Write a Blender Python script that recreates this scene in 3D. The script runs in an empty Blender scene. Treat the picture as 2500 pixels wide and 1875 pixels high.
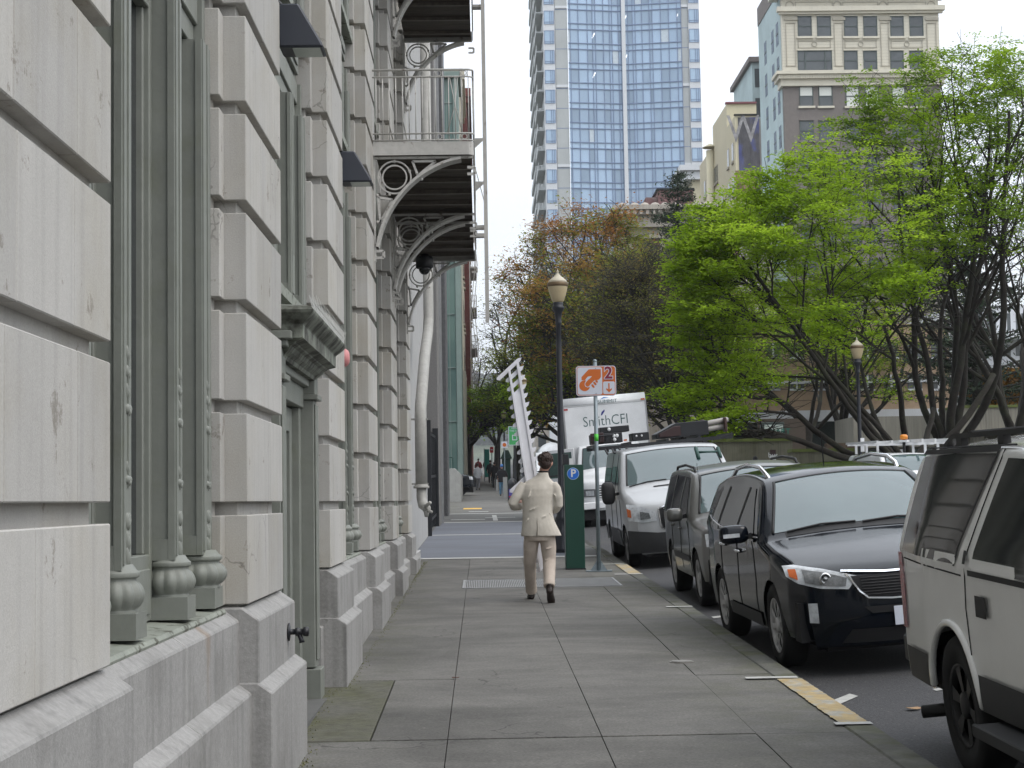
import bpy, bmesh, math, random
import numpy as np
from mathutils import Vector, Matrix, noise as mnoise
random.seed(7)
sc = bpy.context.scene
# ---------------------------------------------------------------- camera
FPX, CX, CY = 4000.0, 1250.0, 937.5          # focal length in pixels of a 2500 px wide frame
YAW, PITCH, ROLL, EYE = 0.01962, 0.0707, 0.0165, 1.617
_f = Vector((math.sin(YAW)*math.cos(PITCH), math.cos(YAW)*math.cos(PITCH), math.sin(PITCH)))
_r0 = Vector((math.cos(YAW), -math.sin(YAW), 0)); _u0 = _r0.cross(_f)
CR = _r0*math.cos(ROLL) - _u0*math.sin(ROLL); CU = _u0*math.cos(ROLL) + _r0*math.sin(ROLL); CF = _f
camd = bpy.data.cameras.new('camera'); cam = bpy.data.objects.new('camera', camd)
sc.collection.objects.link(cam); sc.camera = cam
camd.sensor_width = 36; camd.lens = FPX/2500*36; camd.clip_start = 0.1; camd.clip_end = 9000
cam.matrix_world = Matrix(((CR.x, CU.x, -CF.x, 0), (CR.y, CU.y, -CF.y, 0), (CR.z, CU.z, -CF.z, EYE), (0, 0, 0, 1)))
camd.dof.use_dof = False
# ---------------------------------------------------------------- sky and sun (bright overcast)
SUN_EL, SUN_AZ = math.radians(52), math.radians(118)      # azimuth measured from +Y towards +X
w = bpy.data.worlds.new('World'); sc.world = w; w.use_nodes = True
nt = w.node_tree; nt.nodes.clear()
out = nt.nodes.new('ShaderNodeOutputWorld'); bg = nt.nodes.new('ShaderNodeBackground')
bg2 = nt.nodes.new('ShaderNodeBackground'); add = nt.nodes.new('ShaderNodeAddShader')
sky = nt.nodes.new('ShaderNodeTexSky'); sky.sky_type = 'NISHITA'; sky.sun_disc = False
sky.sun_elevation = SUN_EL; sky.sun_rotation = SUN_AZ; sky.altitude = 30; sky.dust_density = 4
bg.inputs[1].default_value = 0.05
nt.links.new(sky.outputs[0], bg.inputs[0])
tc = nt.nodes.new('ShaderNodeTexCoord'); sep = nt.nodes.new('ShaderNodeSeparateXYZ')
nt.links.new(tc.outputs['Generated'], sep.inputs[0])
mp = nt.nodes.new('ShaderNodeMapping'); mp.inputs['Scale'].default_value = (1.5, 1.5, 4)
nz = nt.nodes.new('ShaderNodeTexNoise'); nz.inputs['Scale'].default_value = 1.3; nz.inputs['Detail'].default_value = 4
nt.links.new(tc.outputs['Generated'], mp.inputs[0]); nt.links.new(mp.outputs[0], nz.inputs[0])
ramp = nt.nodes.new('ShaderNodeMapRange')                  # overcast: zenith brighter than horizon
ramp.inputs[1].default_value = 0; ramp.inputs[2].default_value = 1; ramp.inputs[3].default_value = 0.66; ramp.inputs[4].default_value = 1.75
nt.links.new(sep.outputs[2], ramp.inputs[0])
mr2 = nt.nodes.new('ShaderNodeMapRange'); mr2.inputs[1].default_value = 0.3; mr2.inputs[2].default_value = 0.7
mr2.inputs[3].default_value = 0.84; mr2.inputs[4].default_value = 1.10
nt.links.new(nz.outputs[0], mr2.inputs[0])
mul = nt.nodes.new('ShaderNodeMath'); mul.operation = 'MULTIPLY'
nt.links.new(ramp.outputs[0], mul.inputs[0]); nt.links.new(mr2.outputs[0], mul.inputs[1])
bg2.inputs[0].default_value = (0.925, 0.96, 1.0, 1)
nt.links.new(mul.outputs[0], bg2.inputs[1])
nt.links.new(bg.outputs[0], add.inputs[0]); nt.links.new(bg2.outputs[0], add.inputs[1]); nt.links.new(add.outputs[0], out.inputs[0])
sd = bpy.data.lights.new('sun', 'SUN'); sd.energy = 0.55; sd.angle = math.radians(25); sd.color = (1, 0.97, 0.92)
so = bpy.data.objects.new('sun', sd); sc.collection.objects.link(so)
_sv = Vector((math.sin(SUN_AZ)*math.cos(SUN_EL), math.cos(SUN_AZ)*math.cos(SUN_EL), math.sin(SUN_EL)))
so.rotation_euler = _sv.to_track_quat('Z', 'Y').to_euler()
sc.view_settings.view_transform = 'Standard'; sc.view_settings.look = 'None'
sc.view_settings.exposure = 0.42; sc.view_settings.gamma = 1; sc.view_settings.use_curve_mapping = False

# ---------------------------------------------------------------- geometry helpers
def at(px, py, Y):
    """world point on the plane y=Y seen at pixel px,py of the 2500x1875 frame"""
    d = CF + CR*((px-CX)/FPX) - CU*((py-CY)/FPX)
    t = Y/d.y
    return Vector((d.x*t, Y, EYE + d.z*t))
def GZ(y):
    if y < 82: return 0.01925*y
    if y < 100: return 1.5785 + 0.029*(y-82)
    if y < 200: return 2.1005 + 0.031*(y-100)
    return 5.2 + 0.026*(y-200)
CURB, CROWN = 2.40, 7.2
def RZ(x, y):                      # road surface: rises from the kerb to the crown, falls beyond it
    base = GZ(y) - 0.13
    xr = max(x, CURB) - CURB
    xc = CROWN - CURB
    return base + (0.075*xr if xr < xc else 0.075*xc - 0.06*(xr-xc))

class MB:
    def __init__(s): s.v = []; s.f = []; s.t = []; s.m = []; s.sm = []; s.tint = 0.5; s.mi = 0; s.smooth = False; s.X = None
    def vert(s, p):
        p = Vector(p)
        if s.X is not None: p = s.X @ p
        s.v.append(tuple(p)); return len(s.v)-1
    def face(s, idx):
        s.f.append(tuple(idx)); s.t.append(s.tint); s.m.append(s.mi); s.sm.append(s.smooth)
    def poly(s, pts):
        s.face([s.vert(p) for p in pts])
    def box(s, x0, x1, y0, y1, z0, z1):
        if x0 > x1: x0, x1 = x1, x0
        if y0 > y1: y0, y1 = y1, y0
        if z0 > z1: z0, z1 = z1, z0
        i = [s.vert(p) for p in ((x0,y0,z0),(x1,y0,z0),(x1,y1,z0),(x0,y1,z0),(x0,y0,z1),(x1,y0,z1),(x1,y1,z1),(x0,y1,z1))]
        for q in ((3,2,1,0),(4,5,6,7),(0,1,5,4),(1,2,6,5),(2,3,7,6),(3,0,4,7)): s.face([i[k] for k in q])
    def bar(s, a, b, w, h, up=(0,0,1)):
        a, b = Vector(a), Vector(b); d = (b-a)
        if d.length < 1e-6: return
        d.normalize(); up = Vector(up)
        if abs(d.dot(up)) > 0.99: up = Vector((1,0,0))
        sd_ = d.cross(up).normalized(); up = sd_.cross(d).normalized()
        pts = []
        for e in (a, b):
            for (i_, j_) in ((-1,-1),(1,-1),(1,1),(-1,1)): pts.append(s.vert(e + sd_*(w/2*i_) + up*(h/2*j_)))
        for q in ((3,2,1,0),(4,5,6,7),(0,1,5,4),(1,2,6,5),(2,3,7,6),(3,0,4,7)): s.face([pts[k] for k in q])
    def prism(s, pts, axis, a, b):
        """extrude closed 2-D outline; axis 0: pts=(y,z), 1: pts=(x,z), 2: pts=(x,y)"""
        def P(p, t): return (t, p[0], p[1]) if axis == 0 else ((p[0], t, p[1]) if axis == 1 else (p[0], p[1], t))
        n = len(pts); A = [s.vert(P(p, a)) for p in pts]; B = [s.vert(P(p, b)) for p in pts]
        sm = s.smooth; s.smooth = False
        s.face(A[::-1]); s.face(B); s.smooth = sm
        for i in range(n): s.face((A[i], A[(i+1) % n], B[(i+1) % n], B[i]))
    def tube(s, path, rad, n=8, caps=True):
        path = [Vector(p) for p in path]; rings = []
        m = len(path)
        if not hasattr(rad, '__len__'): rad = [rad]*m
        ref = None
        for i, p in enumerate(path):
            d = (path[min(i+1, m-1)] - path[max(i-1, 0)])
            if d.length < 1e-9: d = Vector((0,0,1))
            d.normalize()
            if ref is None:
                ref = Vector((0,0,1)) if abs(d.z) < 0.9 else Vector((1,0,0))
            u = (ref - d*ref.dot(d))
            if u.length < 1e-6: u = Vector((1,0,0)).cross(d)
            u.normalize(); ref = u; v = d.cross(u)
            r = rad[i]; ru, rv = (r if hasattr(r, '__len__') else (r, r))
            rings.append([s.vert(p + u*(math.cos(2*math.pi*k/n)*ru) + v*(math.sin(2*math.pi*k/n)*rv)) for k in range(n)])
        for i in range(m-1):
            for k in range(n): s.face((rings[i][k], rings[i][(k+1) % n], rings[i+1][(k+1) % n], rings[i+1][k]))
        if caps:
            s.face(rings[0][::-1]); s.face(rings[-1])
    def lathe(s, prof, c=(0,0,0), n=20, mod=None, caps=True):
        """prof: (r,z) list turned about z through c"""
        c = Vector(c); rings = []
        for (r, z) in prof:
            ring = []
            for k in range(n):
                a = 2*math.pi*k/n; rr = r*(mod(a, z) if mod else 1)
                ring.append(s.vert((c.x+rr*math.cos(a), c.y+rr*math.sin(a), c.z+z)))
            rings.append(ring)
        for i in range(len(prof)-1):
            for k in range(n): s.face((rings[i][k], rings[i][(k+1) % n], rings[i+1][(k+1) % n], rings[i+1][k]))
        if caps: s.face(rings[0][::-1]); s.face(rings[-1])
    def grid(s, fn, nu, nv, flip=False):
        I = [[s.vert(fn(i/nu, j/nv)) for j in range(nv+1)] for i in range(nu+1)]
        for i in range(nu):
            for j in range(nv):
                q = (I[i][j], I[i+1][j], I[i+1][j+1], I[i][j+1])
                s.face(q[::-1] if flip else q)
    def ellipsoid(s, c, r, n=12, m=8):
        c = Vector(c)
        s.lathe([(0.001, -r[2])]+[(math.sin(math.pi*i/m), -r[2]*math.cos(math.pi*i/m)) for i in range(1, m)]+[(0.001, r[2])], (0,0,0), n) if False else None
        rings = []
        for i in range(m+1):
            th = math.pi*i/m; rr = max(math.sin(th), 1e-3)
            rings.append([s.vert((c.x+r[0]*rr*math.cos(2*math.pi*k/n), c.y+r[1]*rr*math.sin(2*math.pi*k/n), c.z-r[2]*math.cos(th))) for k in range(n)])
        for i in range(m):
            for k in range(n): s.face((rings[i][k], rings[i][(k+1) % n], rings[i+1][(k+1) % n], rings[i+1][k]))
        s.face(rings[0][::-1]); s.face(rings[-1])
    def build(s, name, mats, parent=None, bevel=0, weld=False, normals=False, sub=0):
        if not isinstance(mats, (list, tuple)): mats = [mats]
        me = bpy.data.meshes.new(name); me.from_pydata(s.v, [], s.f); 
        for m_ in mats: me.materials.append(m_)
        me.polygons.foreach_set('material_index', s.m); me.polygons.foreach_set('use_smooth', s.sm)
        at_ = me.attributes.new('tint', 'FLOAT', 'FACE'); at_.data.foreach_set('value', s.t)
        if weld or normals:
            b = bmesh.new(); b.from_mesh(me)
            bmesh.ops.remove_doubles(b, verts=b.verts, dist=1e-4)
            if normals: bmesh.ops.recalc_face_normals(b, faces=b.faces)
            b.to_mesh(me); b.free()
        me.update()
        o = bpy.data.objects.new(name, me); sc.collection.objects.link(o)
        if parent is not None: o.parent = parent
        if bevel:
            md = o.modifiers.new('bevel', 'BEVEL'); md.width = bevel; md.segments = 1; md.limit_method = 'ANGLE'; md.angle_limit = math.radians(40)
        if sub:
            md = o.modifiers.new('sub', 'SUBSURF'); md.levels = sub; md.render_levels = sub
        return o
def tag(o, label=None, cat=None, group=None, kind=None):
    if label: o['label'] = label
    if cat: o['category'] = cat
    if group: o['group'] = group
    if kind: o['kind'] = kind
    return o
def empty(name, loc=(0,0,0), rot=(0,0,0)):
    o = bpy.data.objects.new(name, None); sc.collection.objects.link(o)
    o.location = loc; o.rotation_euler = rot; o.empty_display_size = 0.2
    return o
def place_parent(root):
    """root has a location but its parts were built in world coordinates"""
    m = Matrix.Translation(root.location).inverted()
    for c in root.children: c.matrix_parent_inverse = m
def copy_tree(o, parent=None):
    kids = list(o.children)
    c = o.copy(); sc.collection.objects.link(c)
    if parent is not None: c.parent = parent
    for k in kids: copy_tree(k, c)
    return c
_fonts = {}
def text_mesh(name, body, size, mat, M, parent=None, extrude=0.002, spacing=1.0, offset=0.0, align='CENTER', sx=1.0):
    """lettering in the local XY plane, placed by matrix M"""
    cu = bpy.data.curves.new(name, 'FONT'); cu.body = body; cu.size = size; cu.extrude = extrude
    cu.align_x = align; cu.align_y = 'CENTER'; cu.space_character = spacing; cu.offset = offset; cu.resolution_u = 3
    tmp = bpy.data.objects.new(name, cu); sc.collection.objects.link(tmp)
    dg = bpy.context.evaluated_depsgraph_get(); me = bpy.data.meshes.new_from_object(tmp.evaluated_get(dg))
    sc.collection.objects.unlink(tmp); bpy.data.objects.remove(tmp)
    me.transform(M @ Matrix.Diagonal((sx, 1, 1, 1))); me.materials.clear(); me.materials.append(mat)
    o = bpy.data.objects.new(name, me); sc.collection.objects.link(o)
    if parent is not None: o.parent = parent
    return o
def face_cam(x, y, z):      # local XY plane -> world XZ plane looking towards -Y
    return Matrix.Translation((x, y, z)) @ Matrix.Rotation(math.pi/2, 4, 'X')

# ---------------------------------------------------------------- materials
def mat(name, col, rough=0.7, metal=0.0, var=0.12, vscale=3.0, bump=0.0, bscale=40.0, tint=0.0, spec=0.5, coat=0.0,
        col2=None, c2scale=0.7, c2range=(0.5, 0.7), streak=0.0, emit=None, alpha=None, trans=0.0, ior=1.45, ystretch=None, rvar=0.0, chips=None, grain=None, crack=None):
    m = bpy.data.materials.new(name); m.use_nodes = True; n = m.node_tree.nodes; l = m.node_tree.links
    b = n['Principled BSDF']; b.inputs['Roughness'].default_value = rough; b.inputs['Metallic'].default_value = metal
    b.inputs['Specular IOR Level'].default_value = spec; b.inputs['IOR'].default_value = ior
    if coat: b.inputs['Coat Weight'].default_value = coat; b.inputs['Coat Roughness'].default_value = 0.03
    if trans: b.inputs['Transmission Weight'].default_value = trans
    tcn = n.new('ShaderNodeTexCoord'); src = tcn.outputs['Object']
    if ystretch:
        mpn = n.new('ShaderNodeMapping'); mpn.inputs['Scale'].default_value = ystretch; l.new(src, mpn.inputs[0]); vs = mpn.outputs[0]
    else: vs = src
    cur = None
    rgb = n.new('ShaderNodeRGB'); rgb.outputs[0].default_value = (*col, 1); cur = rgb.outputs[0]
    if col2 is not None:
        nn = n.new('ShaderNodeTexNoise'); nn.inputs['Scale'].default_value = c2scale; nn.inputs['Detail'].default_value = 6; nn.inputs['Roughness'].default_value = 0.6
        l.new(vs, nn.inputs[0]); mr = n.new('ShaderNodeMapRange'); mr.inputs[1].default_value, mr.inputs[2].default_value = c2range
        l.new(nn.outputs[0], mr.inputs[0]); mx = n.new('ShaderNodeMix'); mx.data_type = 'RGBA'
        l.new(mr.outputs[0], mx.inputs[0]); l.new(cur, mx.inputs[6]); mx.inputs[7].default_value = (*col2, 1); cur = mx.outputs[2]
    if chips:
        nn = n.new('ShaderNodeTexNoise'); nn.inputs['Scale'].default_value = chips[0]; nn.inputs['Detail'].default_value = 12; nn.inputs['Roughness'].default_value = .75
        l.new(vs, nn.inputs[0]); mr = n.new('ShaderNodeMapRange'); mr.inputs[1].default_value = chips[1]; mr.inputs[2].default_value = chips[1]+.035; mr.inputs[4].default_value = chips[3]
        l.new(nn.outputs[0], mr.inputs[0]); mx = n.new('ShaderNodeMix'); mx.data_type = 'RGBA'; l.new(mr.outputs[0], mx.inputs[0]); l.new(cur, mx.inputs[6]); mx.inputs[7].default_value = (*chips[2], 1); cur = mx.outputs[2]
    facs = []
    if var:
        nn = n.new('ShaderNodeTexNoise'); nn.inputs['Scale'].default_value = vscale; nn.inputs['Detail'].default_value = 8; nn.inputs['Roughness'].default_value = 0.65
        l.new(vs, nn.inputs[0]); mr = n.new('ShaderNodeMapRange'); mr.inputs[1].default_value = 0.3; mr.inputs[2].default_value = 0.7
        mr.inputs[3].default_value = 1-var; mr.inputs[4].default_value = 1+var; l.new(nn.outputs[0], mr.inputs[0]); facs.append(mr.outputs[0])
    if streak:
        mpn = n.new('ShaderNodeMapping'); mpn.inputs['Scale'].default_value = (14, 14, 0.5); l.new(src, mpn.inputs[0])
        nn = n.new('ShaderNodeTexNoise'); nn.inputs['Scale'].default_value = 1.0; nn.inputs['Detail'].default_value = 5; l.new(mpn.outputs[0], nn.inputs[0])
        mr = n.new('ShaderNodeMapRange'); mr.inputs[1].default_value = 0.5; mr.inputs[2].default_value = 0.75; mr.inputs[3].default_value = 1; mr.inputs[4].default_value = 1-streak
        l.new(nn.outputs[0], mr.inputs[0]); facs.append(mr.outputs[0])
    if tint:
        a = n.new('ShaderNodeAttribute'); a.attribute_name = 'tint'
        mr = n.new('ShaderNodeMapRange'); mr.inputs[3].default_value = 1-tint; mr.inputs[4].default_value = 1+tint
        l.new(a.outputs['Fac'], mr.inputs[0]); facs.append(mr.outputs[0])
    if grain:
        nn = n.new('ShaderNodeTexNoise'); nn.inputs['Scale'].default_value = grain[0]; nn.inputs['Detail'].default_value = 2; l.new(src, nn.inputs[0])
        mr = n.new('ShaderNodeMapRange'); mr.inputs[1].default_value = .3; mr.inputs[2].default_value = .7; mr.inputs[3].default_value = 1-grain[1]; mr.inputs[4].default_value = 1+grain[1]; l.new(nn.outputs[0], mr.inputs[0]); facs.append(mr.outputs[0])
    if crack:                                    # hairline cracks: scale, width, darkness, share
        nn = n.new('ShaderNodeTexNoise'); nn.inputs['Scale'].default_value = crack[0]*3; nn.inputs['Detail'].default_value = 4; l.new(src, nn.inputs[0])
        va = n.new('ShaderNodeVectorMath'); va.operation = 'MULTIPLY_ADD'; l.new(nn.outputs['Color'], va.inputs[0]); va.inputs[1].default_value = (.5/crack[0],)*3; l.new(src, va.inputs[2])
        vo = n.new('ShaderNodeTexVoronoi'); vo.feature = 'DISTANCE_TO_EDGE'; vo.inputs['Scale'].default_value = crack[0]; l.new(va.outputs[0], vo.inputs[0])
        mr = n.new('ShaderNodeMapRange'); mr.inputs[1].default_value = crack[1]*.4; mr.inputs[2].default_value = crack[1]; mr.inputs[3].default_value = 1; mr.inputs[4].default_value = 0; l.new(vo.outputs['Distance'], mr.inputs[0])
        n2 = n.new('ShaderNodeTexNoise'); n2.inputs['Scale'].default_value = crack[0]*.9; l.new(src, n2.inputs[0]); m2 = n.new('ShaderNodeMapRange'); m2.inputs[1].default_value = crack[3]; m2.inputs[2].default_value = crack[3]+.04; l.new(n2.outputs[0], m2.inputs[0])
        mm = n.new('ShaderNodeMath'); mm.operation = 'MULTIPLY'; l.new(mr.outputs[0], mm.inputs[0]); l.new(m2.outputs[0], mm.inputs[1])
        ms = n.new('ShaderNodeMapRange'); ms.inputs[3].default_value = 1; ms.inputs[4].default_value = 1-crack[2]; l.new(mm.outputs[0], ms.inputs[0]); facs.append(ms.outputs[0])
    for fo in facs:
        vm = n.new('ShaderNodeVectorMath'); vm.operation = 'SCALE'; l.new(cur, vm.inputs[0]); l.new(fo, vm.inputs['Scale']); cur = vm.outputs[0]
    l.new(cur, b.inputs['Base Color'])
    if rvar:
        nn = n.new('ShaderNodeTexNoise'); nn.inputs['Scale'].default_value = vscale*2; l.new(vs, nn.inputs[0])
        mr = n.new('ShaderNodeMapRange'); mr.inputs[3].default_value = rough-rvar; mr.inputs[4].default_value = rough+rvar
        l.new(nn.outputs[0], mr.inputs[0]); l.new(mr.outputs[0], b.inputs['Roughness'])
    if bump:
        nn = n.new('ShaderNodeTexNoise'); nn.inputs['Scale'].default_value = bscale; nn.inputs['Detail'].default_value = 6
        l.new(vs, nn.inputs[0]); bp = n.new('ShaderNodeBump'); bp.inputs['Strength'].default_value = bump; bp.inputs['Distance'].default_value = 0.01
        l.new(nn.outputs[0], bp.inputs['Height']); l.new(bp.outputs[0], b.inputs['Normal'])
    if emit: b.inputs['Emission Color'].default_value = (*emit[:3], 1); b.inputs['Emission Strength'].default_value = emit[3]
    m['mixout'] = 0
    return m
def S(r, g, b):     # sRGB 0-255 -> linear
    f = lambda c: (c/255/12.92) if c/255 <= 0.04045 else ((c/255+0.055)/1.055)**2.4
    return (f(r), f(g), f(b))
M_STONE = mat('painted_stone', (0.365, 0.355, 0.335), 0.75, var=0.07, vscale=1.6, tint=0.12, bump=0.14, bscale=170, streak=0.15, grain=(130, .06), crack=(1.1, .006, .35, .56), col2=(0.315, 0.295, 0.25), c2scale=1.1, c2range=(0.45, 0.75), chips=(3.2, .60, (.16, .14, .115), .7))
M_GRANITE = mat('granite', (0.27, 0.265, 0.255), 0.7, var=0.16, vscale=45, tint=0.06, bump=0.2, bscale=120, streak=0.28, col2=(0.19, 0.185, 0.175), c2scale=2.2, c2range=(0.5, 0.72), chips=(3.5, .66, (.10, .095, .085), .6))
def _rust():
    n = M_GRANITE.node_tree.nodes; l = M_GRANITE.node_tree.links; b = n['Principled BSDF']; src = b.inputs['Base Color'].links[0].from_socket
    t = n.new('ShaderNodeTexCoord'); s_ = n.new('ShaderNodeSeparateXYZ'); l.new(t.outputs['Object'], s_.inputs[0]); nn = n.new('ShaderNodeTexNoise'); nn.inputs['Scale'].default_value = 9; l.new(t.outputs['Object'], nn.inputs[0])
    def M(op, a, c):
        q = n.new('ShaderNodeMath'); q.operation = op
        for i, v in enumerate((a, c)):
            if isinstance(v, (int, float)): q.inputs[i].default_value = v
            else: l.new(v, q.inputs[i])
        return q.outputs[0]
    y = M('ADD', s_.outputs[1], M('MULTIPLY', nn.outputs[0], .12)); d = M('ABSOLUTE', M('SUBTRACT', y, 7.20), 0)
    r = n.new('ShaderNodeMapRange'); r.inputs[1].default_value = .07; r.inputs[2].default_value = .0; l.new(d, r.inputs[0]); r2 = n.new('ShaderNodeMapRange'); r2.inputs[1].default_value = .72; r2.inputs[2].default_value = 1.12; l.new(s_.outputs[2], r2.inputs[0])
    mx = n.new('ShaderNodeMix'); mx.data_type = 'RGBA'; l.new(M('MULTIPLY', r.outputs[0], M('MULTIPLY', r2.outputs[0], .6)), mx.inputs[0]); l.new(src, mx.inputs[6]); mx.inputs[7].default_value = (.20, .12, .06, 1); l.new(mx.outputs[2], b.inputs['Base Color'])
_rust()
M_GREEN = mat('green_grey_paint', (0.180, 0.190, 0.168), 0.5, var=0.1, vscale=5, bump=0.12, bscale=35, col2=(0.16, 0.17, 0.135), c2scale=4, c2range=(0.56, 0.76), streak=0.10)
M_GLASSD = mat('dark_window_glass', (0.018, 0.021, 0.024), 0.06, var=0.2, vscale=1, spec=0.6, ior=1.5)
M_DIRT = mat('dark_joint', (0.035, 0.034, 0.028), 0.95, var=0.3, vscale=20)
M_IRON = mat('white_iron_paint', (0.42, 0.41, 0.385), 0.55, var=0.12, vscale=12, col2=(0.13, 0.105, 0.08), c2scale=9, c2range=(0.60, 0.72))
M_WOOD = mat('weathered_dark_wood', (0.065, 0.054, 0.042), 0.8, var=0.4, vscale=4, ystretch=(1, 8, 8), bump=0.3, bscale=12)
M_BLACK = mat('black_paint', (0.012, 0.013, 0.016), 0.4, var=0.1, vscale=8)
M_DARK = mat('near_black', (0.008, 0.008, 0.009), 0.8, var=0)
M_WHITE = mat('white_paint', (0.62, 0.63, 0.64), 0.5, var=0.06, vscale=6)
# ---------------------------------------------------------------- ground, road, pavement
M_GROUND = mat('park_ground', (0.07, 0.07, 0.055), 0.95, var=0.3, vscale=0.8)
def strip(name, xs, ys, zf, m, skirt=None):
    b = MB()
    for i in range(len(xs)-1):
        for j in range(len(ys)-1):
            b.poly([(xs[i], ys[j], zf(xs[i], ys[j])), (xs[i+1], ys[j], zf(xs[i+1], ys[j])), (xs[i+1], ys[j+1], zf(xs[i+1], ys[j+1])), (xs[i], ys[j+1], zf(xs[i], ys[j+1]))])
    return b.build(name, m)
YS = [-30, 0, 20, 40, 60, 82, 91, 100, 130, 200, 300, 600, 1200, 2000, 4500]
tag(strip('ground', [-1500, -300, -60, 0, 30, 60, 300, 2500], YS, lambda x, y: GZ(y)-0.45, M_GROUND), kind='structure')
def asphalt():
    m = mat('asphalt', (0.050, 0.050, 0.053), 0.85, var=0.55, vscale=55, bump=1.0, bscale=90, col2=(0.075, 0.072, 0.068), c2scale=0.5, rvar=0.12)
    n = m.node_tree.nodes; l = m.node_tree.links; b = n['Principled BSDF']
    src = b.inputs['Base Color'].links[0].from_socket
    t = n.new('ShaderNodeTexCoord'); v = n.new('ShaderNodeTexVoronoi'); v.inputs['Scale'].default_value = 22
    l.new(t.outputs['Object'], v.inputs[0]); r = n.new('ShaderNodeMapRange'); r.inputs[1].default_value = 0.10; r.inputs[2].default_value = 0.2
    r.inputs[3].default_value = 1.0; r.inputs[4].default_value = 0.0; l.new(v.outputs[0], r.inputs[0])
    nn = n.new('ShaderNodeTexNoise'); nn.inputs['Scale'].default_value = 9; l.new(t.outputs['Object'], nn.inputs[0])
    r2 = n.new('ShaderNodeMapRange'); r2.inputs[1].default_value = 0.5; r2.inputs[2].default_value = 0.65; l.new(nn.outputs[0], r2.inputs[0])
    mm = n.new('ShaderNodeMath'); mm.operation = 'MULTIPLY'; l.new(r.outputs[0], mm.inputs[0]); l.new(r2.outputs[0], mm.inputs[1])
    mx = n.new('ShaderNodeMix'); mx.data_type = 'RGBA'; l.new(mm.outputs[0], mx.inputs[0]); l.new(src, mx.inputs[6]); mx.inputs[7].default_value = (0.2, 0.19, 0.17, 1)
    l.new(mx.outputs[2], b.inputs['Base Color']); return m
M_ASPH = asphalt()
XR = [CURB-0.2, CURB, 3.5, 5, CROWN, 9, 11, 12.6]
tag(strip('road', XR, [-25, 0, 10, 20, 30, 40, 60, 82, 91, 100, 130, 200, 320], RZ, M_ASPH), kind='structure')

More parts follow.
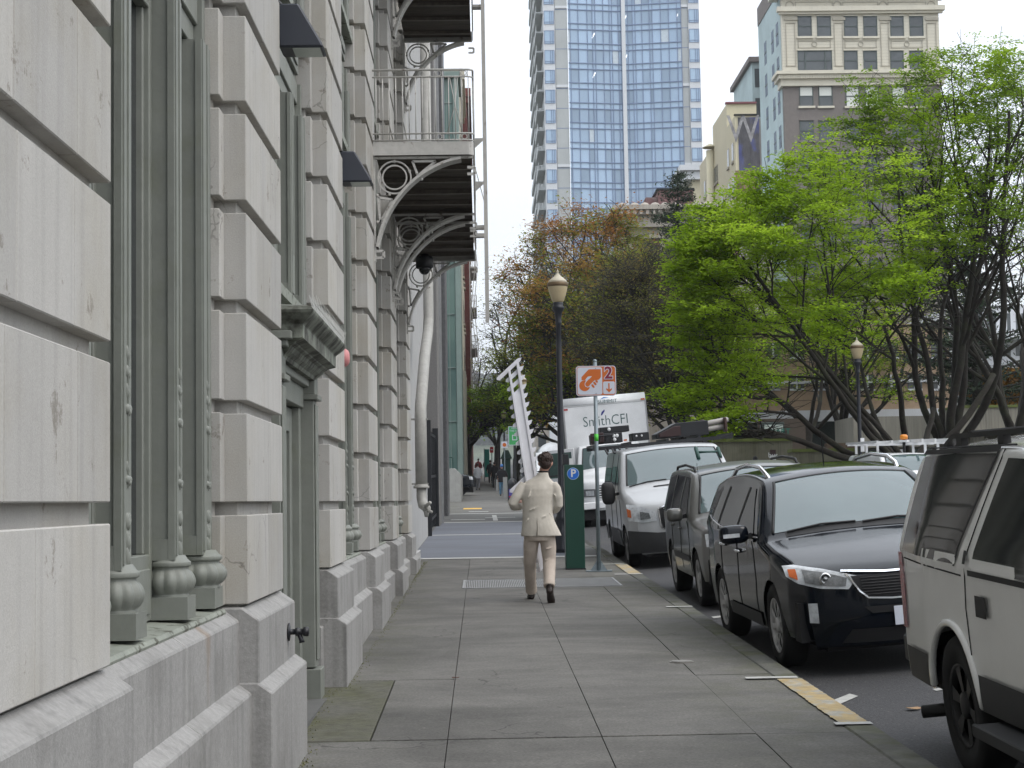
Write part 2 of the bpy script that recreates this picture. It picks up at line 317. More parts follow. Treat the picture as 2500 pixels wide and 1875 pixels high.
# pavement: slabs with open joints over a dark bed
def pave_mat(name, col, moss=1.0):
    m = mat(name, col, 0.88, var=0.16, vscale=2.2, bump=0.35, bscale=70, tint=0.05, col2=tuple(c*0.72 for c in col), c2scale=0.9, c2range=(0.48, 0.72), ystretch=(0.55, 1.6, 1), rvar=0.08, crack=(.42, .0035, .5, .53), grain=(45, .10), chips=(5.5, .635, (.05, .048, .042), .75))
    n = m.node_tree.nodes; l = m.node_tree.links; b = n['Principled BSDF']; src = b.inputs['Base Color'].links[0].from_socket
    t = n.new('ShaderNodeTexCoord'); s_ = n.new('ShaderNodeSeparateXYZ'); l.new(t.outputs['Object'], s_.inputs[0])
    # algae and grime grow along the wall and along the kerb
    a1 = n.new('ShaderNodeMapRange'); a1.inputs[1].default_value = -0.45; a1.inputs[2].default_value = -1.15; l.new(s_.outputs[0], a1.inputs[0])
    a2 = n.new('ShaderNodeMapRange'); a2.inputs[1].default_value = 1.1; a2.inputs[2].default_value = 2.2; l.new(s_.outputs[0], a2.inputs[0])
    mxm = n.new('ShaderNodeMath'); mxm.operation = 'MAXIMUM'; l.new(a1.outputs[0], mxm.inputs[0]); l.new(a2.outputs[0], mxm.inputs[1])
    nn = n.new('ShaderNodeTexNoise'); nn.inputs['Scale'].default_value = 1.7; nn.inputs['Detail'].default_value = 9; nn.inputs['Roughness'].default_value = 0.7
    l.new(t.outputs['Object'], nn.inputs[0]); r = n.new('ShaderNodeMapRange'); r.inputs[1].default_value = 0.42; r.inputs[2].default_value = 0.68; l.new(nn.outputs[0], r.inputs[0])
    mm = n.new('ShaderNodeMath'); mm.operation = 'MULTIPLY'; l.new(mxm.outputs[0], mm.inputs[0]); l.new(r.outputs[0], mm.inputs[1])
    m3 = n.new('ShaderNodeMath'); m3.operation = 'MULTIPLY'; l.new(mm.outputs[0], m3.inputs[0]); m3.inputs[1].default_value = 0.6*moss
    mx = n.new('ShaderNodeMix'); mx.data_type = 'RGBA'; l.new(m3.outputs[0], mx.inputs[0]); l.new(src, mx.inputs[6]); mx.inputs[7].default_value = (0.062, 0.066, 0.03, 1)
    nd = n.new('ShaderNodeTexNoise'); nd.inputs['Scale'].default_value = 0.55; nd.inputs['Detail'].default_value = 10; nd.inputs['Roughness'].default_value = .72; nd.inputs['Distortion'].default_value = .6
    l.new(t.outputs['Object'], nd.inputs[0]); rd = n.new('ShaderNodeMapRange'); rd.inputs[1].default_value = .35; rd.inputs[2].default_value = .65; rd.inputs[3].default_value = .72; rd.inputs[4].default_value = 1.22; l.new(nd.outputs[0], rd.inputs[0])
    vd = n.new('ShaderNodeVectorMath'); vd.operation = 'SCALE'; l.new(src, vd.inputs[0]); l.new(rd.outputs[0], vd.inputs['Scale']); l.new(vd.outputs[0], mx.inputs[6])
    # small pale litter and gum spots
    v = n.new('ShaderNodeTexVoronoi'); v.inputs['Scale'].default_value = 3.3; l.new(t.outputs['Object'], v.inputs[0])
    rr = n.new('ShaderNodeMapRange'); rr.inputs[1].default_value = 0.035; rr.inputs[2].default_value = 0.05; rr.inputs[3].default_value = 0.55; rr.inputs[4].default_value = 0; l.new(v.outputs[0], rr.inputs[0])
    mx2 = n.new('ShaderNodeMix'); mx2.data_type = 'RGBA'; l.new(rr.outputs[0], mx2.inputs[0]); l.new(mx.outputs[2], mx2.inputs[6]); mx2.inputs[7].default_value = (0.22, 0.21, 0.19, 1)
    # grain
    ng = n.new('ShaderNodeTexNoise'); ng.inputs['Scale'].default_value = 60; ng.inputs['Detail'].default_value = 3; l.new(t.outputs['Object'], ng.inputs[0])
    rg = n.new('ShaderNodeMapRange'); rg.inputs[1].default_value = 0.3; rg.inputs[2].default_value = 0.7; rg.inputs[3].default_value = 0.8; rg.inputs[4].default_value = 1.2; l.new(ng.outputs[0], rg.inputs[0])
    vm = n.new('ShaderNodeVectorMath'); vm.operation = 'SCALE'; l.new(mx2.outputs[2], vm.inputs[0]); l.new(rg.outputs[0], vm.inputs['Scale'])
    l.new(vm.outputs[0], b.inputs['Base Color']); return m
M_PAVE = pave_mat('pavement_concrete', (0.118, 0.114, 0.105))
M_MOSSY = mat('mossy_concrete', (0.096, 0.094, 0.078), 0.95, var=0.3, vscale=14, bump=0.5, bscale=60, col2=(0.076, 0.077, 0.044), c2scale=1.8, c2range=(0.42, 0.66))
M_BLUEP = mat('blue_grey_driveway', (0.118, 0.128, 0.150), 0.8, var=0.1, vscale=1.5, col2=(0.095, 0.10, 0.115), c2scale=0.4, c2range=(0.45, 0.7), ystretch=(0.4, 1.5, 1))
M_DRIVE = mat('driveway_grey', (0.105, 0.105, 0.10), 0.85, var=0.15, vscale=1.5, col2=(0.08, 0.08, 0.078), c2scale=0.4, ystretch=(0.4, 1.5, 1))
xl = [-1.32, -0.226, 0.70, 1.63, 2.206]
yj = [-20, -14, -8, -2.4, 3.2, 7.1, 9.95, 12.76, 24.1, 29.75]
b = MB(); rng = random.Random(3)
def slab(b, x0, x1, y0, y1, dz=0.0, th=0.09):
    p = [(x0,y0,GZ(y0)+dz),(x1,y0,GZ(y0)+dz),(x1,y1,GZ(y1)+dz),(x0,y1,GZ(y1)+dz)]
    i = [b.vert(q) for q in p] + [b.vert((q[0], q[1], q[2]-th)) for q in p]
    for q in ((0,1,2,3),(4,5,1,0),(5,6,2,1),(6,7,3,2),(7,4,0,3)): b.face([i[k] for k in q])
for j in range(len(yj)-1):
    for i in range(len(xl)-1):
        b.tint = rng.random()
        x0, x1, y0, y1 = xl[i]+0.0025, xl[i+1]-0.0025, yj[j]+0.009, yj[j+1]-0.009
        dz = rng.uniform(-0.003, 0.003)
        if i == 0 and abs(yj[j]-9.95) < .01: x0 = -0.684
        slab(b, x0, x1, y0, y1, dz)
# thin scored lines between the joints read as faint seams
tag(b.build('sidewalk', M_PAVE, bevel=0.002), kind='structure')
b = MB(); slab(b, -1.32, -0.696, 9.962, 12.748, 0.002); tag(b.build('mossy_slab', M_MOSSY, bevel=0.004), kind='structure')
b = MB()
for y0, y1 in ((-25, 4), (4, 10.2), (10.2, 12.5), (12.5, 18.3), (18.3, 24.3), (24.3, 27.4), (27.4, 33.0)):
    b.tint = rng.random(); slab(b, 2.208, CURB, y0+0.006, y1-0.006, 0.003, 0.3)
n_ = 10; c0 = (CURB-2.0, 33.0)
for k in range(n_):                       # the kerb turns in at the driveway
    a0, a1 = math.pi/2*k/n_*0.55, math.pi/2*(k+1)/n_*0.55
    pts = []
    for (r, a) in ((1.81, a0), (2.0, a0), (2.0, a1), (1.81, a1)):
        x, y = c0[0]+r*math.cos(a), c0[1]+r*math.sin(a); pts.append((x, y, GZ(y)+0.004))
    i = [b.vert(q) for q in pts]+[b.vert((q[0], q[1], q[2]-0.3)) for q in pts]
    for q in ((0,1,2,3),(4,5,1,0),(5,6,2,1),(6,7,3,2),(7,4,0,3)): b.face([i[k2] for k2 in q])
for y0, y1 in ((60, 75), (75, 90), (90, 110), (110, 160), (160, 260)): slab(b, 2.208, CURB, y0, y1-0.01, 0.003, 0.3)
tag(b.build('kerb', mat('kerb_concrete', (0.10, 0.10, 0.088), 0.9, var=0.3, vscale=6, bump=0.4, bscale=60, col2=(0.07, 0.075, 0.035), c2scale=2.5, c2range=(0.45, 0.7)), bevel=0.012), kind='structure')
tag(strip('sidewalk_bed', [-1.35, 2.35], [-25, 0, 30, 60, 82], lambda x, y: GZ(y)-0.035, M_DIRT), kind='structure')
# driveway crossing
def flat(name, x0, x1, y0, y1, dz, m, n=4, kind='structure', **k):
    b = MB()
    for q in range(n):
        a, c = y0+(y1-y0)*q/n, y0+(y1-y0)*(q+1)/n
        b.poly([(x0,a,GZ(a)+dz),(x1,a,GZ(a)+dz),(x1,c,GZ(c)+dz),(x0,c,GZ(c)+dz)])
    return tag(b.build(name, m), kind=kind)
flat('driveway', -1.6, 2.2, 29.75, 60, 0.0, M_DRIVE, 8)
flat('driveway_panel', -1.3, 1.9, 30.1, 40.3, 0.004, M_BLUEP, 5)
flat('driveway_panel', -1.3, 1.9, 40.6, 49.6, 0.004, M_BLUEP, 5)
M_MARK = mat('road_marking_white', (0.40, 0.40, 0.38), 0.7, var=0.2, vscale=10, col2=(0.2, 0.2, 0.19), c2scale=5, c2range=(0.55, 0.72))
M_YEL = mat('kerb_yellow_paint', (0.33, 0.25, 0.12), 0.8, var=0.25, vscale=12, col2=(0.27, 0.26, 0.22), c2scale=7, c2range=(0.46, 0.58))
b = MB()
def mk(x0, x1, y0, y1, dz=0.008):
    b.poly([(x0,y0,GZ(y0)+dz),(x1,y0,GZ(y0)+dz),(x1,y1,GZ(y1)+dz),(x0,y1,GZ(y1)+dz)])
for (y0, y1) in ((29.7, 30.05), (40.3, 40.62), (49.6, 50.1), (59.0, 59.6)): mk(-1.28, 2.1, y0, y1)
mk(-1.0, .1, 52.3, 52.8); mk(.1, 1.1, 54.0, 54.4); mk(.35, .5, 51, 57)
mk(-.5, .25, 61.8, 62.4)
tag(b.build('crossing_marking', M_MARK), kind='structure')
b = MB(); mk(-.75, .0, 66.0, 68.0); tag(b.build('yellow_marking', mat('bright_yellow', (0.6, 0.36, 0.05), 0.7)), kind='structure')
b = MB()
for (x0, x1, y) in ((1.97, 2.36, 12.44), (2.16, 2.39, 10.2), (2.09, 2.39, 18.8), (1.99, 2.34, 27.2), (1.97, 2.39, 24.6)): mk(x0, x1, y-.035, y+.035+.002*y, 0.012)
tag(b.build('parking_tick', M_MARK), kind='structure')
def ragged(x0, x1, y0, y1, dz, n=60, amp=0.006):
    bb = MB(); r = random.Random(5); L = [x0+r.uniform(-amp, amp) for _ in range(n+1)]; R = [x1+r.uniform(-amp, 0) for _ in range(n+1)]
    for k in range(n):
        a, c = y0+(y1-y0)*k/n, y0+(y1-y0)*(k+1)/n
        bb.poly([(L[k],a,GZ(a)+dz),(R[k],a,GZ(a)+dz),(R[k+1],c,GZ(c)+dz),(L[k+1],c,GZ(c)+dz)])
    return bb
tag(ragged(2.195, 2.385, 10.27, 12.38, 0.0085).build('kerb_paint', M_YEL), kind='structure')
tag(ragged(2.185, 2.385, 24.7, 27.1, 0.0085).build('kerb_paint', M_YEL), kind='structure')
b = MB()
def rmk(pts, dz=0.006): b.poly([(x, y, RZ(x, y)+dz) for x, y in pts])
rmk([(2.42, 11.9), (2.47, 11.75), (2.75, 12.15), (2.72, 12.3)]); rmk([(3.3, 12.05), (3.52, 12.1), (3.52, 12.2), (3.3, 12.15)]); rmk([(3.9, 11.8), (3.97, 11.8), (3.97, 11.95), (3.9, 11.95)])
rmk([(2.6, 18.6), (2.9, 18.7), (2.9, 18.85), (2.6, 18.8)])
tag(b.build('road_marking', M_MARK), kind='structure')
tag(strip('far_sidewalk', [12.6, 15.5], [-20, 0, 30, 60, 82, 100, 160, 260], lambda x, y: GZ(y)-0.02, M_PAVE), kind='structure')
# pavement beyond the driveway
tag(strip('sidewalk_beyond', [-3, 2.2], [60, 68, 75, 82, 91, 100, 130, 200, 300], lambda x, y: GZ(y), M_PAVE), kind='structure')
# grate, cover, litter
gr = empty('sidewalk_grate', (0.79, 23.1, GZ(23.1))); tag(gr, 'long metal ventilation grate set across the sidewalk beneath the walking man', 'grate')
b = MB()
for k in range(86):
    x = -0.245 + k*0.0245
    b.box(x, x+0.012, 22.36, 23.84, GZ(23.1)-0.02, GZ(23.1)+0.006)
M_GRATE = mat('galvanised_grate', (0.30, 0.30, 0.30), 0.5, metal=0.4, var=0.2, vscale=8)
bars = b.build('bars', M_GRATE, gr)
b = MB()
for (x0, x1, y0, y1) in ((-0.28, -0.25, 22.3, 23.9), (1.86, 1.89, 22.3, 23.9), (-0.25, 1.86, 22.3, 22.34), (-0.25, 1.86, 23.86, 23.9)): b.box(x0, x1, y0, y1, GZ(23.1)-0.03, GZ(23.1)+0.009)
b.box(-0.25, 1.86, 22.34, 23.86, GZ(23.1)-0.05, GZ(23.1)-0.035)
frm = b.build('frame', M_GRATE, gr)
for o in (bars, frm):                      # follow the slope of the pavement
    me = o.data
    for v in me.vertices: v.co.z += 0.01925*(v.co.y-23.1)+0.004
place_parent(gr)
b = MB(); b.lathe([(0.005, 0.009), (0.085, 0.009), (0.085, -0.02)], (1.63, 13.62, GZ(13.62)), 24)
b.lathe([(0.10, 0.004), (0.10, -0.02)], (1.63, 13.62, GZ(13.62)), 24)
tag(b.build('utility_cover', mat('worn_iron', (0.20, 0.19, 0.17), 0.5, metal=0.3, var=0.3, vscale=20)), 'small round metal utility cover set in the sidewalk near the kerb', 'utility cover')
M_LEAFL = mat('dry_leaf', (0.30, 0.19, 0.10), 0.8, var=0.3, vscale=20)
def litter(x, y, s, label, cat, m, z, name='leaf', seed=1):
    r = random.Random(seed); bb = MB(); pts = []
    for k in range(9):
        a = 2*math.pi*k/9; rr = s*(0.6+0.4*r.random()); pts.append((x+rr*math.cos(a)*1.3, y+rr*math.sin(a), z+0.012+r.uniform(0, .012)))
    c = bb.vert((x, y, z+0.02)); I = [bb.vert(p) for p in pts]
    for k in range(9): bb.face((c, I[k], I[(k+1) % 9]))
    J = [bb.vert((p[0], p[1], p[2]-.003)) for p in pts]
    for k in range(9): bb.face((I[k], J[k], J[(k+1) % 9], I[(k+1) % 9]))
    return tag(bb.build(name, m), label, cat)
litter(3.60, 10.35, 0.07, 'large tan fallen leaf on the asphalt, nearer the camera than the other', 'leaf', M_LEAFL, RZ(3.6, 10.35), seed=4)
litter(2.95, 11.35, 0.05, 'smaller brown fallen leaf on the asphalt beside the yellow kerb', 'leaf', M_LEAFL, RZ(2.95, 11.35), seed=9)
litter(-0.226, 12.74, 0.028, 'dark reddish stone chip lying where two sidewalk joints cross', 'stone chip', mat('red_brown', (0.07, 0.03, 0.02), 0.8), GZ(12.74), 'stone_chip', 6)
b = MB(); r_ = random.Random(8)
for (cx, cy) in ((-0.80, 8.62), (-0.775, 8.66)):
    b.poly([(cx+.03*math.cos(a)*r_.uniform(.5, 1), cy+.04*math.sin(a)*r_.uniform(.5, 1), GZ(cy)+.005+(.0015 if cy > 8.64 else 0)) for a in [k*math.pi/5 for k in range(10)]])
tag(b.build('red_survey_mark', mat('red_spray', (0.55, 0.06, 0.04), 0.8)), kind='structure')
# grit and moss gathered along the foot of the wall
b = MB(); r_ = random.Random(11); b.smooth = False
for k in range(1500):
    y = r_.uniform(7.3, 29); x = -1.03 + abs(r_.gauss(0, 0.035)) if not 9.7 < y < 12.35 else -1.15+abs(r_.gauss(0, .05)); s_ = r_.uniform(0.003, 0.009); z = GZ(y)
    p = [b.vert((x+s_*r_.uniform(-1.4, 1.4), y+s_*r_.uniform(-1.4, 1.4), z)) for _ in range(3)]+[b.vert((x, y, z+s_*1.3))]
    b.face((p[0], p[1], p[3])); b.face((p[1], p[2], p[3])); b.face((p[2], p[0], p[3]))
tag(b.build('grit', mat('grit_moss', (0.12, 0.12, 0.06), 0.95, var=0.5, vscale=30)), kind='stuff')
# ---------------------------------------------------------------- left building
stone = empty('stone_building', (-1.3, 3, 0)); tag(stone, 'pale rusticated stone building with green-grey window frames along the sidewalk', 'building')
XF, XRc, XS = -1.15, -1.205, -1.26
PIER_W, BAY = 1.41, 4.4
PIERS = [3.70 + BAY*k for k in range(-3, 6)]              # near edges of the piers
ZTOP = 20.0
def blocks(b, x, y0, y1, z0, z1, step, rr, depth=0.9, ret=True):
    """courses of blocks with open joints; each course cut by thin vertical joints"""
    z = z0; k = 0
    while z < z1-0.2:
        h = min(0.435, z1-z)
        w_ = y1-y0; cuts = []
        if w_ > 0.5:
            n = rr.choice((1, 1, 2)) if w_ > 1 else 1
            cuts = sorted([y0+w_*(q+rr.uniform(0.35, 0.65))/n if n > 1 else y0+w_*rr.uniform(0.25, 0.75) for q in range(n)])
        ys = [y0]+cuts+[y1]
        for a, c in zip(ys[:-1], ys[1:]):
            b.tint = rr.random()
            if c < y1: b.mi = 1; b.box(x-depth+.01, x-.0035, c-.004, c+.004, z+.003, z+h-.003); b.mi = 0
            b.box(x-depth, x+rr.uniform(-.001, .001), a+(0.0022 if a > y0 else 0), c-(0.0022 if c < y1 else 0), z, z+h)
        z += 0.5; k += 1
def pier(y0, zlo=1.13, zhi=ZTOP, seed=1):
    rr = random.Random(seed); b = MB(); y1 = y0+PIER_W
    blocks(b, XF, y0, y1, zlo, zhi, 0, rr, 0.30)
    b.tint = 0.4; b.box(XRc, XRc-0.24, y0+0.045, y1-0.045, zlo-0.1, zhi)
    # stepped outer margins towards the openings
    for (a, c) in ((y0-0.14, y0-0.003), (y1+0.003, y1+0.14)):
        blocks(b, XS, a, c, zlo, zhi, 0, rr, 0.45)
        b.tint = 0.4; b.box(XS-0.05, XS-0.44, min(a, c)+0.04, max(a, c)-0.0, zlo-0.1, zhi)
    b.tint = 0.5; b.box(XS-0.42, XS-0.75, y0-0.1, y1+0.1, zlo-0.1, zhi)
    return b.build('pier', [M_STONE, M_DIRT], stone, bevel=0.0045)
def plinth(y0, y1, xo_u=-1.09, xo_l=-1.025, seed=1, right_cut=None):
    """two granite tiers with sloping tops"""
    rr = random.Random(seed); b = MB()
    def tier(xf, a, c, zb, zf, zt, xt, nseg):
        L = c-a; ys = [a+L*k/nseg for k in range(nseg+1)]
        for p, q in zip(ys[:-1], ys[1:]):
            b.tint = rr.random(); e = 0.0025
            b.prism([(xf, zb), (xf, zf), (xt, zt), (xt-0.3, zt), (xt-0.3, zb)], 1, p+(e if p > a else 0), q-(e if q < c else 0))
    tier(xo_u, y0, y1, 0.74, 1.055, 1.115, xo_u-0.085, max(1, round((y1-y0)/1.4)))
    tier(xo_l, y0-0.02*(xo_u == -1.09), y1+0.02*(xo_u == -1.09), min(0, GZ(y0))-0.3, 0.705, 0.755, xo_u-0.006, max(1, round((y1-y0)/1.2)))
    return b.build('plinth', M_GRANITE, stone, bevel=0.006)
for k, y0 in enumerate(PIERS):
    door_side = None
    pier(y0, seed=k+10)
    plinth(y0-0.06, y0+PIER_W+0.06, seed=k+40)

def colonnette(b, y0, y1, xf, xb, z0, z1, base=True):
    """squared colonnette: light front face, panelled flank, reeded front, leaf carving, gadrooned bulb and block"""
    yc = (y0+y1)/2; w_ = y1-y0
    zb = z0 + (0.25 if base else 0)
    b.box(xb, xf-0.006, y0+0.012, y1-0.012, zb, z1)
    b.box(xf-0.018, xf-0.0, y0+0.02, y1-0.02, zb+0.02, z1)         # raised front fillet
    b.box(xf-0.03, xf+0.006, yc-0.012, yc+0.012, zb+0.3, z1)
    # flank panel frames (stile strips) facing the camera and away
    for s_, yy in ((-1, y0), (1, y1)):
        ya, yb_ = (yy, yy+0.014) if s_ < 0 else (yy-0.014, yy)
        b.box(xf-0.035, xf-0.0065, ya, yb_, zb, z1-0.002)
        b.box(xb+0.0, xb+0.022, ya, yb_, zb, z1-0.002)
        b.box(xb+0.023, xf-0.036, ya, yb_, zb, zb+0.09)
    if base:
        b.smooth = True
        R = min(0.12, max(0.085, w_*0.6))
        prof = []
        for i in range(9):
            t = i/8; prof.append((R*(0.80+0.30*math.sin(math.pi*(t*0.9+0.05))), 0.105+0.105*t))
        b.lathe([(R*0.9, 0.095)]+prof+[(R*0.84, 0.218), (R*0.96, 0.225), (R*0.96, 0.24), (R*0.84, 0.25), (R*0.7, 0.27)],
                (xf-0.05, yc, z0), 60, mod=lambda a, z: (0.95+0.11*abs(math.sin(a*6))) if 0.11 < z < 0.208 else 1)
        b.smooth = False
        b.box(xf-0.16, xf+0.05, yc-R*1.0, yc+R*1.0, z0, z0+0.095)
        b.smooth = True                                             # leaves, buds and beads up the front
        for (zz, r1, r2) in ((0.30, .016, .05), (0.36, .016, .045), (0.43, .018, .04), (0.58, .022, .022), (0.63, .012, .028), (0.84, .022, .026), (0.91, .013, .035), (0.98, .016, .03), (1.05, .013, .035)):
            for q in (-1, 1): b.ellipsoid((xf-0.002, yc+q*w_*0.10, z0+zz), (r1*.7, r1*.75, r2*.8), 8, 6)
            b.ellipsoid((xf+0.002, yc, z0+zz-.012), (r1*.6, r1*.6, r2*.6), 8, 6)
        b.smooth = False
M_SILL = mat('peeling_green_sill', (0.22, 0.235, 0.20), 0.6, var=0.15, vscale=6, col2=(0.07, 0.07, 0.05), c2scale=14, c2range=(0.55, 0.62), bump=0.3, bscale=25)
def window(ya, yb, z0, z1, cols=True, base=True):
    """three-light window filling the opening ya..yb; returns its frame, panes and colonnettes as one part with sub-parts"""
    L = yb-ya; b = MB()
    xg = -1.452
    c1, c2 = ya+L*0.280, ya+L*0.322
    d1, d2 = ya+L*0.652, ya+L*0.714
    lights = [(ya+0.28, c1), (c2, d1), (d2, yb-0.25)]
    # outer jamb boards and head
    b.box(-1.62, -1.33, ya, ya+0.06, z0, z1); b.box(-1.62, -1.33, yb-0.06, yb, z0, z1)
    b.box(-1.62, -1.355, ya+0.0605, yb-0.0605, z1-0.16, z1); b.box(-1.62, -1.375, ya+0.061, yb-0.061, z1-0.27, z1-0.161)
    for (p, q) in lights:
        # sash frame inside each light
        b.box(xg-0.06, xg+0.05, p+0.001, p+0.05, z0+0.02, z1-0.272); b.box(xg-0.06, xg+0.05, q-0.05, q-0.001, z0+0.02, z1-0.272)
        b.box(xg-0.06, xg+0.028, p+0.0505, p+0.085, z0+0.3, z1-0.36); b.box(xg-0.06, xg+0.028, q-0.085, q-0.0505, z0+0.3, z1-0.36)
        b.box(xg-0.06, xg+0.049, p+0.051, q-0.051, z0+0.02, z0+0.299); b.box(xg-0.06, xg+0.049, p+0.051, q-0.051, z1-0.359, z1-0.273)
        b.box(xg-0.0, xg+0.058, p+0.07, q-0.07, z0+0.05, z0+0.24)
    fr = b.build('window', M_GREEN, stone, bevel=0.004)
    g = MB(); g.box(xg-0.05, xg, ya+0.1, yb-0.1, z0+0.1, z1-0.3); g.build('pane', M_GLASSD, fr)
    s_ = MB(); s_.prism([(-1.245, z0-0.04), (-1.235, z0-0.012), (-1.245, z0+0.003), (-1.5, z0+0.018), (-1.5, z0-0.03)] if base else [(-1.27, z0-0.08), (-1.27, z0-0.01), (-1.5, z0+0.018), (-1.5, z0-0.08)], 1, ya+0.002, yb-0.002)
    s_.build('sill', M_SILL, fr)
    for (p, q) in ((ya+0.005, ya+0.26), (c1-0.01, c2+0.0), (d1+0.0, d2), (yb-0.25, yb-0.005)):
        if q-p < 0.15: p, q = (p+q)/2-0.08, (p+q)/2+0.08
        c = MB(); colonnette(c, p, q, -1.30, -1.46, z0+0.02, z1-0.28, base); c.build('colonnette', M_GREEN, fr, bevel=0.003)
    return fr
def spandrel(ya, yb, z0, z1):
    b = MB(); b.box(-1.62, -1.37, ya, yb, z0, z1); b.box(-1.368, -1.34, ya+0.12, yb-0.12, z0+0.05, z1-0.05)
    n = 5
    for k in range(n):
        a = ya+0.2+(yb-ya-0.4)*k/n; b.box(-1.339, -1.325, a, a+(yb-ya-0.4)/n-0.05, z0+0.09, z1-0.09)
    return b.build('spandrel', M_GREEN, stone, bevel=0.004)
for k, y0 in enumerate(PIERS[:-1]):
    ya, yb = y0+PIER_W+0.14, y0+BAY-0.14
    is_door = abs(y0-8.10) < 0.01
    if not is_door:
        plinth(ya-0.10, yb+0.10, -1.187, -1.124, seed=k+70)
    if y0 < 3.0 and y0 > -6: zs = [(1.115, 3.83)]
    elif y0 < 3.8: zs = [(1.115, 4.12), (4.42, 6.6), (6.9, 9.6)]
    elif is_door: zs = [(3.05, 4.80), (5.15, 6.10), (6.45, 9.2)]
    else: zs = [(1.115, 4.80), (5.15, 6.10), (6.45, 9.2)]
    if y0 < -6: zs = []
    for (a, c) in zs: window(ya, yb, a, c, base=(a < 2))
    top = zs[0][0] if zs else 1.1
    for (a, c), (d, e) in zip(zs[:-1], zs[1:]): spandrel(ya, yb, c, d-0.08)
    b = MB(); zt = zs[-1][1] if zs else 1.1
    b.box(-1.66, -1.38, ya, yb, zt, ZTOP); b.build('spandrel', M_GREEN, stone)
# core wall behind everything, and the smooth flank past the last pier
b = MB(); b.box(-6, -1.7, -9.5, 27.0, -0.5, ZTOP+0.5); b.build('core_wall', M_STONE, stone)
b = MB(); b.prism([(27.16, -.2), (40.0, 0.2), (40.0, ZTOP), (27.16, ZTOP)], 0, -1.9, -1.315)
b.prism([(27.17, -.2), (27.17, 1.06), (28.3, 1.06), (28.3, -.2)], 0, -1.9, -1.19)
b.prism([(27.2, -.1), (27.2, .76), (29.3, .76), (29.3, -.1)], 0, -1.9, -1.10)
M_FLANK = mat('pale_render', (0.36, 0.36, 0.355), 0.8, var=0.08, vscale=1.5, streak=0.2)
b.build('side_wall', M_FLANK, stone, bevel=0.01)
# ------------- door in the second bay
ya, yb = 8.10+PIER_W+0.14, 12.5-0.14
dy0, dy1 = 9.85, 12.0
b = MB()
b.box(-1.6, -1.33, ya, dy0-0.02, -0.1, 3.05); b.box(-1.6, -1.33, dy1+0.02, yb, -0.1, 3.05)      # flanking boards
b.box(-1.6, -1.34, dy0-0.0, dy1+0.0, 2.42, 3.04)
door = b.build('door', M_GREEN, stone, bevel=0.004)
def pilas(y0, y1):
    p = MB(); p.box(-1.45, -1.20, y0, y1, 0.45, 2.36); p.box(-1.199, -1.185, y0+.03, y1-.03, 0.5, 2.33)
    p.box(-1.45, -1.16, y0-.015, y1+.015, 0.0, 0.44)
    p.box(-1.45, -1.165, y0-.03, y1+.03, 2.361, 2.40); p.box(-1.45, -1.19, y0, y1, 2.401, 2.56)
    p.box(-1.45, -1.15, y0-.05, y1+.05, 2.561, 2.60); p.box(-1.45, -1.12, y0-.08, y1+.08, 2.601, 2.65)
    p.build('pilaster', M_GREEN, door, bevel=0.005)
pilas(dy0-.02, dy0+.20); pilas(dy1-.20, dy1+.02)
p = MB(); p.box(-1.5, -1.29, dy0+.205, dy0+.33, 0.05, 2.30); p.box(-1.5, -1.29, dy1-.33, dy1-.205, 0.05, 2.30)
p.box(-1.5, -1.27, dy0+.205, dy1-.205, 2.301, 2.45); p.box(-1.5, -1.23, dy0+.21, dy1-.21, 2.451, 2.60)
p.box(-1.5, -1.34, dy0+.335, dy0+.47, 0.05, 2.29); p.box(-1.5, -1.34, dy1-.47, dy1-.335, 0.05, 2.29)
p.box(-1.5, -1.34, dy0+.47, dy1-.47, 0.05, 0.42); p.box(-1.5, -1.34, dy0+.47, dy1-.47, 2.12, 2.29)
p.build('frame', M_GREEN, door, bevel=0.004)
p = MB(); p.box(-1.5, -1.375, dy0+.47, dy1-.47, 0.42, 2.12); gl = p.build('pane', M_GLASSD, door)
# red vertical lettering film on the door glass
M_RED = mat('red_lettering', (0.45, 0.05, 0.06), 0.5)
p = MB(); rr = random.Random(2)
zz = 1.86
for k in range(13):
    h = 0.035; p.box(-1.374, -1.371, 10.98, 11.06+rr.choice((0, .04, .08)), zz-h, zz)
    if rr.random() < .6: p.box(-1.374, -1.371, 11.07, 11.10, zz-h-.012, zz-.004)
    zz -= 0.052 if k not in (2, 6) else 0.10
p.build('door_lettering', M_RED, gl)
hd = MB()                                                    # cornice hood
XH = -0.975
def ring(prof):   # prof: (outset, z) lofted round three sides
    for (o0, z0_), (o1, z1_) in zip(prof[:-1], prof[1:]):
        A = [(-1.40, dy0-o0, z0_), (-1.40+(o0+.0)*1.0+.0, dy0-o0, z0_)]
        def corners(o, z):
            z = 2.50+(z-2.44)*.76; o *= .90
            return [(-1.36, dy0+.12-o, z), (-1.22+o, dy0+.12-o, z), (-1.22+o, dy1-.12+o, z), (-1.36, dy1-.12+o, z)]
        a, c = corners(o0, z0_), corners(o1, z1_)
        for i in range(3): hd.poly([a[i], a[i+1], c[i+1], c[i]])
    a = corners(*prof[0]); hd.poly(a[::-1]); c = corners(*prof[-1]); hd.poly(c)
ring([(0.03, 2.44), (0.04, 2.47), (0.07, 2.50), (0.09, 2.535), (0.115, 2.55), (0.12, 2.56), (0.17, 2.58), (0.18, 2.585), (0.18, 2.69), (0.185, 2.70), (0.20, 2.715), (0.22, 2.735), (0.245, 2.765), (0.255, 2.78), (0.26, 2.80), (0.24, 2.83), (0.0, 2.88)])
M_MOULD = mat('mouldy_green_paint', (0.20, 0.215, 0.18), 0.75, var=0.2, vscale=10, col2=(0.035, 0.034, 0.026), c2scale=6, c2range=(0.42, 0.62), bump=0.5, bscale=30, streak=0.35)
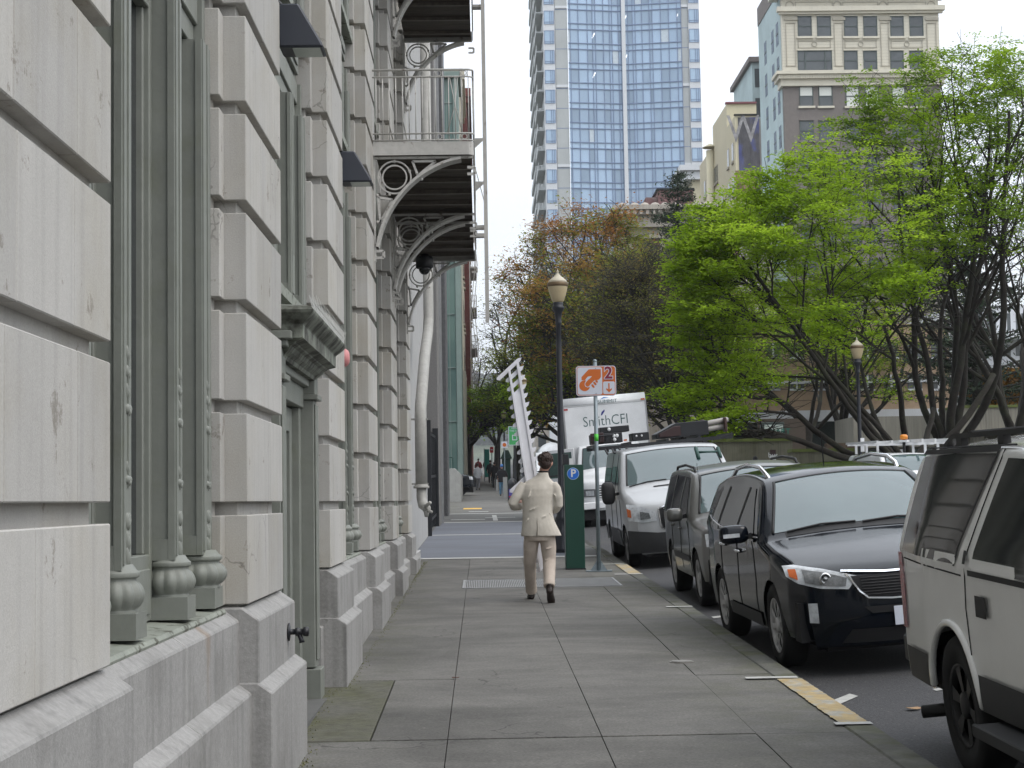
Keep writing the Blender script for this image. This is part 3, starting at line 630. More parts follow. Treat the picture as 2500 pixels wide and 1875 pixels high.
hood = hd.build('hood', M_MOULD, door)
sp = MB(); n = 26                                            # bird spikes along the hood edge
for k in range(n):
    y = dy0+.0+(dy1-dy0)*k/(n-1)
    for q in (-1, 0, 1): sp.tube([(-1.0, y, 2.775), (-1.0+0.022*q, y+0.012*q, 2.87)], [0.003, 0.0015], 4)
sp.box(-1.02, -0.99, dy0-.05, dy1+.05, 2.772, 2.779)
sp.build('bird_spikes', mat('spike_steel', (0.5, 0.5, 0.48), 0.4, metal=0.5), hood)
p = MB(); p.box(-1.5, -1.12, dy0+.2, dy1-.2, -.1, GZ(11)-.0+.02); p.build('threshold', M_DRIVE, door)
# granite cheek either side of the doorway
for (a, c) in ((8.10+PIER_W+.0, 8.10+PIER_W+.2), (12.3, 12.5)):
    p = MB(); p.box(-1.7, -1.20, a, c, -.2, .70); p.box(-1.7, -1.27, a+.01, c-.01, .701, 1.05); p.build('plinth', M_GRANITE, stone, bevel=.008)
place_parent(stone)
# ------------- wall lamps, pink disc, hose tap, pipe, siamese
def wall_lamp(y, z, label):
    r = empty('wall_lamp', (-1.2, y, z))
    b = MB(); pr = [(-0.0, 0.0), (0.27, 0.0), (0.255, 0.035), (0.12, 0.27), (0.02, 0.27), (-0.02, 0.25)]
    b.prism([(x-1.18, z+zz) for x, zz in pr], 1, y, y+0.24)
    h = b.build('housing', mat('navy_grey_metal', (0.03, 0.034, 0.045), 0.45, var=0.1), r, bevel=0.012)
    b = MB(); b.box(-1.10, -0.935, y+0.02, y+0.22, z-0.004, z-0.0005); b.build('lens', mat('frosted_lens', (0.45, 0.5, 0.46), 0.25, var=0.1), r)
    b = MB(); b.tube([(-1.30, y+0.05, z+0.30), (-1.23, y+0.05, z+0.33), (-1.17, y+0.05, z+0.27)], 0.016, 8); b.box(-1.30, -1.19, y+0.05, y+0.2, z+0.05, z+0.22)
    b.build('bracket', M_BLACK, r, bevel=.004)
    place_parent(r); return tag(r, label, 'wall lamp', 'wedge lamps on the stone facade')
wall_lamp(9.72, 4.36, 'dark wedge-shaped wall lamp above the doorway, the nearer and larger of two')
wall_lamp(14.10, 4.40, 'dark wedge-shaped wall lamp farther along the facade, just before the balcony')
b = MB(); b.smooth = True
b.X = Matrix.Translation((-1.17, 14.06, 2.86)) @ Matrix.Rotation(math.pi/2, 4, 'Y')
b.lathe([(0.004, 0.055), (0.04, 0.052), (0.062, 0.042), (0.078, 0.02), (0.08, 0.0), (0.08, -0.03)], (0,0,0), 24)
tag(b.build('alarm_bell', mat('faded_pink', (0.50, 0.20, 0.20), 0.5, var=0.1)), 'faded pink round bell on the wall just past the door hood', 'alarm bell')
tp = empty('hose_tap', (-1.09, 9.30, 0.905)); tag(tp, 'black metal hose tap on the grey granite base beside the door', 'hose tap')
b = MB(); b.smooth = True; b.X = Matrix.Translation((-1.09, 9.22, 0.905)) @ Matrix.Rotation(math.pi/2, 4, 'Y')
b.lathe([(0.03, 0.0), (0.05, 0.004), (0.05, 0.01), (0.016, 0.014), (0.016, 0.04), (0.024, 0.045), (0.024, 0.06), (0.018, 0.065), (0.018, 0.085), (0.026, 0.087), (0.026, 0.115), (0.01, 0.118)], (0,0,0), 18)
b.build('valve_body', M_BLACK, tp)
b = MB(); b.smooth = True; b.tube([(-1.03, 9.22, 0.90), (-1.015, 9.22, 0.86), (-1.012, 9.22, 0.845)], [0.013, 0.014, 0.017], 10); b.build('spout', M_BLACK, tp)
place_parent(tp)
M_PIPE = mat('old_white_pipe_paint', (0.30, 0.295, 0.275), 0.6, var=0.14, vscale=6, col2=(0.08, 0.07, 0.06), c2scale=7, c2range=(0.68, 0.72))
pp = empty('standpipe', (-1.02, 27.8, 1.5)); tag(pp, 'fat chipped off-white vertical pipe with an offset bend on the wall', 'pipe')
b = MB(); b.smooth = True
b.tube([(-1.02, 27.9, 1.85), (-1.02, 27.9, 3.1), (-1.02, 28.1, 3.28), (-1.0, 29.9, 4.3), (-0.99, 31.6, 4.9), (-0.985, 31.9, 5.2), (-0.985, 31.9, 12)], 0.10, 18)
b.build('pipe', M_PIPE, pp)
b = MB(); b.smooth = True
b.lathe([(0.10, 0.0), (0.135, 0.0), (0.135, 0.04), (0.115, 0.045), (0.115, 0.07)], (-1.02, 27.9, 1.84), 18)
b.tube([(-1.02, 27.9, 1.86), (-1.02, 27.88, 1.68), (-0.99, 27.8, 1.56), (-0.93, 27.68, 1.50)], [.085, .085, .09, .07], 14)
b.ellipsoid((-0.93, 27.66, 1.5), (.075, .06, .075), 12, 8); b.tube([(-0.95, 27.62, 1.53), (-0.86, 27.5, 1.60)], .03, 8); b.tube([(-0.93, 27.62, 1.48), (-0.84, 27.5, 1.44)], .028, 8)
b.tube([(-0.93, 27.62, 1.45), (-0.93, 27.6, 1.36)], [.05, .03], 8)
b.build('elbow_valve', M_PIPE, pp)
b = MB()
for zz in (1.9, 3.0): b.box(-1.32, -0.9, 27.86, 27.94, zz, zz+.03)
b.build('clamp', M_PIPE, pp)
place_parent(pp)
# ---------------------------------------------------------------- fire escape
fe = empty('fire_escape', (-0.6, 18, 5.46)); tag(fe, 'white iron fire escape balconies with scrolled brackets and dark plank floors', 'fire escape')
FX0, FX1 = -1.15, -0.03
def arc_pts(cx, cz, r, a0, a1, n): return [(cx+r*math.cos(a0+(a1-a0)*k/n), cz+r*math.sin(a0+(a1-a0)*k/n)) for k in range(n+1)]
def ringxz(b, cx, cz, r, w_, y0, y1, n=28):
    for k in range(n):
        a, c = 2*math.pi*k/n, 2*math.pi*(k+1)/n
        P = lambda rr, t, y: (cx+rr*math.cos(t), y, cz+rr*math.sin(t))
        b.poly([P(r, a, y0), P(r-w_, a, y0), P(r-w_, c, y0), P(r, c, y0)]); b.poly([P(r, a, y1), P(r, c, y1), P(r-w_, c, y1), P(r-w_, a, y1)])
        b.poly([P(r, a, y0), P(r, c, y0), P(r, c, y1), P(r, a, y1)]); b.poly([P(r-w_, a, y0), P(r-w_, a, y1), P(r-w_, c, y1), P(r-w_, c, y0)])
def bracket(y, zt, full=True, m=None):
    """wall plate, arched rib, rings, triangles, drip loops under a platform whose underside is zt"""
    b = MB(); H = 1.08
    b.box(FX0+.001, FX0+.022, y-.02, y+.02, zt-H-.10, zt)                       # wall plate
    b.box(FX0+.023, FX1-.01, y-.02, y+.02, zt-.028, zt-.002)                    # top bar
    n = 22; pts = []
    for k in range(n+1):
        a = math.pi/2*k/n; t = k/n; pts.append((FX0+.05+(FX1-.14-FX0-.05)*(.78*(1-math.cos(a))+.22*t), zt-H+.06+(H-.10)*(.78*math.sin(a)+.22*t)))
    for (x0, z0_), (x1, z1_) in zip(pts[:-1], pts[1:]):
        b.poly([(x0, y-.05, z0_), (x1, y-.05, z1_), (x1, y+.17, z1_), (x0, y+.17, z0_)])
        dx, dz = -(z1_-z0_), (x1-x0); L = math.hypot(dx, dz); dx, dz = dx/L*.03, dz/L*.03
        b.poly([(x0+dx, y+.17, z0_+dz), (x1+dx, y+.17, z1_+dz), (x1+dx, y-.05, z1_+dz), (x0+dx, y-.05, z0_+dz)])
        b.poly([(x0, y-.05, z0_), (x0+dx, y-.05, z0_+dz), (x1+dx, y-.05, z1_+dz), (x1, y-.05, z1_)])
        b.poly([(x0, y+.17, z0_), (x1, y+.17, z1_), (x1+dx, y+.17, z1_+dz), (x0+dx, y+.17, z0_+dz)])
    cx, cz = FX0+.235, zt-.235
    ringxz(b, cx, cz, .19, .016, y-.015, y+.015); ringxz(b, cx, cz, .142, .016, y-.015, y+.015)
    def tri(P3):
        for p, q in zip(P3, P3[1:]+P3[:1]): b.bar((p[0], y, p[1]), (q[0], y, q[1]), .026, .014, (0, 1, 0))
    tri([(cx+.20, zt-.055), (cx+.46, zt-.055), (cx+.26, zt-.215)])
    tri([(FX0+.05, cz-.22), (FX0+.21, cz-.25), (FX0+.07, cz-.50)])
    b.smooth = True
    for (x, z) in ((cx-.18, cz), (cx, cz+.18), (cx+.165, cz+.07), (cx+.12, cz-.13), (cx+.245, cz+.05), (cx+.30, cz-.02), (cx+.42, cz+.09), (FX0+.04, cz-.20), (FX0+.04, cz-.50), (FX0+.12, cz-.50), (FX0+.20, cz-.34), (cx-.06, cz-.19)):
        b.ellipsoid((x, y, z), (.018, .018, .02), 8, 6)
    b.smooth = False
    for (x, z) in ((FX0+.02, zt-H+.02), (FX1-.075, zt-.13)):                       # squared drip loops
        for p, q in (((0, 0), (.085, 0)), ((.085, 0), (.085, -.075)), ((.085, -.075), (0, -.075))): b.bar((x+p[0], y, z+p[1]), (x+q[0], y, z+q[1]), .03, .014, (0, 1, 0))
    b.build('bracket', m or M_IRON, fe)
def platform(zb, y0, y1, rail=True):
    b = MB(); y = y0+.05
    while y < y1-.1:
        b.tint = random.random(); b.box(FX0+.01, FX1-.035, y, y+.235, zb+.06, zb+.10); y += .25
    b.build('plank_floor', M_WOOD, fe)
    y = y0+.12; mj = bpy.data.materials.get('joist_iron') or mat('joist_iron', (0.15, 0.13, 0.11), 0.7, var=.3, vscale=10)
    while y < y1-.05:
        b = MB(); b.box(FX0+.01, FX1-.036, y-.025, y+.025, zb+.006, zb+.012); b.box(FX0+.01, FX1-.036, y-.004, y+.004, zb+.0125, zb+.0585); b.build('joist', mj, fe); y += .75
    # fascia: near end, outer side with rounded corner, far end
    b = MB(); R = .07; path = [(FX0+.001, y0)]+[(FX1-R+R*math.sin(a), y0+R-R*math.cos(a)) for a in [math.pi/2*k/6 for k in range(7)]]+[(FX1, y1-.02)]
    for (x0, ya), (x1, yb_) in zip(path[:-1], path[1:]):
        b.poly([(x0, ya, zb), (x1, yb_, zb), (x1, yb_, zb+.15), (x0, ya, zb+.15)])
        L = math.hypot(x1-x0, yb_-ya); nx, ny = -(yb_-ya)/L*.012, (x1-x0)/L*.012
        b.poly([(x0+nx, ya+ny, zb+.15), (x1+nx, yb_+ny, zb+.15), (x1+nx, yb_+ny, zb), (x0+nx, ya+ny, zb)])
        b.poly([(x0+nx, ya+ny, zb), (x1+nx, yb_+ny, zb), (x1, yb_, zb), (x0, ya, zb)]); b.poly([(x0+nx, ya+ny, zb+.15), (x0, ya, zb+.15), (x1, yb_, zb+.15), (x1+nx, yb_+ny, zb+.15)])
    b.box(FX0+.01, FX1-.015, y1-.02, y1, zb, zb+.15)
    b.build('fascia', M_IRON, fe)
    if not rail: return
    b = MB()
    def rail_line(z, r):
        b.tube([(x, y, z) for x, y in path], r, 6)
    b.smooth = True
    for z, r in ((.96, .013), (.88, .010), (.24, .010), (.165, .010)): rail_line(zb+z, r)
    for k in range(15):
        x = FX0+.04+k*.0735; b.tube([(x, y0, zb+.165), (x, y0, zb+.88)], .0065, 5)
    y = y0+.15
    while y < y1-.05: b.tube([(FX1, y, zb+.165), (FX1, y, zb+.88)], .0065, 4); y += .12
    for x in (FX0+.74, FX1-.10): 
        for z in (.92, .2025): ringxz(b, x, zb+z, .032, .008, y0-.006, y0+.006, 14)
    for x in (FX0+.70, FX0+.78, FX1-.14, FX1-.06): 
        b.tube([(x, y0, zb+.165), (x, y0, zb+.24)], .006, 4); b.tube([(x, y0, zb+.88), (x, y0, zb+.96)], .006, 4)
    xm = FX1-.2; b.tube([(xm-.09, y0, zb+.24), (xm, y0, zb+.56), (xm-.06, y0, zb+.88)], .005, 4); b.tube([(xm+.08, y0, zb+.24), (xm, y0, zb+.56), (xm+.03, y0, zb+.88)], .005, 4)
    b.build('railing', M_IRON, fe)
platform(5.46, 18.0, 26.0); platform(9.02, 18.0, 26.0)
for y in (18.07, 21.72, 22.38, 25.95): bracket(y, 5.458)
for y in (18.07, 22.2, 25.95): bracket(y, 9.018)
b = MB(); X0 = 0.125
for yy in (23.8, 24.22): b.bar((X0, yy, 4.25), (X0, yy, 10.2), .03, .055, (1, 0, 0))
z = 4.5
while z < 10.1: b.bar((X0, 23.8, z), (X0, 24.22, z), .02, .02); z += .3
for z in (5.5, 5.62): b.box(FX1+.002, X0-.02, 23.95, 24.1, z, z+.05)
for z in (8.95, 9.15): b.box(FX1+.002, X0-.02, 23.95, 24.1, z, z+.04)
b.bar((FX1+.005, 24.0, 6.55), (X0, 24.0, 5.95), .012, .012)
b.build('drop_ladder', M_IRON, fe)
for z in (6.3, 6.95):
    b = MB(); b.prism([(FX1+.003, z-.12), (X0-.02, z), (X0-.02, z+.03), (FX1+.003, z+.03)], 1, 23.99, 24.01); b.build('gusset', M_IRON, fe)
place_parent(fe)
cctv = empty('security_camera', (-0.83, 25.2, 5.3)); tag(cctv, 'black dome security camera hanging beneath the lower fire escape floor', 'security camera')
b = MB(); b.smooth = True
b.lathe([(.07, .14), (.075, .11), (.125, .10), (.135, .06), (.135, -.06), (.12, -.085), (.10, -.09)], (-0.83, 25.2, 5.30), 20); b.build('housing', M_BLACK, cctv)
b = MB(); b.smooth = True; b.ellipsoid((-0.83, 25.2, 5.215), (.092, .092, .10), 18, 10); b.build('dome', M_GLASSD, cctv)
place_parent(cctv)
# ---------------------------------------------------------------- street lamps, signs, parking post
M_LPOST = mat('navy_black_cast_iron', (0.012, 0.014, 0.020), 0.42, var=0.15, vscale=6, coat=0.1)
M_GLOBE = mat('amber_lamp_globe', (0.42, 0.345, 0.215), 0.35, var=0.08, vscale=4)
M_CAP = mat('lamp_cap_cream', (0.43, 0.39, 0.30), 0.45, var=0.1)
M_BAND = mat('lamp_band_bronze', (0.13, 0.09, 0.05), 0.4, metal=0.3)
def make_lamp():
    r = empty('street_lamp', (0, 0, 0)); b = MB(); b.smooth = True
    b.lathe([(.21, 0), (.21, .08), (.185, .12), (.185, .34), (.16, .42), (.135, .50), (.12, .62), (.13, .66), (.10, .70), (.078, .95), (.085, .99), (.066, 1.02), (.058, 2.2), (.052, 3.9), (.047, 4.36), (.062, 4.38), (.062, 4.42), (.055, 4.46), (.075, 4.60), (.118, 4.68), (.125, 4.71), (.09, 4.735), (.10, 4.77), (.095, 4.80), (.06, 4.81)],
            (0,0,0), 24, mod=lambda a, z: 1+(0.035*math.cos(a*12) if z < 4.3 else 0))
    b.build('post', M_LPOST, r)
    b = MB(); b.smooth = True
    b.lathe([(.09, 4.80), (.115, 4.83), (.145, 4.92), (.175, 5.02), (.19, 5.10), (.19, 5.12)], (0,0,0), 24); b.build('globe', M_GLOBE, r)
    b = MB(); b.smooth = True
    b.lathe([(.196, 5.105), (.205, 5.115), (.205, 5.175), (.196, 5.185)], (0,0,0), 24); b.build('band', M_BAND, r)
    b = MB(); b.smooth = True
    b.lathe([(.19, 5.18), (.17, 5.225), (.11, 5.275), (.06, 5.315), (.05, 5.335), (.028, 5.35), (.02, 5.38), (.027, 5.395), (.012, 5.42), (.003, 5.45)], (0,0,0), 24); b.build('cap', M_CAP, r)
    return r
lamp0 = make_lamp()
LAMPS = [(1.53, 31.4, 1.0, 'nearest street lamp, tall navy-black post with amber acorn globe behind the green parking post'),
         (1.70, 66, 1.0, 'second street lamp up the left sidewalk, its amber globe showing beside the white picket rack'),
         (1.66, 116, 1.0, 'third street lamp up the left sidewalk, small and black before the green tree'),
         (1.62, 142, 1.0, 'farthest street lamp of the left sidewalk row'),
         (10.36, 44.6, .93, 'street lamp across the road, standing in front of the big green tree and its branches'),
         (12.1, 96, 1.0, 'distant street lamp across the road, by the dark brown tree trunk above the van roof')]
for k, (x, y, s_, lab) in enumerate(LAMPS):
    o = lamp0 if k == 0 else copy_tree(lamp0)
    o.location = (x, y, (GZ(y))); o.scale = (s_, s_, s_); tag(o, lab, 'street lamp', 'acorn-globe street lamps')
# round double-globe lamp far right in front of the golden hedge
b = empty('park_lamp', (25.7, 82, 4.1)); tag(b, 'short park lamp with white twin globes before the golden-brown hedge', 'park lamp')
m_ = MB(); m_.smooth = True; m_.lathe([(.16, 0), (.16, .9), (.2, 1.0), (.2, 1.9), (.26, 2.25), (.2, 2.4)], (25.7, 82, 4.1), 12); m_.build('post', M_LPOST, b)
for q in (-.19, .19):
    m_ = MB(); m_.smooth = True; m_.ellipsoid((25.7+q, 82, 6.78), (.2, .2, .26), 12, 8); m_.build('globe', M_WHITE, b)
place_parent(b)
# green parking post with blue P badge
M_PGREEN = mat('dark_green_powdercoat', (0.006, 0.046, 0.030), 0.35, var=0.08, vscale=2, col2=(0.004, 0.030, 0.020), c2scale=1.0)
pk = empty('parking_post', (1.47, 26.1, GZ(26.1))); tag(pk, 'dark green rectangular parking meter post with a blue P badge', 'parking post')
g0 = GZ(26.1)
b = MB(); b.box(1.318, 1.622, 26.0, 26.35, g0, g0+1.66); b.build('cabinet', M_PGREEN, pk, bevel=.008)
b = MB(); b.box(1.31, 1.63, 25.995, 26.355, g0-.02, g0+.025); b.build('base', M_BLACK, pk)
b = MB(); b.box(1.30, 1.39, 26.06, 26.3, g0+1.661, g0+1.83); b.build('head', M_BLACK, pk, bevel=.006)
b = MB(); b.box(1.40, 1.46, 26.02, 26.06, g0+1.661, g0+1.76); b.build('receipt_tab', M_WHITE, pk)
b = MB(); b.X = face_cam(1.455, 25.999, g0+1.515) ; b.lathe([(.096, -.001), (.096, .003), (.09, .004)], (0,0,0), 32); b.build('badge_ring', mat('pale_blue_ring', (.35, .48, .62), .4), pk)
b = MB(); b.X = face_cam(1.455, 25.994, g0+1.515) ; b.lathe([(.087, -.001), (.087, .002)], (0,0,0), 32); bd = b.build('badge', mat('parking_blue', (0.01, 0.13, 0.55), .35), pk)
text_mesh('letter', 'P', 0.17, M_WHITE, face_cam(1.458, 25.988, g0+1.517), bd, .001, offset=.004)
place_parent(pk)
# orange pay-parking sign
sg = empty('parking_sign', (1.80, 25.5, GZ(25.5))); tag(sg, 'orange and white two hour pay parking sign, hand dropping a coin, on a galvanised pole', 'parking sign')
g0 = GZ(25.5); M_GALV = mat('galvanised_steel', (0.21, 0.25, 0.27), 0.5, metal=0.4, var=0.15, vscale=14)
b = MB(); b.smooth = True; b.tube([(1.80, 25.5, g0+.02), (1.80, 25.5, g0+3.26)], .031, 14); b.ellipsoid((1.80, 25.5, g0+3.27), (.036, .036, .03), 12, 6)
b.build('pole', M_GALV, sg)
b = MB(); b.box(1.60, 2.0, 25.42, 25.6, g0+.0, g0+.018); b.build('base_plate', M_GALV, sg)
for q in (-1, 1):
    b = MB(); b.prism([(1.80+q*.03, g0+.019), (1.80+q*.13, g0+.019), (1.80+q*.03, g0+.17)], 1, 25.495, 25.505); b.build('gusset', M_GALV, sg)
b = MB(); b.smooth = True; b.tube([(1.80, 25.5, g0+2.02), (1.80, 25.5, g0+2.13)], .0325, 14); b.build('sticker', mat('lime_sticker', (.08, .50, .05), .5), sg)
K = .625/1155.; SX, SZ, SYY = 1.80+.012, 3.45, 25.46
def Q(x, y): return (SX+(x-858)*K, SZ-(y-825)*K)
def rrect(x0, y0, x1, y1, r, n=6):
    P = []
    for (cx, cy, a0) in ((x1-r, y0+r, -math.pi/2), (x1-r, y1-r, 0), (x0+r, y1-r, math.pi/2), (x0+r, y0+r, math.pi)):
        for k in range(n+1): a = a0+math.pi/2*k/n; P.append((cx+r*math.cos(a), cy+r*math.sin(a)))
    return P
M_SWHITE = mat('sign_white', (.52, .55, .62), .45, var=.03); M_SORANGE = mat('sign_orange', (.50, .115, .012), .5, var=.03); M_SRED = mat('sign_maroon', (.19, .008, .035), .5, var=.03)
def layer(name, pts, m, lv, th=.0012, parent=None):
    b = MB(); y = SYY-lv*.0016; b.prism([Q(*p) for p in pts][::-1], 1, y, y-th); return b.build(name, m, parent or panel)
b = MB(); b.prism([Q(*p) for p in rrect(280, 390, 1435, 1262, 90)][::-1], 1, SYY+.004, SYY); panel = b.build('panel', M_SWHITE, sg)
layer('border', rrect(303, 412, 1412, 1240, 75), M_SORANGE, 1)
layer('field', rrect(320, 430, 1035, 1222, 62), M_SWHITE, 2)
layer('field', rrect(1058, 850, 1395, 1210, 45), M_SWHITE, 2)
layer('hand', [(650, 490), (1000, 490), (1000, 700), (985, 740), (940, 790), (900, 800), (830, 800), (690, 940), (660, 985), (610, 998), (560, 975), (540, 930), (550, 880), (745, 690), (650, 690), (610, 710), (560, 770), (545, 800), (440, 800), (435, 715)], M_SORANGE, 3)
layer('coin', [(525+157*math.cos(2*math.pi*k/28), 962+157*math.sin(2*math.pi*k/28)) for k in range(28)], M_SORANGE, 3.2)
layer('outline', [(575, 800), (830, 800), (700, 960), (665, 1002), (608, 1014), (550, 990), (522, 930), (535, 872)], M_SWHITE, 4)
layer('thumb', [(640, 780), (830, 780), (820, 800), (690, 925), (655, 975), (608, 993), (563, 970), (541, 925), (553, 880)], M_SORANGE, 4.8)
for (cx, cy, L) in ((765, 975, 62), (820, 900, 62), (872, 840, 46)):
    c_, s_ = math.cos(.9), math.sin(.9); P = []
    for k in range(16):
        a = 2*math.pi*k/16; u, v = L*math.cos(a)*1.05, 32*math.sin(a); P.append((cx+u*c_-v*s_, cy+u*s_+v*c_))
    layer('finger', P, M_SORANGE, 3.2)
layer('arrow', [(1205, 900), (1245, 900), (1245, 1080), (1310, 1040), (1310, 1085), (1228, 1165), (1145, 1085), (1145, 1040), (1205, 1080)], M_SORANGE, 3)
text_mesh('numeral', '2', .262, M_SWHITE, face_cam(*[Q(1218, 612)[0], SYY-.0045, Q(1218, 612)[1]]), panel, .0004, offset=.016)
text_mesh('numeral', '2', .262, M_SRED, face_cam(*[Q(1218, 612)[0], SYY-.0062, Q(1218, 612)[1]]), panel, .0004, offset=.006)
text_mesh('word', 'HOURS', .033, M_SRED, face_cam(*[Q(1212, 808)[0], SYY-.0045, Q(1212, 808)[1]]), panel, .0004, sx=1.2)
for yy in (465, 1190):
    b = MB(); x_, z_ = Q(852, yy); b.X = face_cam(x_, SYY-.006, z_); b.lathe([(.008, -.001), (.006, .004)], (0,0,0), 8); b.build('bolt', M_GALV, panel)
place_parent(sg)
# ---- things farther up the sidewalk
def simple(name, label, cat, loc, parts, group=None):
    r = empty(name, loc); 
    for (pn, fn, m) in parts:
        b = MB(); fn(b); b.build(pn, m, r)
    place_parent(r); return tag(r, label, cat, group)
M_SGREEN = mat('sign_green', (.05, .33, .10), .5); M_SRED2 = mat('traffic_red', (.45, .02, .03), .5); M_CONC = mat('light_concrete', (.30, .30, .285), .85, var=.12, vscale=3, streak=.15)
g = at(1257, 1215, 84); gz = GZ(84)
def pole(x, y, z0, z1, r=.045): return lambda b: b.tube([(x, y, z0), (x, y, z1)], r, 8)
p1, p2 = at(1241, 1041, 84), at(1272, 1087, 84)
sgn = simple('banner_sign', 'green and white sign on a black pole behind the white picket rack', 'sign', (g.x, 84, gz), [
    ('pole', pole(p2.x-.32, 84.1, gz, p1.z+.1, .07), M_BLACK),
    ('panel', lambda b: b.box(p1.x, p2.x, 84.0, 84.03, p2.z, p1.z), M_SGREEN),
    ('border', lambda b: [b.box(p1.x, p2.x, 83.985, 83.998, p1.z-.03, p1.z), b.box(p1.x, p2.x, 83.985, 83.998, p2.z, p2.z+.03), b.box(p1.x, p1.x+.03, 83.985, 83.998, p2.z+.031, p1.z-.031), b.box(p2.x-.03, p2.x, 83.985, 83.998, p2.z+.031, p1.z-.031)], M_SWHITE),
    ('emblem', lambda b: [b.box((p1.x+p2.x)/2-.13, (p1.x+p2.x)/2+.13, 83.98, 83.996, p2.z+.26, p2.z+.30), b.box((p1.x+p2.x)/2-.13, (p1.x+p2.x)/2+.13, 83.98, 83.996, p2.z+.50, p2.z+.54), b.box((p1.x+p2.x)/2-.13, (p1.x+p2.x)/2-.09, 83.98, 83.996, p2.z+.301, p2.z+.499), b.box((p1.x+p2.x)/2+.09, (p1.x+p2.x)/2+.13, 83.98, 83.996, p2.z+.301, p2.z+.499)], M_SWHITE)])
M84 = Matrix.Translation((0,0,0))
text_mesh('lettering', 'PARK\nTHE DAY', .13, M_SWHITE, face_cam((p1.x+p2.x)/2, 83.985, p1.z-.17), sgn.children[1], .001); place_parent(sgn)
q1, q2 = at(1224, 1078, 100), at(1239, 1094, 100)
sg2 = simple('small_parking_sign', 'small distant orange and white parking sign on a thin pole', 'parking sign', (q1.x, 100, GZ(100)), [
    ('pole', pole((q1.x+q2.x)/2, 100.05, GZ(100), q1.z+.05, .03), M_GALV),
    ('panel', lambda b: b.box(q1.x, q2.x, 100, 100.02, q2.z, q1.z), M_SWHITE),
    ('emblem', lambda b: (setattr(b, 'X', face_cam((q1.x+q2.x)/2+.0, 99.99, (q1.z+q2.z)/2)), b.lathe([(.12, 0), (.12, .005)], (0,0,0), 12)), M_SORANGE)])
q3, q4 = at(1196, 1091, 118), at(1205, 1105, 118)
simple('no_entry_sign', 'tiny distant red and white no-entry sign above the sidewalk crowd', 'road sign', (q3.x, 118, GZ(118)), [
    ('pole', pole((q3.x+q4.x)/2, 118.05, GZ(118), q3.z, .03), M_GALV),
    ('panel', lambda b: b.box(q3.x, q4.x, 118, 118.02, q4.z, q3.z), M_SRED2),
    ('bar', lambda b: b.box(q3.x+.06, q4.x-.06, 117.97, 117.99, (q3.z+q4.z)/2-.03, (q3.z+q4.z)/2+.03), M_SWHITE)])
# litter bin / newspaper boxes / planters by the kerb
M_PURP = mat('purple_panel', (.06, .05, .22), .5)
bx0, bx1 = at(1240, 1215, 80), at(1263, 1215, 80); bz = GZ(80)
simple('litter_bin', 'black domed litter bin with a purple and red lower panel', 'litter bin', (bx0.x, 80, bz), [
    ('body', lambda b: b.box(bx0.x, bx1.x, 80, 80.5, bz, bz+.85), M_BLACK),
    ('dome', lambda b: (setattr(b, 'smooth', True), b.ellipsoid(((bx0.x+bx1.x)/2, 80.25, bz+.85), ((bx1.x-bx0.x)/2, .25, .3), 14, 8)), M_BLACK),
    ('panel', lambda b: b.box(bx0.x+.05, bx1.x-.03, 79.98, 79.998, bz+.16, bz+.62), M_PURP),
    ('panel_stripe', lambda b: b.box(bx0.x+.05, bx1.x-.03, 79.96, 79.979, bz+.22, bz+.27), M_SRED2)])
simple('newspaper_box', 'small red newspaper box just behind the elbow of the walking man', 'newspaper box', (bx1.x+.1, 78, bz), [
    ('cabinet', lambda b: b.box(bx1.x+.0, bx1.x+.40, 78, 78.4, GZ(78)+.35, GZ(78)+.8), M_SRED2), ('leg', lambda b: b.box(bx1.x+.12, bx1.x+.28, 78.1, 78.3, GZ(78), GZ(78)+.349), M_BLACK)])
pl0, pl1 = at(1229, 1205, 88), at(1239, 1205, 88)
simple('planter', 'pale concrete planter block next to the black litter bin', 'planter', (pl0.x, 88, GZ(88)), [('box', lambda b: b.box(pl0.x, pl1.x, 88, 89, GZ(88), GZ(88)+1.1), M_CONC)])
pl2, pl3 = at(1211, 1190, 104), at(1217, 1190, 104)
simple('planter', 'farther and slimmer pale concrete planter at the kerb beyond the man in black', 'planter', (pl2.x, 104, GZ(104)), [('box', lambda b: b.box(pl2.x, pl3.x, 104, 105, GZ(104), GZ(104)+1.1), M_CONC)])
k0, k1 = at(1222, 1125, 108), at(1250, 1125, 108)
simple('kiosk', 'dark green pitched kiosk standing at the kerb beyond the green sign', 'kiosk', (k0.x, 108, GZ(108)), [
    ('body', lambda b: b.box(k0.x+.1, k1.x-.1, 108, 109.2, GZ(108)+.2, GZ(108)+2.0), M_PGREEN),
    ('roof', lambda b: b.prism([(k0.x, GZ(108)+2.01), (k1.x, GZ(108)+2.01), ((k0.x+k1.x)/2+.15, GZ(108)+2.55), ((k0.x+k1.x)/2-.15, GZ(108)+2.55)], 1, 107.8, 109.4), M_PGREEN)])
t0, t1 = at(1183, 1097, 135), at(1195, 1140, 135)
simple('awning_banner', 'narrow teal upright banner far up the sidewalk', 'banner', (t0.x, 135, GZ(135)), [('cloth', lambda b: b.box(t0.x, t1.x, 135, 135.05, GZ(135)+.35, t0.z), mat('teal_cloth', (.02, .22, .18), .7)), ('pole', pole(t0.x-.03, 135.1, GZ(135), t0.z+.1, .03), M_GALV)])
o0, o1 = at(1170, 998, 130), at(1204, 1004, 130)
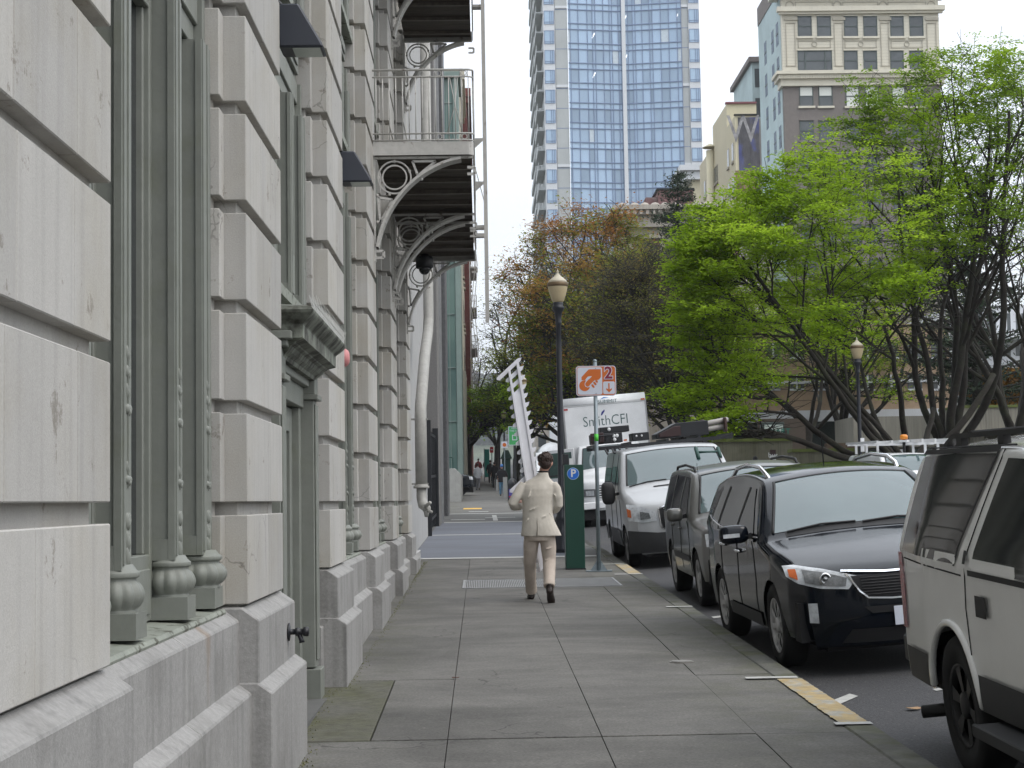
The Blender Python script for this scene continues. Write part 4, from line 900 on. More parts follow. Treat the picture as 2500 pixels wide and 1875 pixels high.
simple('shop_sign', 'glowing orange shop sign hanging among the leaves over the sidewalk', 'shop sign', (o0.x, 130, o0.z), [('letters', lambda b: [b.box(o0.x+.16*k, o0.x+.16*k+.10, 130, 130.05, o1.z+.03*(k % 3), o0.z-.03*((k+1) % 2)) for k in range(7)], mat('orange_neon', (.6, .06, .02), .5, emit=(.9, .12, .03, .7))), ('bracket', lambda b: b.box(o0.x-1.5, o1.x, 130.06, 130.12, o0.z+.0, o0.z+.05), M_BLACK)])
# ---------------------------------------------------------------- vehicles
def paint(name, col, flake=0.0, rough=0.25, metal=0.0, dirt=0.12, coat=0.4, spec=.35):
    return mat(name, col, rough, metal=metal, var=dirt, vscale=1.3, coat=coat, spec=spec, rvar=0.05)
M_TYRE = mat('tyre_rubber', (0.016, 0.016, 0.017), 0.85, var=0.3, vscale=6)
M_RIM = mat('alloy', (0.50, 0.50, 0.51), 0.35, metal=0.35, var=0.15, vscale=8)
M_CHROME = mat('chrome', (0.75, 0.76, 0.78), 0.12, metal=1.0, var=0)
M_WS = mat('windshield_glass', (0.045, 0.078, 0.082), 0.04, var=0.1, vscale=1, ior=1.8, spec=0.65)
M_SG = mat('tinted_side_glass', (0.008, 0.009, 0.010), 0.05, var=0, ior=1.33, spec=0.5)
M_TRIM = mat('black_plastic_trim', (0.014, 0.014, 0.015), 0.6, var=0.1)
M_CLAD = mat('dark_grey_plastic', (0.03, 0.031, 0.033), 0.6, var=0.15)
M_LENS = mat('clear_lamp_lens', (0.42, 0.44, 0.46), 0.08, var=0.35, vscale=14, coat=1.0, ior=1.6)
M_LDARK = mat('lamp_interior', (0.13, 0.135, 0.14), 0.2, var=0.5, vscale=20, coat=1)
M_AMBER = mat('amber_lens', (0.45, 0.10, 0.02), 0.25, coat=0.6)
M_REDL = mat('red_lens', (0.35, 0.01, 0.02), 0.25, coat=0.6)
def interp(P, x):
    if x <= P[0][0]: return P[0][1]
    for (a, b_), (c, d) in zip(P[:-1], P[1:]):
        if x <= c: return b_+(d-b_)*(x-a)/max(1e-9, c-a)
    return P[-1][1]
def smooth_profile(P, step=0.045, rnd=3):
    # corner-cutting keeps the outline monotonic in y
    Q_ = [tuple(p) for p in P]
    for _ in range(rnd):
        R = [Q_[0]]
        for a, c in zip(Q_[:-1], Q_[1:]):
            R += [(a[0]*.78+c[0]*.22, a[1]*.78+c[1]*.22), (a[0]*.22+c[0]*.78, a[1]*.22+c[1]*.78)]
        R.append(Q_[-1]); Q_ = R
    out_ = [Q_[0]]
    for a, c in zip(Q_[:-1], Q_[1:]):
        L = math.dist(a, c); n = max(1, int(L/step))
        for k in range(1, n+1): out_.append((a[0]+(c[0]-a[0])*k/n, a[1]+(c[1]-a[1])*k/n))
    res = [out_[0]]
    for p in out_[1:]:
        if math.dist(p, res[-1]) > 0.012: res.append((max(p[0], res[-1][0]+1e-4), p[1]))
    return res
class Car:
    """body as a lofted shell: top strip follows the centreline profile, flanks hang from it; everything goes through one bend D"""
    def __init__(s, L, prof, hw, belt, tumble, wheels, wr, zsill=0.28, kf=0.30, kr=0.16, crown=None, rnd=None, wsy=(1.1, 2.0), tuck=0.04, arch=1.13):
        s.L, s.prof, s.hwP, s.belt, s.tumble, s.wheels, s.wr, s.zsill = L, smooth_profile(prof), hw, belt, tumble, wheels, wr, zsill
        s.kf, s.kr, s.wsy, s.tuck, s.arch = kf, kr, wsy, tuck, arch
        s.crown = crown or [(0, 0.0), (0.15, 0.02), (wsy[0], 0.05), (wsy[1], 0.05), (L-0.5, 0.05), (L, 0.0)]
        s.rnd = rnd or [(0, 0.05), (0.4, 0.11), (wsy[0], 0.08), (wsy[1], 0.07), (L, 0.06)]
        s.W = max(h for _, h in hw)
        ztop = max(p[1] for p in s.prof); i = [p[1] for p in s.prof].index(ztop)
        s.front = s.prof[:i+1]
    def D(s, x, y, z):
        u = min(1.3, abs(x)/s.W)
        k = interp([(0, s.kf), (0.8, s.kf*0.45), (s.wsy[1], s.kf*0.35), (s.wsy[1]+0.5, 0.0), (s.L-0.8, 0.0), (s.L, -s.kr)], y)
        y2 = y + k*u**2.6
        if z < 0.45 and y < 0.5: y2 += 0.25*(0.45-z)*(1-y/0.5)
        if z < 0.45 and y > s.L-0.5: y2 -= 0.25*(0.45-z)*(1-(s.L-y)/0.5)
        return (x, y2, z)
    def half(s, y, z):
        h = interp(s.hwP, y); zb = interp(s.belt, y)
        if z > zb: h -= s.tumble*(z-zb)*(1+0.25*(z-zb))
        elif z < 0.62: h -= s.tuck*((0.62-z)/0.3)**2*0.6
        else: h -= 0.012*((z-0.62)/max(.2, zb-0.62))
        return h
    def bottom(s, y):
        z = s.zsill
        for wy in s.wheels:
            d = abs(y-wy); R = s.wr*s.arch
            if d < R: z = max(z, s.wr*0.98+math.sqrt(R*R-d*d))
        return z
    def zc(s, y): return interp(s.prof, y)
    def top_pt(s, x, y, off=0.0):
        z = s.zc(y); r = interp(s.rnd, y); cr = interp(s.crown, y)
        hw = s.half(y, z-cr)-r; u = x/hw if hw > 0 else 0
        y0, z0_ = s.zc(y-.03), s.zc(y+.03); n = Vector((0, -(z0_-y0), .06)).normalized()
        p = Vector(s.D(x, y, z-cr*u*u)); return p + n*off
    def side_pt(s, sgn, y, z, off=0.0):
        h = s.half(y, z); p = Vector(s.D(h, y, z)); p.x = sgn*(h+off); return p
    def front_pt(s, x, z, off=0.0):
        F = s.front; y = F[-1][0]
        for (a, c) in zip(F[:-1], F[1:]):
            if a[1] <= z <= c[1]: y = a[0]+(c[0]-a[0])*(z-a[1])/max(1e-6, c[1]-a[1]); break
        if z < F[0][1]: y = F[0][0]
        p = Vector(s.D(x, y, z)); p.y -= off; p.x += math.copysign(off*0.5, x) if abs(x) > s.W*.75 else 0
        return p
    def shell(s, root, m, name='body'):
        b = MB(); b.smooth = True; NX = 14; NR = 5; NZ = 12
        rows = []
        for (y, z) in s.prof:
            r = interp(s.rnd, y); cr = interp(s.crown, y); zs = z-cr
            zb = min(s.bottom(y), zs-0.02); r = min(r, max(0.005, (zs-zb)*0.4)); row = []
            for k in range(NZ):                                   # flank, bottom to shoulder
                zz = zb+(zs-r-zb)*k/NZ; row.append((s.half(y, zz), y, zz))
            h0 = s.half(y, zs-r)
            for k in range(NR+1):
                a = math.pi/2*k/NR; row.append((h0-r*(1-math.cos(a)), y, zs-r+r*math.sin(a)))
            hx = h0-r
            full = [s.D(*p) for p in row]
            for k in range(1, NX): u = 1-2*k/NX; full.append(s.D(hx*u, y, z-cr*u*u))
            full += [(-p[0], p[1], p[2]) for p in [s.D(*p) for p in row][::-1]]
            rows.append([b.vert(p) for p in full])
        for i in range(len(rows)-1):
            for k in range(len(rows[0])-1): b.face((rows[i][k], rows[i+1][k], rows[i+1][k+1], rows[i][k+1]))
        b.face(rows[0]); b.face(rows[-1][::-1])
        o = b.build(name, m, root, weld=True, normals=True)
        u = MB(); W2 = s.W-0.05
        u.box(-W2+.22, W2-.22, 0.25, s.L-0.3, 0.2, 0.62)           # dark underbody and wheel wells
        ws = sorted(s.wheels); segs = [(0.22, ws[0]-s.wr*s.arch), (ws[0]+s.wr*s.arch, ws[1]-s.wr*s.arch), (ws[1]+s.wr*s.arch, s.L-0.25)]
        for a, c in segs:
            if c-a > .1: u.box(-W2+.02, W2-.02, a+s.kf*.25, c, s.zsill-.02, 0.6)
        u.build('underbody', M_DARK, root)
        return o
    def loft(s, fn, lo, hi, nu=10, nv=6, m=None, name='patch', parent=None, thick=True):
        """patch between two polylines (same parameter run), mapped on the body by fn(a,b)"""
        def along(P, t):
            n = len(P)-1; q = min(n-1, int(t*n)); f = t*n-q; a, c = P[q], P[q+1]; return (a[0]+(c[0]-a[0])*f, a[1]+(c[1]-a[1])*f)
        b = MB(); b.smooth = True
        def g(u, v): p, q = along(lo, u), along(hi, u); return fn(p[0]+(q[0]-p[0])*v, p[1]+(q[1]-p[1])*v)
        b.grid(g, nu*(len(lo)-1), nv)
        return b.build(name, m, parent, weld=True)
    def sidepatch(s, lo, hi, m, name, parent, off=0.006, both=True, nu=6, nv=6):
        r = None
        for sg in ((-1, 1) if both else (-1,)):
            o = s.loft(lambda y, z: s.side_pt(sg, y, z, off), lo, hi, nu, nv, m, name, parent); r = r or o
        return r
    def line(s, pts, m, name, parent, w_=0.006, off=0.004, which='side', both=True):
        for sg in ((-1, 1) if both else (-1,)):
            b = MB(); f = (lambda p: s.side_pt(sg, p[0], p[1], off)) if which == 'side' else (lambda p: s.front_pt(p[0], p[1], off)) if which == 'front' else (lambda p: s.top_pt(p[0], p[1], off))
            P = []
            for a, c in zip(pts[:-1], pts[1:]):
                for k in range(6): P.append((a[0]+(c[0]-a[0])*k/6, a[1]+(c[1]-a[1])*k/6))
            P.append(pts[-1]); b.tube([f(p) for p in P], w_/2, 4); b.build(name, m, parent)
            if which != 'side': break
    def wheel(s, root, x, y, w_=0.22, rim=M_RIM, spokes=5, rr=0.66, z=None, hubcap=False):
        R = s.wr; sg = math.copysign(1, x); z = R if z is None else z
        t = MB(); t.smooth = True
        t.X = Matrix.Translation((x, y, z)) @ Matrix.Rotation(math.pi/2*sg, 4, 'Y')       # local z -> outward
        t.lathe([(R*rr, -w_), (R*.93, -w_), (R, -w_+.03), (R, -.03), (R*.96, -.008), (R*.86, 0), (R*rr, -.012), (R*rr, -.06)], (0,0,0), 32, caps=False)
        ty = t.build('tyre', M_TYRE, None)
        wl = empty('wheel', (0, 0, 0)); wl.parent = root; ty.parent = wl
        r_ = MB(); r_.smooth = False; r_.X = t.X
        for k in range(spokes):
            a = 2*math.pi*k/spokes+0.3; hw_ = math.pi/spokes*0.42
            for (a0, a1, r0, r1) in ((a-hw_*.9, a+hw_*.9, R*.10, R*rr*.98),):
                p = [(r0*math.cos(a-.35), r0*math.sin(a-.35), -.03), (r1*math.cos(a0), r1*math.sin(a0), -.02), (r1*math.cos(a1), r1*math.sin(a1), -.02), (r0*math.cos(a+.35), r0*math.sin(a+.35), -.03)]
                r_.poly(p)
        r_.smooth = True
        r_.lathe([(R*.2, -.05), (R*.19, -.018), (R*.1, -.01), (.004, -.008)], (0,0,0), 20)
        r_.lathe([(R*rr*.90, -.05), (R*rr*.93, -.02), (R*rr*.995, -.008), (R*rr, -.02)], (0,0,0), 32, caps=False)
        r_.build('rim', rim, wl)
        d_ = MB(); d_.X = t.X; d_.lathe([(R*rr*.97, -.10), (R*rr*.97, -.085), (.004, -.085)], (0,0,0), 24); d_.build('brake_disc', M_DARK, wl)
        return wl
    def wheels_all(s, root, track=None, **k):
        for y in s.wheels:
            kk = s.D(s.W, y, s.wr)[1]-y
            for sg in (-1, 1): s.wheel(root, sg*(interp(s.hwP, y)-0.015 if track is None else track), y+kk, **k)
    def mirror(s, root, y, z, m, arm=M_TRIM, size=(0.12, 0.10, 0.085), out=0.22, both=True):
        for sg in (-1, 1):
            p = s.side_pt(sg, y, z); mr_ = empty('mirror', (0,0,0)); mr_.parent = root
            b = MB(); b.smooth = True; b.ellipsoid((p.x+sg*out*.62, p.y, p.z+.02), size, 14, 10)
            me_ = b.build('mirror_cap', m, mr_)
            for v in me_.data.vertices:                     # squarer than an ellipsoid
                d = Vector(v.co)-Vector((p.x+sg*out*.62, p.y, p.z+.02))
                q = [math.copysign(abs(d[i]/size[i])**0.6*size[i], d[i]) for i in range(3)]
                v.co = Vector((p.x+sg*out*.62, p.y, p.z+.02))+Vector(q)
            b = MB(); b.bar(p, (p.x+sg*out*.4, p.y, p.z-.02), .07, .05); b.build('mirror_arm', arm, mr_)
def car_root(name, label, cat, x, yf, group=None, roll=None, yaw=0, dz=0):
    """origin under the middle of the front bumper, tilted with the road's crossfall and gradient"""
    xx = x; rl = -math.atan(0.075) if roll is None else roll
    r = empty(name, (x, yf, RZ(x, yf)+dz), (math.atan(0.01925), rl, yaw)); return tag(r, label, cat, group)
def plate(c, root, x, z, w_, h, txt, col, off=.02):
    p = c.front_pt(0, z); b = MB(); b.box(x-w_/2, x+w_/2, p.y-off-.004, p.y-off, z-h/2, z+h/2); pl = b.build('number_plate', M_SWHITE, root, bevel=.003)
    if txt: text_mesh('plate_number', txt, h*.62, mat('plate_blue', (.02, .05, .25), .5), face_cam(x, p.y-off-.0055, z+.005), pl, .0004, sx=.8)
    return pl
GRP = 'vehicles parked along the kerb'
# ---- dark crossover (front faces the camera)
KL = 4.69
kia = Car(KL, [(0, .24), (0, .52), (.02, .72), (.07, .82), (.20, .89), (.55, .975), (1.10, 1.08), (1.28, 1.12), (1.62, 1.36), (2.0, 1.585), (2.25, 1.645), (3.0, 1.69), (3.7, 1.665), (4.25, 1.60), (4.42, 1.53), (4.55, 1.2), (4.66, 1.0), (4.69, .7), (4.69, .3)],
          [(0, .80), (.25, .90), (.9, .935), (3.8, .94), (4.5, .90), (4.69, .86)], [(0, .85), (1.2, 1.02), (3, 1.08), (4.3, 1.16), (4.69, 1.1)], 0.43, (0.93, 3.63), 0.355, zsill=.30, kf=.36, kr=.18, wsy=(1.25, 2.05))
r = car_root('crossover', 'black-navy crossover with a chrome-edged grille and silver roof rails, second in the kerb row', 'car', 3.47, 13.05, GRP, yaw=math.radians(1.4))
P_NAVY = paint('navy_black_paint', (0.004, 0.006, 0.010), rough=.10, coat=.12, spec=.28)
kia.shell(r, P_NAVY); kia.wheels_all(r, spokes=9)
def windshield(c, root, y0, y1, f=.93, m=M_WS, off=.006, name='windshield'):
    def fn(u, v):
        y = y0+(y1-y0)*v; z = c.zc(y); hw = c.half(y, z-interp(c.crown, y))-interp(c.rnd, y); return c.top_pt((2*u-1)*hw*f, y, off)
    b = MB(); b.smooth = True; b.grid(fn, 16, 10, flip=True); w_ = b.build(name, m, root, weld=True)
    e = MB(); e.smooth = True
    for k in (0, 1): e.tube([Vector(fn(k, v/10))+Vector((0, 0, .001)) for v in range(11)], .014, 5)
    e.tube([Vector(fn(v/12, 1))-Vector((0, 0, .004)) for v in range(13)], .012, 5); e.build('windshield_seal', M_TRIM, root)
    return w_
ws = windshield(kia, r, 1.33, 2.03, .97)
def wipers(c, root, y, xs, m=M_TRIM):
    for (x0, x1, dy) in xs:
        b = MB(); b.tube([c.top_pt(x0, y, .014), c.top_pt((x0+x1)/2, y+dy*.5+.02, .018), c.top_pt(x1, y+dy, .014)], .010, 5); b.build('wiper', m, root)
wipers(kia, r, 1.31, [(-.68, -.08, .015), (-.02, .62, .03)])
b = MB(); b.smooth = True; b.grid(lambda u, v: kia.top_pt((2*u-1)*.70, 1.245+.085*v, .004), 12, 2, flip=True); b.build('cowl', M_TRIM, r)
sg_ = kia.sidepatch([(1.62, 1.10), (2.4, 1.105), (3.35, 1.15), (4.10, 1.23)], [(1.64, 1.115), (2.28, 1.50), (3.3, 1.535), (3.98, 1.44)], M_SG, 'side_window', r)
for yy in (2.50, 3.42): kia.sidepatch([(yy, 1.10), (yy+.07, 1.10)], [(yy+.02, 1.51), (yy+.10, 1.51)], M_TRIM, 'pillar', r, off=.010, nu=1)
kia.line([(1.55, 1.09), (2.4, 1.09), (3.35, 1.135), (4.15, 1.22)], M_CHROME, 'window_trim', r, .018, .006)
for ln in ([(1.62, 1.05), (1.55, .7), (1.60, .36)], [(2.52, 1.07), (2.52, .40)], [(3.40, 1.10), (3.40, .72), (3.26, .45)]): kia.line(ln, M_DARK, 'door_gap', r, .009, .001)
for (a, z) in ((2.26, .93), (3.12, .96)):
    for sg in (-1, 1):
        b = MB(); b.smooth = True; b.tube([kia.side_pt(sg, a, z, .004), kia.side_pt(sg, a+.03, z+.004, .035), kia.side_pt(sg, a+.17, z+.01, .035), kia.side_pt(sg, a+.20, z+.01, .004)], (.014), 8); b.build('door_handle', M_CHROME, r)
kia.sidepatch([(1.45, .30), (3.1, .30)], [(1.45, .42), (3.1, .42)], M_CLAD, 'sill_cladding', r, off=.012)
for sg in (-1, 1):
    b = MB(); b.smooth = True
    P = [kia.top_pt(sg*(.60+.02*(q > 0)), y, .0) + Vector((0, 0, h)) for q, (y, h) in enumerate(((2.22, -.03), (2.35, .03), (2.6, .075), (3.2, .085), (3.8, .07), (4.08, .02), (4.18, -.04)))]
    b.tube(P, .021, 8); b.build('roof_rail', M_CHROME, r)
kia.mirror(r, 1.72, 1.10, P_NAVY, size=(.135, .085, .085), out=.26)
for sg in (-1, 1):
    b = MB(); p = kia.side_pt(sg, 1.72, 1.10); b.box(p.x+sg*.12, p.x+sg*.27, p.y-.088, p.y-.075, p.z-.005, p.z+.03); b.build('mirror_indicator', M_LENS, r)
def fp(c, sg, off): return lambda x, z: c.front_pt(sg*x, z, off)
for sg in (-1, 1):                                     # swept headlamps
    h = kia.loft(fp(kia, sg, .010), [(.50, .70), (.70, .715), (.85, .76), (.925, .82)], [(.42, .80), (.65, .865), (.84, .905), (.925, .90)], 5, 6, M_LENS, 'headlight', r)
    kia.loft(fp(kia, sg, .016), [(.52, .725), (.66, .735), (.80, .765)], [(.50, .79), (.66, .84), (.80, .87)], 5, 5, M_LDARK, 'headlight_inner', h)
    kia.loft(fp(kia, sg, .020), [(.845, .79), (.90, .82)], [(.84, .875), (.895, .875)], 4, 4, M_AMBER, 'headlight_indicator', h)
    b = MB(); p = kia.front_pt(sg*.66, .79, .022); b.smooth = True; b.X = Matrix.Translation(p) @ Matrix.Rotation(math.pi/2, 4, 'X'); b.lathe([(.05, -.01), (.05, .004), (.042, .008), (.03, .002), (.003, .012)], (0,0,0), 18); b.build('projector', M_CHROME, h)
    kia.loft(fp(kia, sg, .008), [(.735, .44), (.80, .445)], [(.735, .60), (.80, .60)], 3, 6, M_LENS, 'fog_light', r)
g_ = kia.loft(fp(kia, 1, .012), [(-.42, .64), (-.2, .625), (.2, .625), (.42, .64)], [(-.47, .80), (-.2, .80), (.2, .80), (.47, .80)], 6, 6, M_DARK, 'grille', r)
for a, zz in enumerate([.65+.022*k for k in range(7)]):
    b = MB(); b.tube([kia.front_pt(x, zz, .018) for x in [-.40+.08*k for k in range(11)]], .004, 4); b.build('grille_bar', M_TRIM, g_)
kia.line([(-.53, .84), (-.2, .815), (.2, .815), (.53, .84)], M_CHROME, 'grille_chrome', r, .030, .014, 'front')
kia.line([(-.50, .82), (-.42, .68), (-.36, .625), (-.18, .61), (.18, .61), (.36, .625), (.42, .68), (.50, .82)], M_CHROME, 'grille_chrome', r, .018, .014, 'front')
kia.loft(fp(kia, 1, .006), [(-.34, .50), (.34, .50)], [(-.40, .555), (.40, .555)], 10, 3, M_DARK, 'upper_intake', r)
kia.loft(fp(kia, 1, .006), [(-.58, .27), (.58, .27)], [(-.50, .38), (.50, .38)], 12, 3, M_DARK, 'lower_intake', r)
b = MB(); b.smooth = True; p = kia.front_pt(0, .73, .03); b.X = Matrix.Translation(p) @ Matrix.Rotation(math.pi/2, 4, 'X') @ Matrix.Diagonal((1.9, 1, 1, 1)); b.lathe([(.045, -.015), (.045, .004), (.036, .008), (.003, .009)], (0,0,0), 24); b.build('oval_badge', M_CHROME, r)
plate(kia, r, -.03, .47, .30, .15, '503', None)
b = MB(); b.tube([(.30, 3.9, 1.66), (.26, 3.72, 1.98)], [.008, .004], 6); b.build('antenna', M_TRIM, r)
kia.line([(-.72, .30), (-.62, .98)], M_DARK, 'bonnet_gap', r, .006, .001, 'front') if False else None
# ---- sage grey boxy SUV behind it
gs = Car(4.45, [(0, .28), (0, .60), (.04, .80), (.12, .94), (.30, 1.0), (.95, 1.07), (1.12, 1.11), (1.40, 1.38), (1.68, 1.60), (1.85, 1.675), (2.6, 1.72), (3.9, 1.70), (4.25, 1.64), (4.38, 1.2), (4.44, .9), (4.45, .35)],
         [(0, .80), (.3, .87), (.9, .90), (4.0, .90), (4.45, .86)], [(0, .9), (1.1, 1.03), (4.45, 1.06)], .27, (.88, 3.5), .345, zsill=.33, kf=.25, kr=.1, wsy=(1.1, 1.75))
r = car_root('compact_suv', 'sage-grey boxy SUV between the black crossover and the white van', 'car', 3.55, 19.2, GRP)
P_SAGE = paint('sage_grey_paint', (0.105, 0.105, 0.098), metal=.3, rough=.3)
gs.shell(r, P_SAGE); gs.wheels_all(r, spokes=6); windshield(gs, r, 1.17, 1.73, .95)
gs.sidepatch([(1.42, 1.07), (2.3, 1.08), (3.3, 1.09), (4.05, 1.11)], [(1.50, 1.16), (1.84, 1.56), (3.3, 1.60), (3.98, 1.56)], M_SG, 'side_window', r)
for yy in (2.25, 3.15): gs.sidepatch([(yy, 1.06), (yy+.09, 1.06)], [(yy, 1.60), (yy+.09, 1.60)], P_SAGE, 'pillar', r, off=.011, nu=1)
for ln in ([(1.35, 1.04), (1.32, .40)], [(2.28, 1.05), (2.28, .40)], [(3.2, 1.07), (3.15, .6)]): gs.line(ln, M_DARK, 'door_gap', r, .009, .001)
gs.mirror(r, 1.50, 1.10, P_SAGE, size=(.105, .09, .085), out=.24)
for (a, z) in ((2.08, .92), (2.96, .94)):
    for sg in (-1, 1):
        b = MB(); b.tube([gs.side_pt(sg, a, z, .0), gs.side_pt(sg, a+.02, z, .03), gs.side_pt(sg, a+.15, z, .03), gs.side_pt(sg, a+.17, z, .0)], .013, 6); b.build('door_handle', P_SAGE, r)
gs.sidepatch([(1.35, .52), (3.0, .52)], [(1.35, .60), (3.0, .60)], M_CLAD, 'rub_strip', r, off=.014)
for sg in (-1, 1):
    gs.loft(fp(gs, sg, .01), [(.50, .74), (.84, .76)], [(.52, .90), (.84, .91)], 8, 4, M_LENS, 'headlight', r)
    b = MB(); b.smooth = True; b.tube([gs.top_pt(sg*.66, y, 0)+Vector((0,0,h)) for y, h in ((1.9, -.02), (2.05, .05), (2.9, .06), (3.8, .05), (3.95, -.02))], .018, 6); b.build('roof_rail', M_TRIM, r)
gs.loft(fp(gs, 1, .01), [(-.42, .66), (.42, .66)], [(-.44, .86), (.44, .86)], 10, 4, M_DARK, 'grille', r)
b = MB(); b.tube([(-.70, 1.35, 1.14), (-.72, 1.33, 1.75)], [.005, .003], 5); b.build('antenna', M_TRIM, r)
# ---- white low-roof van
VL = 5.53
van = Car(VL, [(0, .26), (0, .62), (.02, .92), (.08, 1.05), (.20, 1.12), (.60, 1.235), (.95, 1.33), (1.15, 1.42), (1.50, 1.72), (1.84, 1.98), (2.05, 2.05), (3.0, 2.08), (5.1, 2.06), (5.38, 1.98), (5.48, 1.6), (5.53, 1.0), (5.53, .4)],
          [(0, .86), (.35, .97), (1.0, 1.02), (5.0, 1.02), (5.53, .98)], [(0, 1.0), (1.2, 1.22), (5.53, 1.26)], .17, (1.0, 4.28), .355, zsill=.34, kf=.34, kr=.08, wsy=(1.1, 1.9))
r = car_root('cargo_van', 'white and grey low-roof van parked at the kerb with a loaded black roof rack', 'van', 3.52, 27.3, GRP)
P_VAN = paint('van_white_paint', (0.38, 0.39, 0.40), rough=.3)
van.shell(r, P_VAN); van.wheels_all(r, spokes=5, rim=mat('dull_rim', (.16, .16, .165), .5, metal=.3)); windshield(van, r, 1.16, 1.86, .97)
wipers(van, r, 1.12, [(-.85, -.2, .05), (0, .6, .05)])
van.sidepatch([(1.62, 1.22), (2.22, 1.22)], [(1.72, 1.50), (2.22, 1.74)], M_SG, 'side_window', r)
van.sidepatch([(2.42, 1.24), (3.3, 1.24)], [(2.42, 1.74), (3.3, 1.74)], M_SG, 'side_window', r); van.sidepatch([(3.5, 1.24), (4.9, 1.24)], [(3.5, 1.72), (4.9, 1.72)], M_SG, 'side_window', r)
van.sidepatch([(.55, .34), (.95, .34)], [(.55, .5), (.95, .5)], M_CLAD, 'side_cladding', r, off=.012) if False else None
van.sidepatch([(1.5, .345), (3.75, .345)], [(1.5, .62), (3.75, .62)], M_CLAD, 'side_cladding', r, off=.014)
van.sidepatch([(4.8, .345), (5.3, .345)], [(4.8, .62), (5.3, .62)], M_CLAD, 'side_cladding', r, off=.014)
van.loft(fp(van, 1, .014), [(-1.02, .27), (-.6, .27), (.6, .27), (1.02, .27)], [(-1.02, .66), (-.55, .60), (.55, .60), (1.02, .66)], 6, 5, M_CLAD, 'bumper', r)
for ln in ([(1.42, 1.15), (1.40, .66)], [(2.32, 1.95), (2.32, .45)], [(3.42, 1.95), (3.42, .45)]): van.line(ln, M_DARK, 'door_gap', r, .012, .001)
van.mirror(r, 1.45, 1.27, M_TRIM, size=(.12, .10, .20), out=.30)
for sg in (-1, 1):
    h = van.loft(fp(van, sg, .010), [(.54, .80), (.78, .775), (1.0, .83)], [(.56, .95), (.80, 1.06), (1.0, 1.10)], 6, 6, M_LENS, 'headlight', r)
    van.loft(fp(van, sg, .016), [(.64, .84), (.80, .83)], [(.66, .93), (.80, .97)], 6, 4, M_LDARK, 'headlight_inner', h)
    van.loft(fp(van, sg, .017), [(.94, .87), (1.0, .89)], [(.94, 1.0), (1.0, 1.03)], 3, 4, M_AMBER, 'headlight_indicator', h)
g_ = van.loft(fp(van, 1, .012), [(-.46, .68), (-.3, .64), (.3, .64), (.46, .68)], [(-.5, .98), (-.42, 1.02), (.42, 1.02), (.5, .98)], 6, 6, M_DARK, 'grille', r)
for zz in (.70, .79, .88, .97):
    b = MB(); b.smooth = True
    for dz in (0, .035): b.tube([van.front_pt(x, zz+dz-.015, .022) for x in [-.42+.12*k for k in range(8)]], .010, 6)
    b.build('grille_bar', M_CHROME, g_)
van.line([(-.50, 1.0), (-.48, .68), (-.36, .63), (.36, .63), (.48, .68), (.50, 1.0), (.40, 1.03), (-.40, 1.03), (-.50, 1.0)], M_CHROME, 'grille_chrome', r, .022, .016, 'front')
b = MB(); b.smooth = True; b.grid(lambda u, v: van.top_pt(-.45+.6*u, .98+.05*v, .006), 8, 2, flip=True); b.build('bonnet_vent', M_DARK, r)
b = MB(); b.smooth = True; b.tube([van.top_pt(.45, 1.82, .012), van.top_pt(.45, 1.55, .012)], .035, 6); b.tube([van.top_pt(.85, 1.82, .012), van.top_pt(.85, 1.58, .012)], .035, 6); b.tube([van.top_pt(.45, 1.70, .012), van.top_pt(.85, 1.72, .012)], .02, 6); b.build('windshield_sticker', mat('dark_green_film', (.01, .05, .04), .5), r)
# black rack and its load on the roof
b = MB()
for y in (3.2, 4.9):
    b.box(-1.28, 1.35, y, y+.08, 2.07, 2.13)
    for x in (-.9, -.1, .8): b.box(x, x+.05, y, y+.05, 2.02, 2.07)
for x in (-1.28, -.6, .1, .7, 1.3): b.box(x, x+.05, 3.2, 4.95, 2.131, 2.17)
for k in range(4): b.bar((-1.05+.13*k, 3.2, 2.07), (-1.02+.13*k, 3.1, 1.98), .03, .03)
b.build('roof_rack', M_BLACK, r)
CRx, y0 = r.location.x, 27.3
def on_van(name, label, cat, parts):
    q = empty(name, (0, 0, 0)); q.matrix_world = r.matrix_basis.copy(); bpy.context.view_layer.update()
    for pn, fn, m in parts: bb = MB(); fn(bb); bb.build(pn, m, q, bevel=.01)
    return tag(q, label, cat)
M_MAR = mat('maroon_case', (.030, .012, .012), .4, var=.2)
on_van('equipment_case', 'black and maroon box with white dials at the left of the van roof rack', 'equipment case', [
    ('case', lambda b: (b.box(-1.28, -.70, 3.3, 4.0, 2.18, 2.37), b.box(-1.10, -.55, 3.4, 4.1, 2.371, 2.49)), M_BLACK),
    ('side_panel', lambda b: b.box(-1.30, -1.05, 3.25, 3.295, 2.2, 2.39), M_MAR),
    *[('dial', lambda b, x=x, z=z: b.ellipsoid((x, 3.29 if z < 2.37 else 3.39, z), (.035, .02, .035), 10, 6), M_WHITE) for x, z in ((-.93, 2.44), (-.86, 2.31), (-.80, 2.31), (-.85, 2.24))],
    ('cage', lambda b: [b.bar((-1.28+.11*k, 3.2, 2.18), (-1.22+.11*k, 3.2, 2.33), .02, .02) for k in range(4)]+[b.bar((-1.28, 3.2, 2.33), (-.86, 3.2, 2.33), .02, .02)], M_BLACK)])
on_van('equipment_case', 'lower black case beside the dialled box on the van roof rack', 'equipment case', [('case', lambda b: b.box(-.50, -.18, 3.5, 4.2, 2.18, 2.33), M_BLACK), ('knobs', lambda b: [b.ellipsoid((x, 3.49, 2.27), (.02, .02, .02), 8, 6) for x in (-.42, -.32)], M_WHITE)])
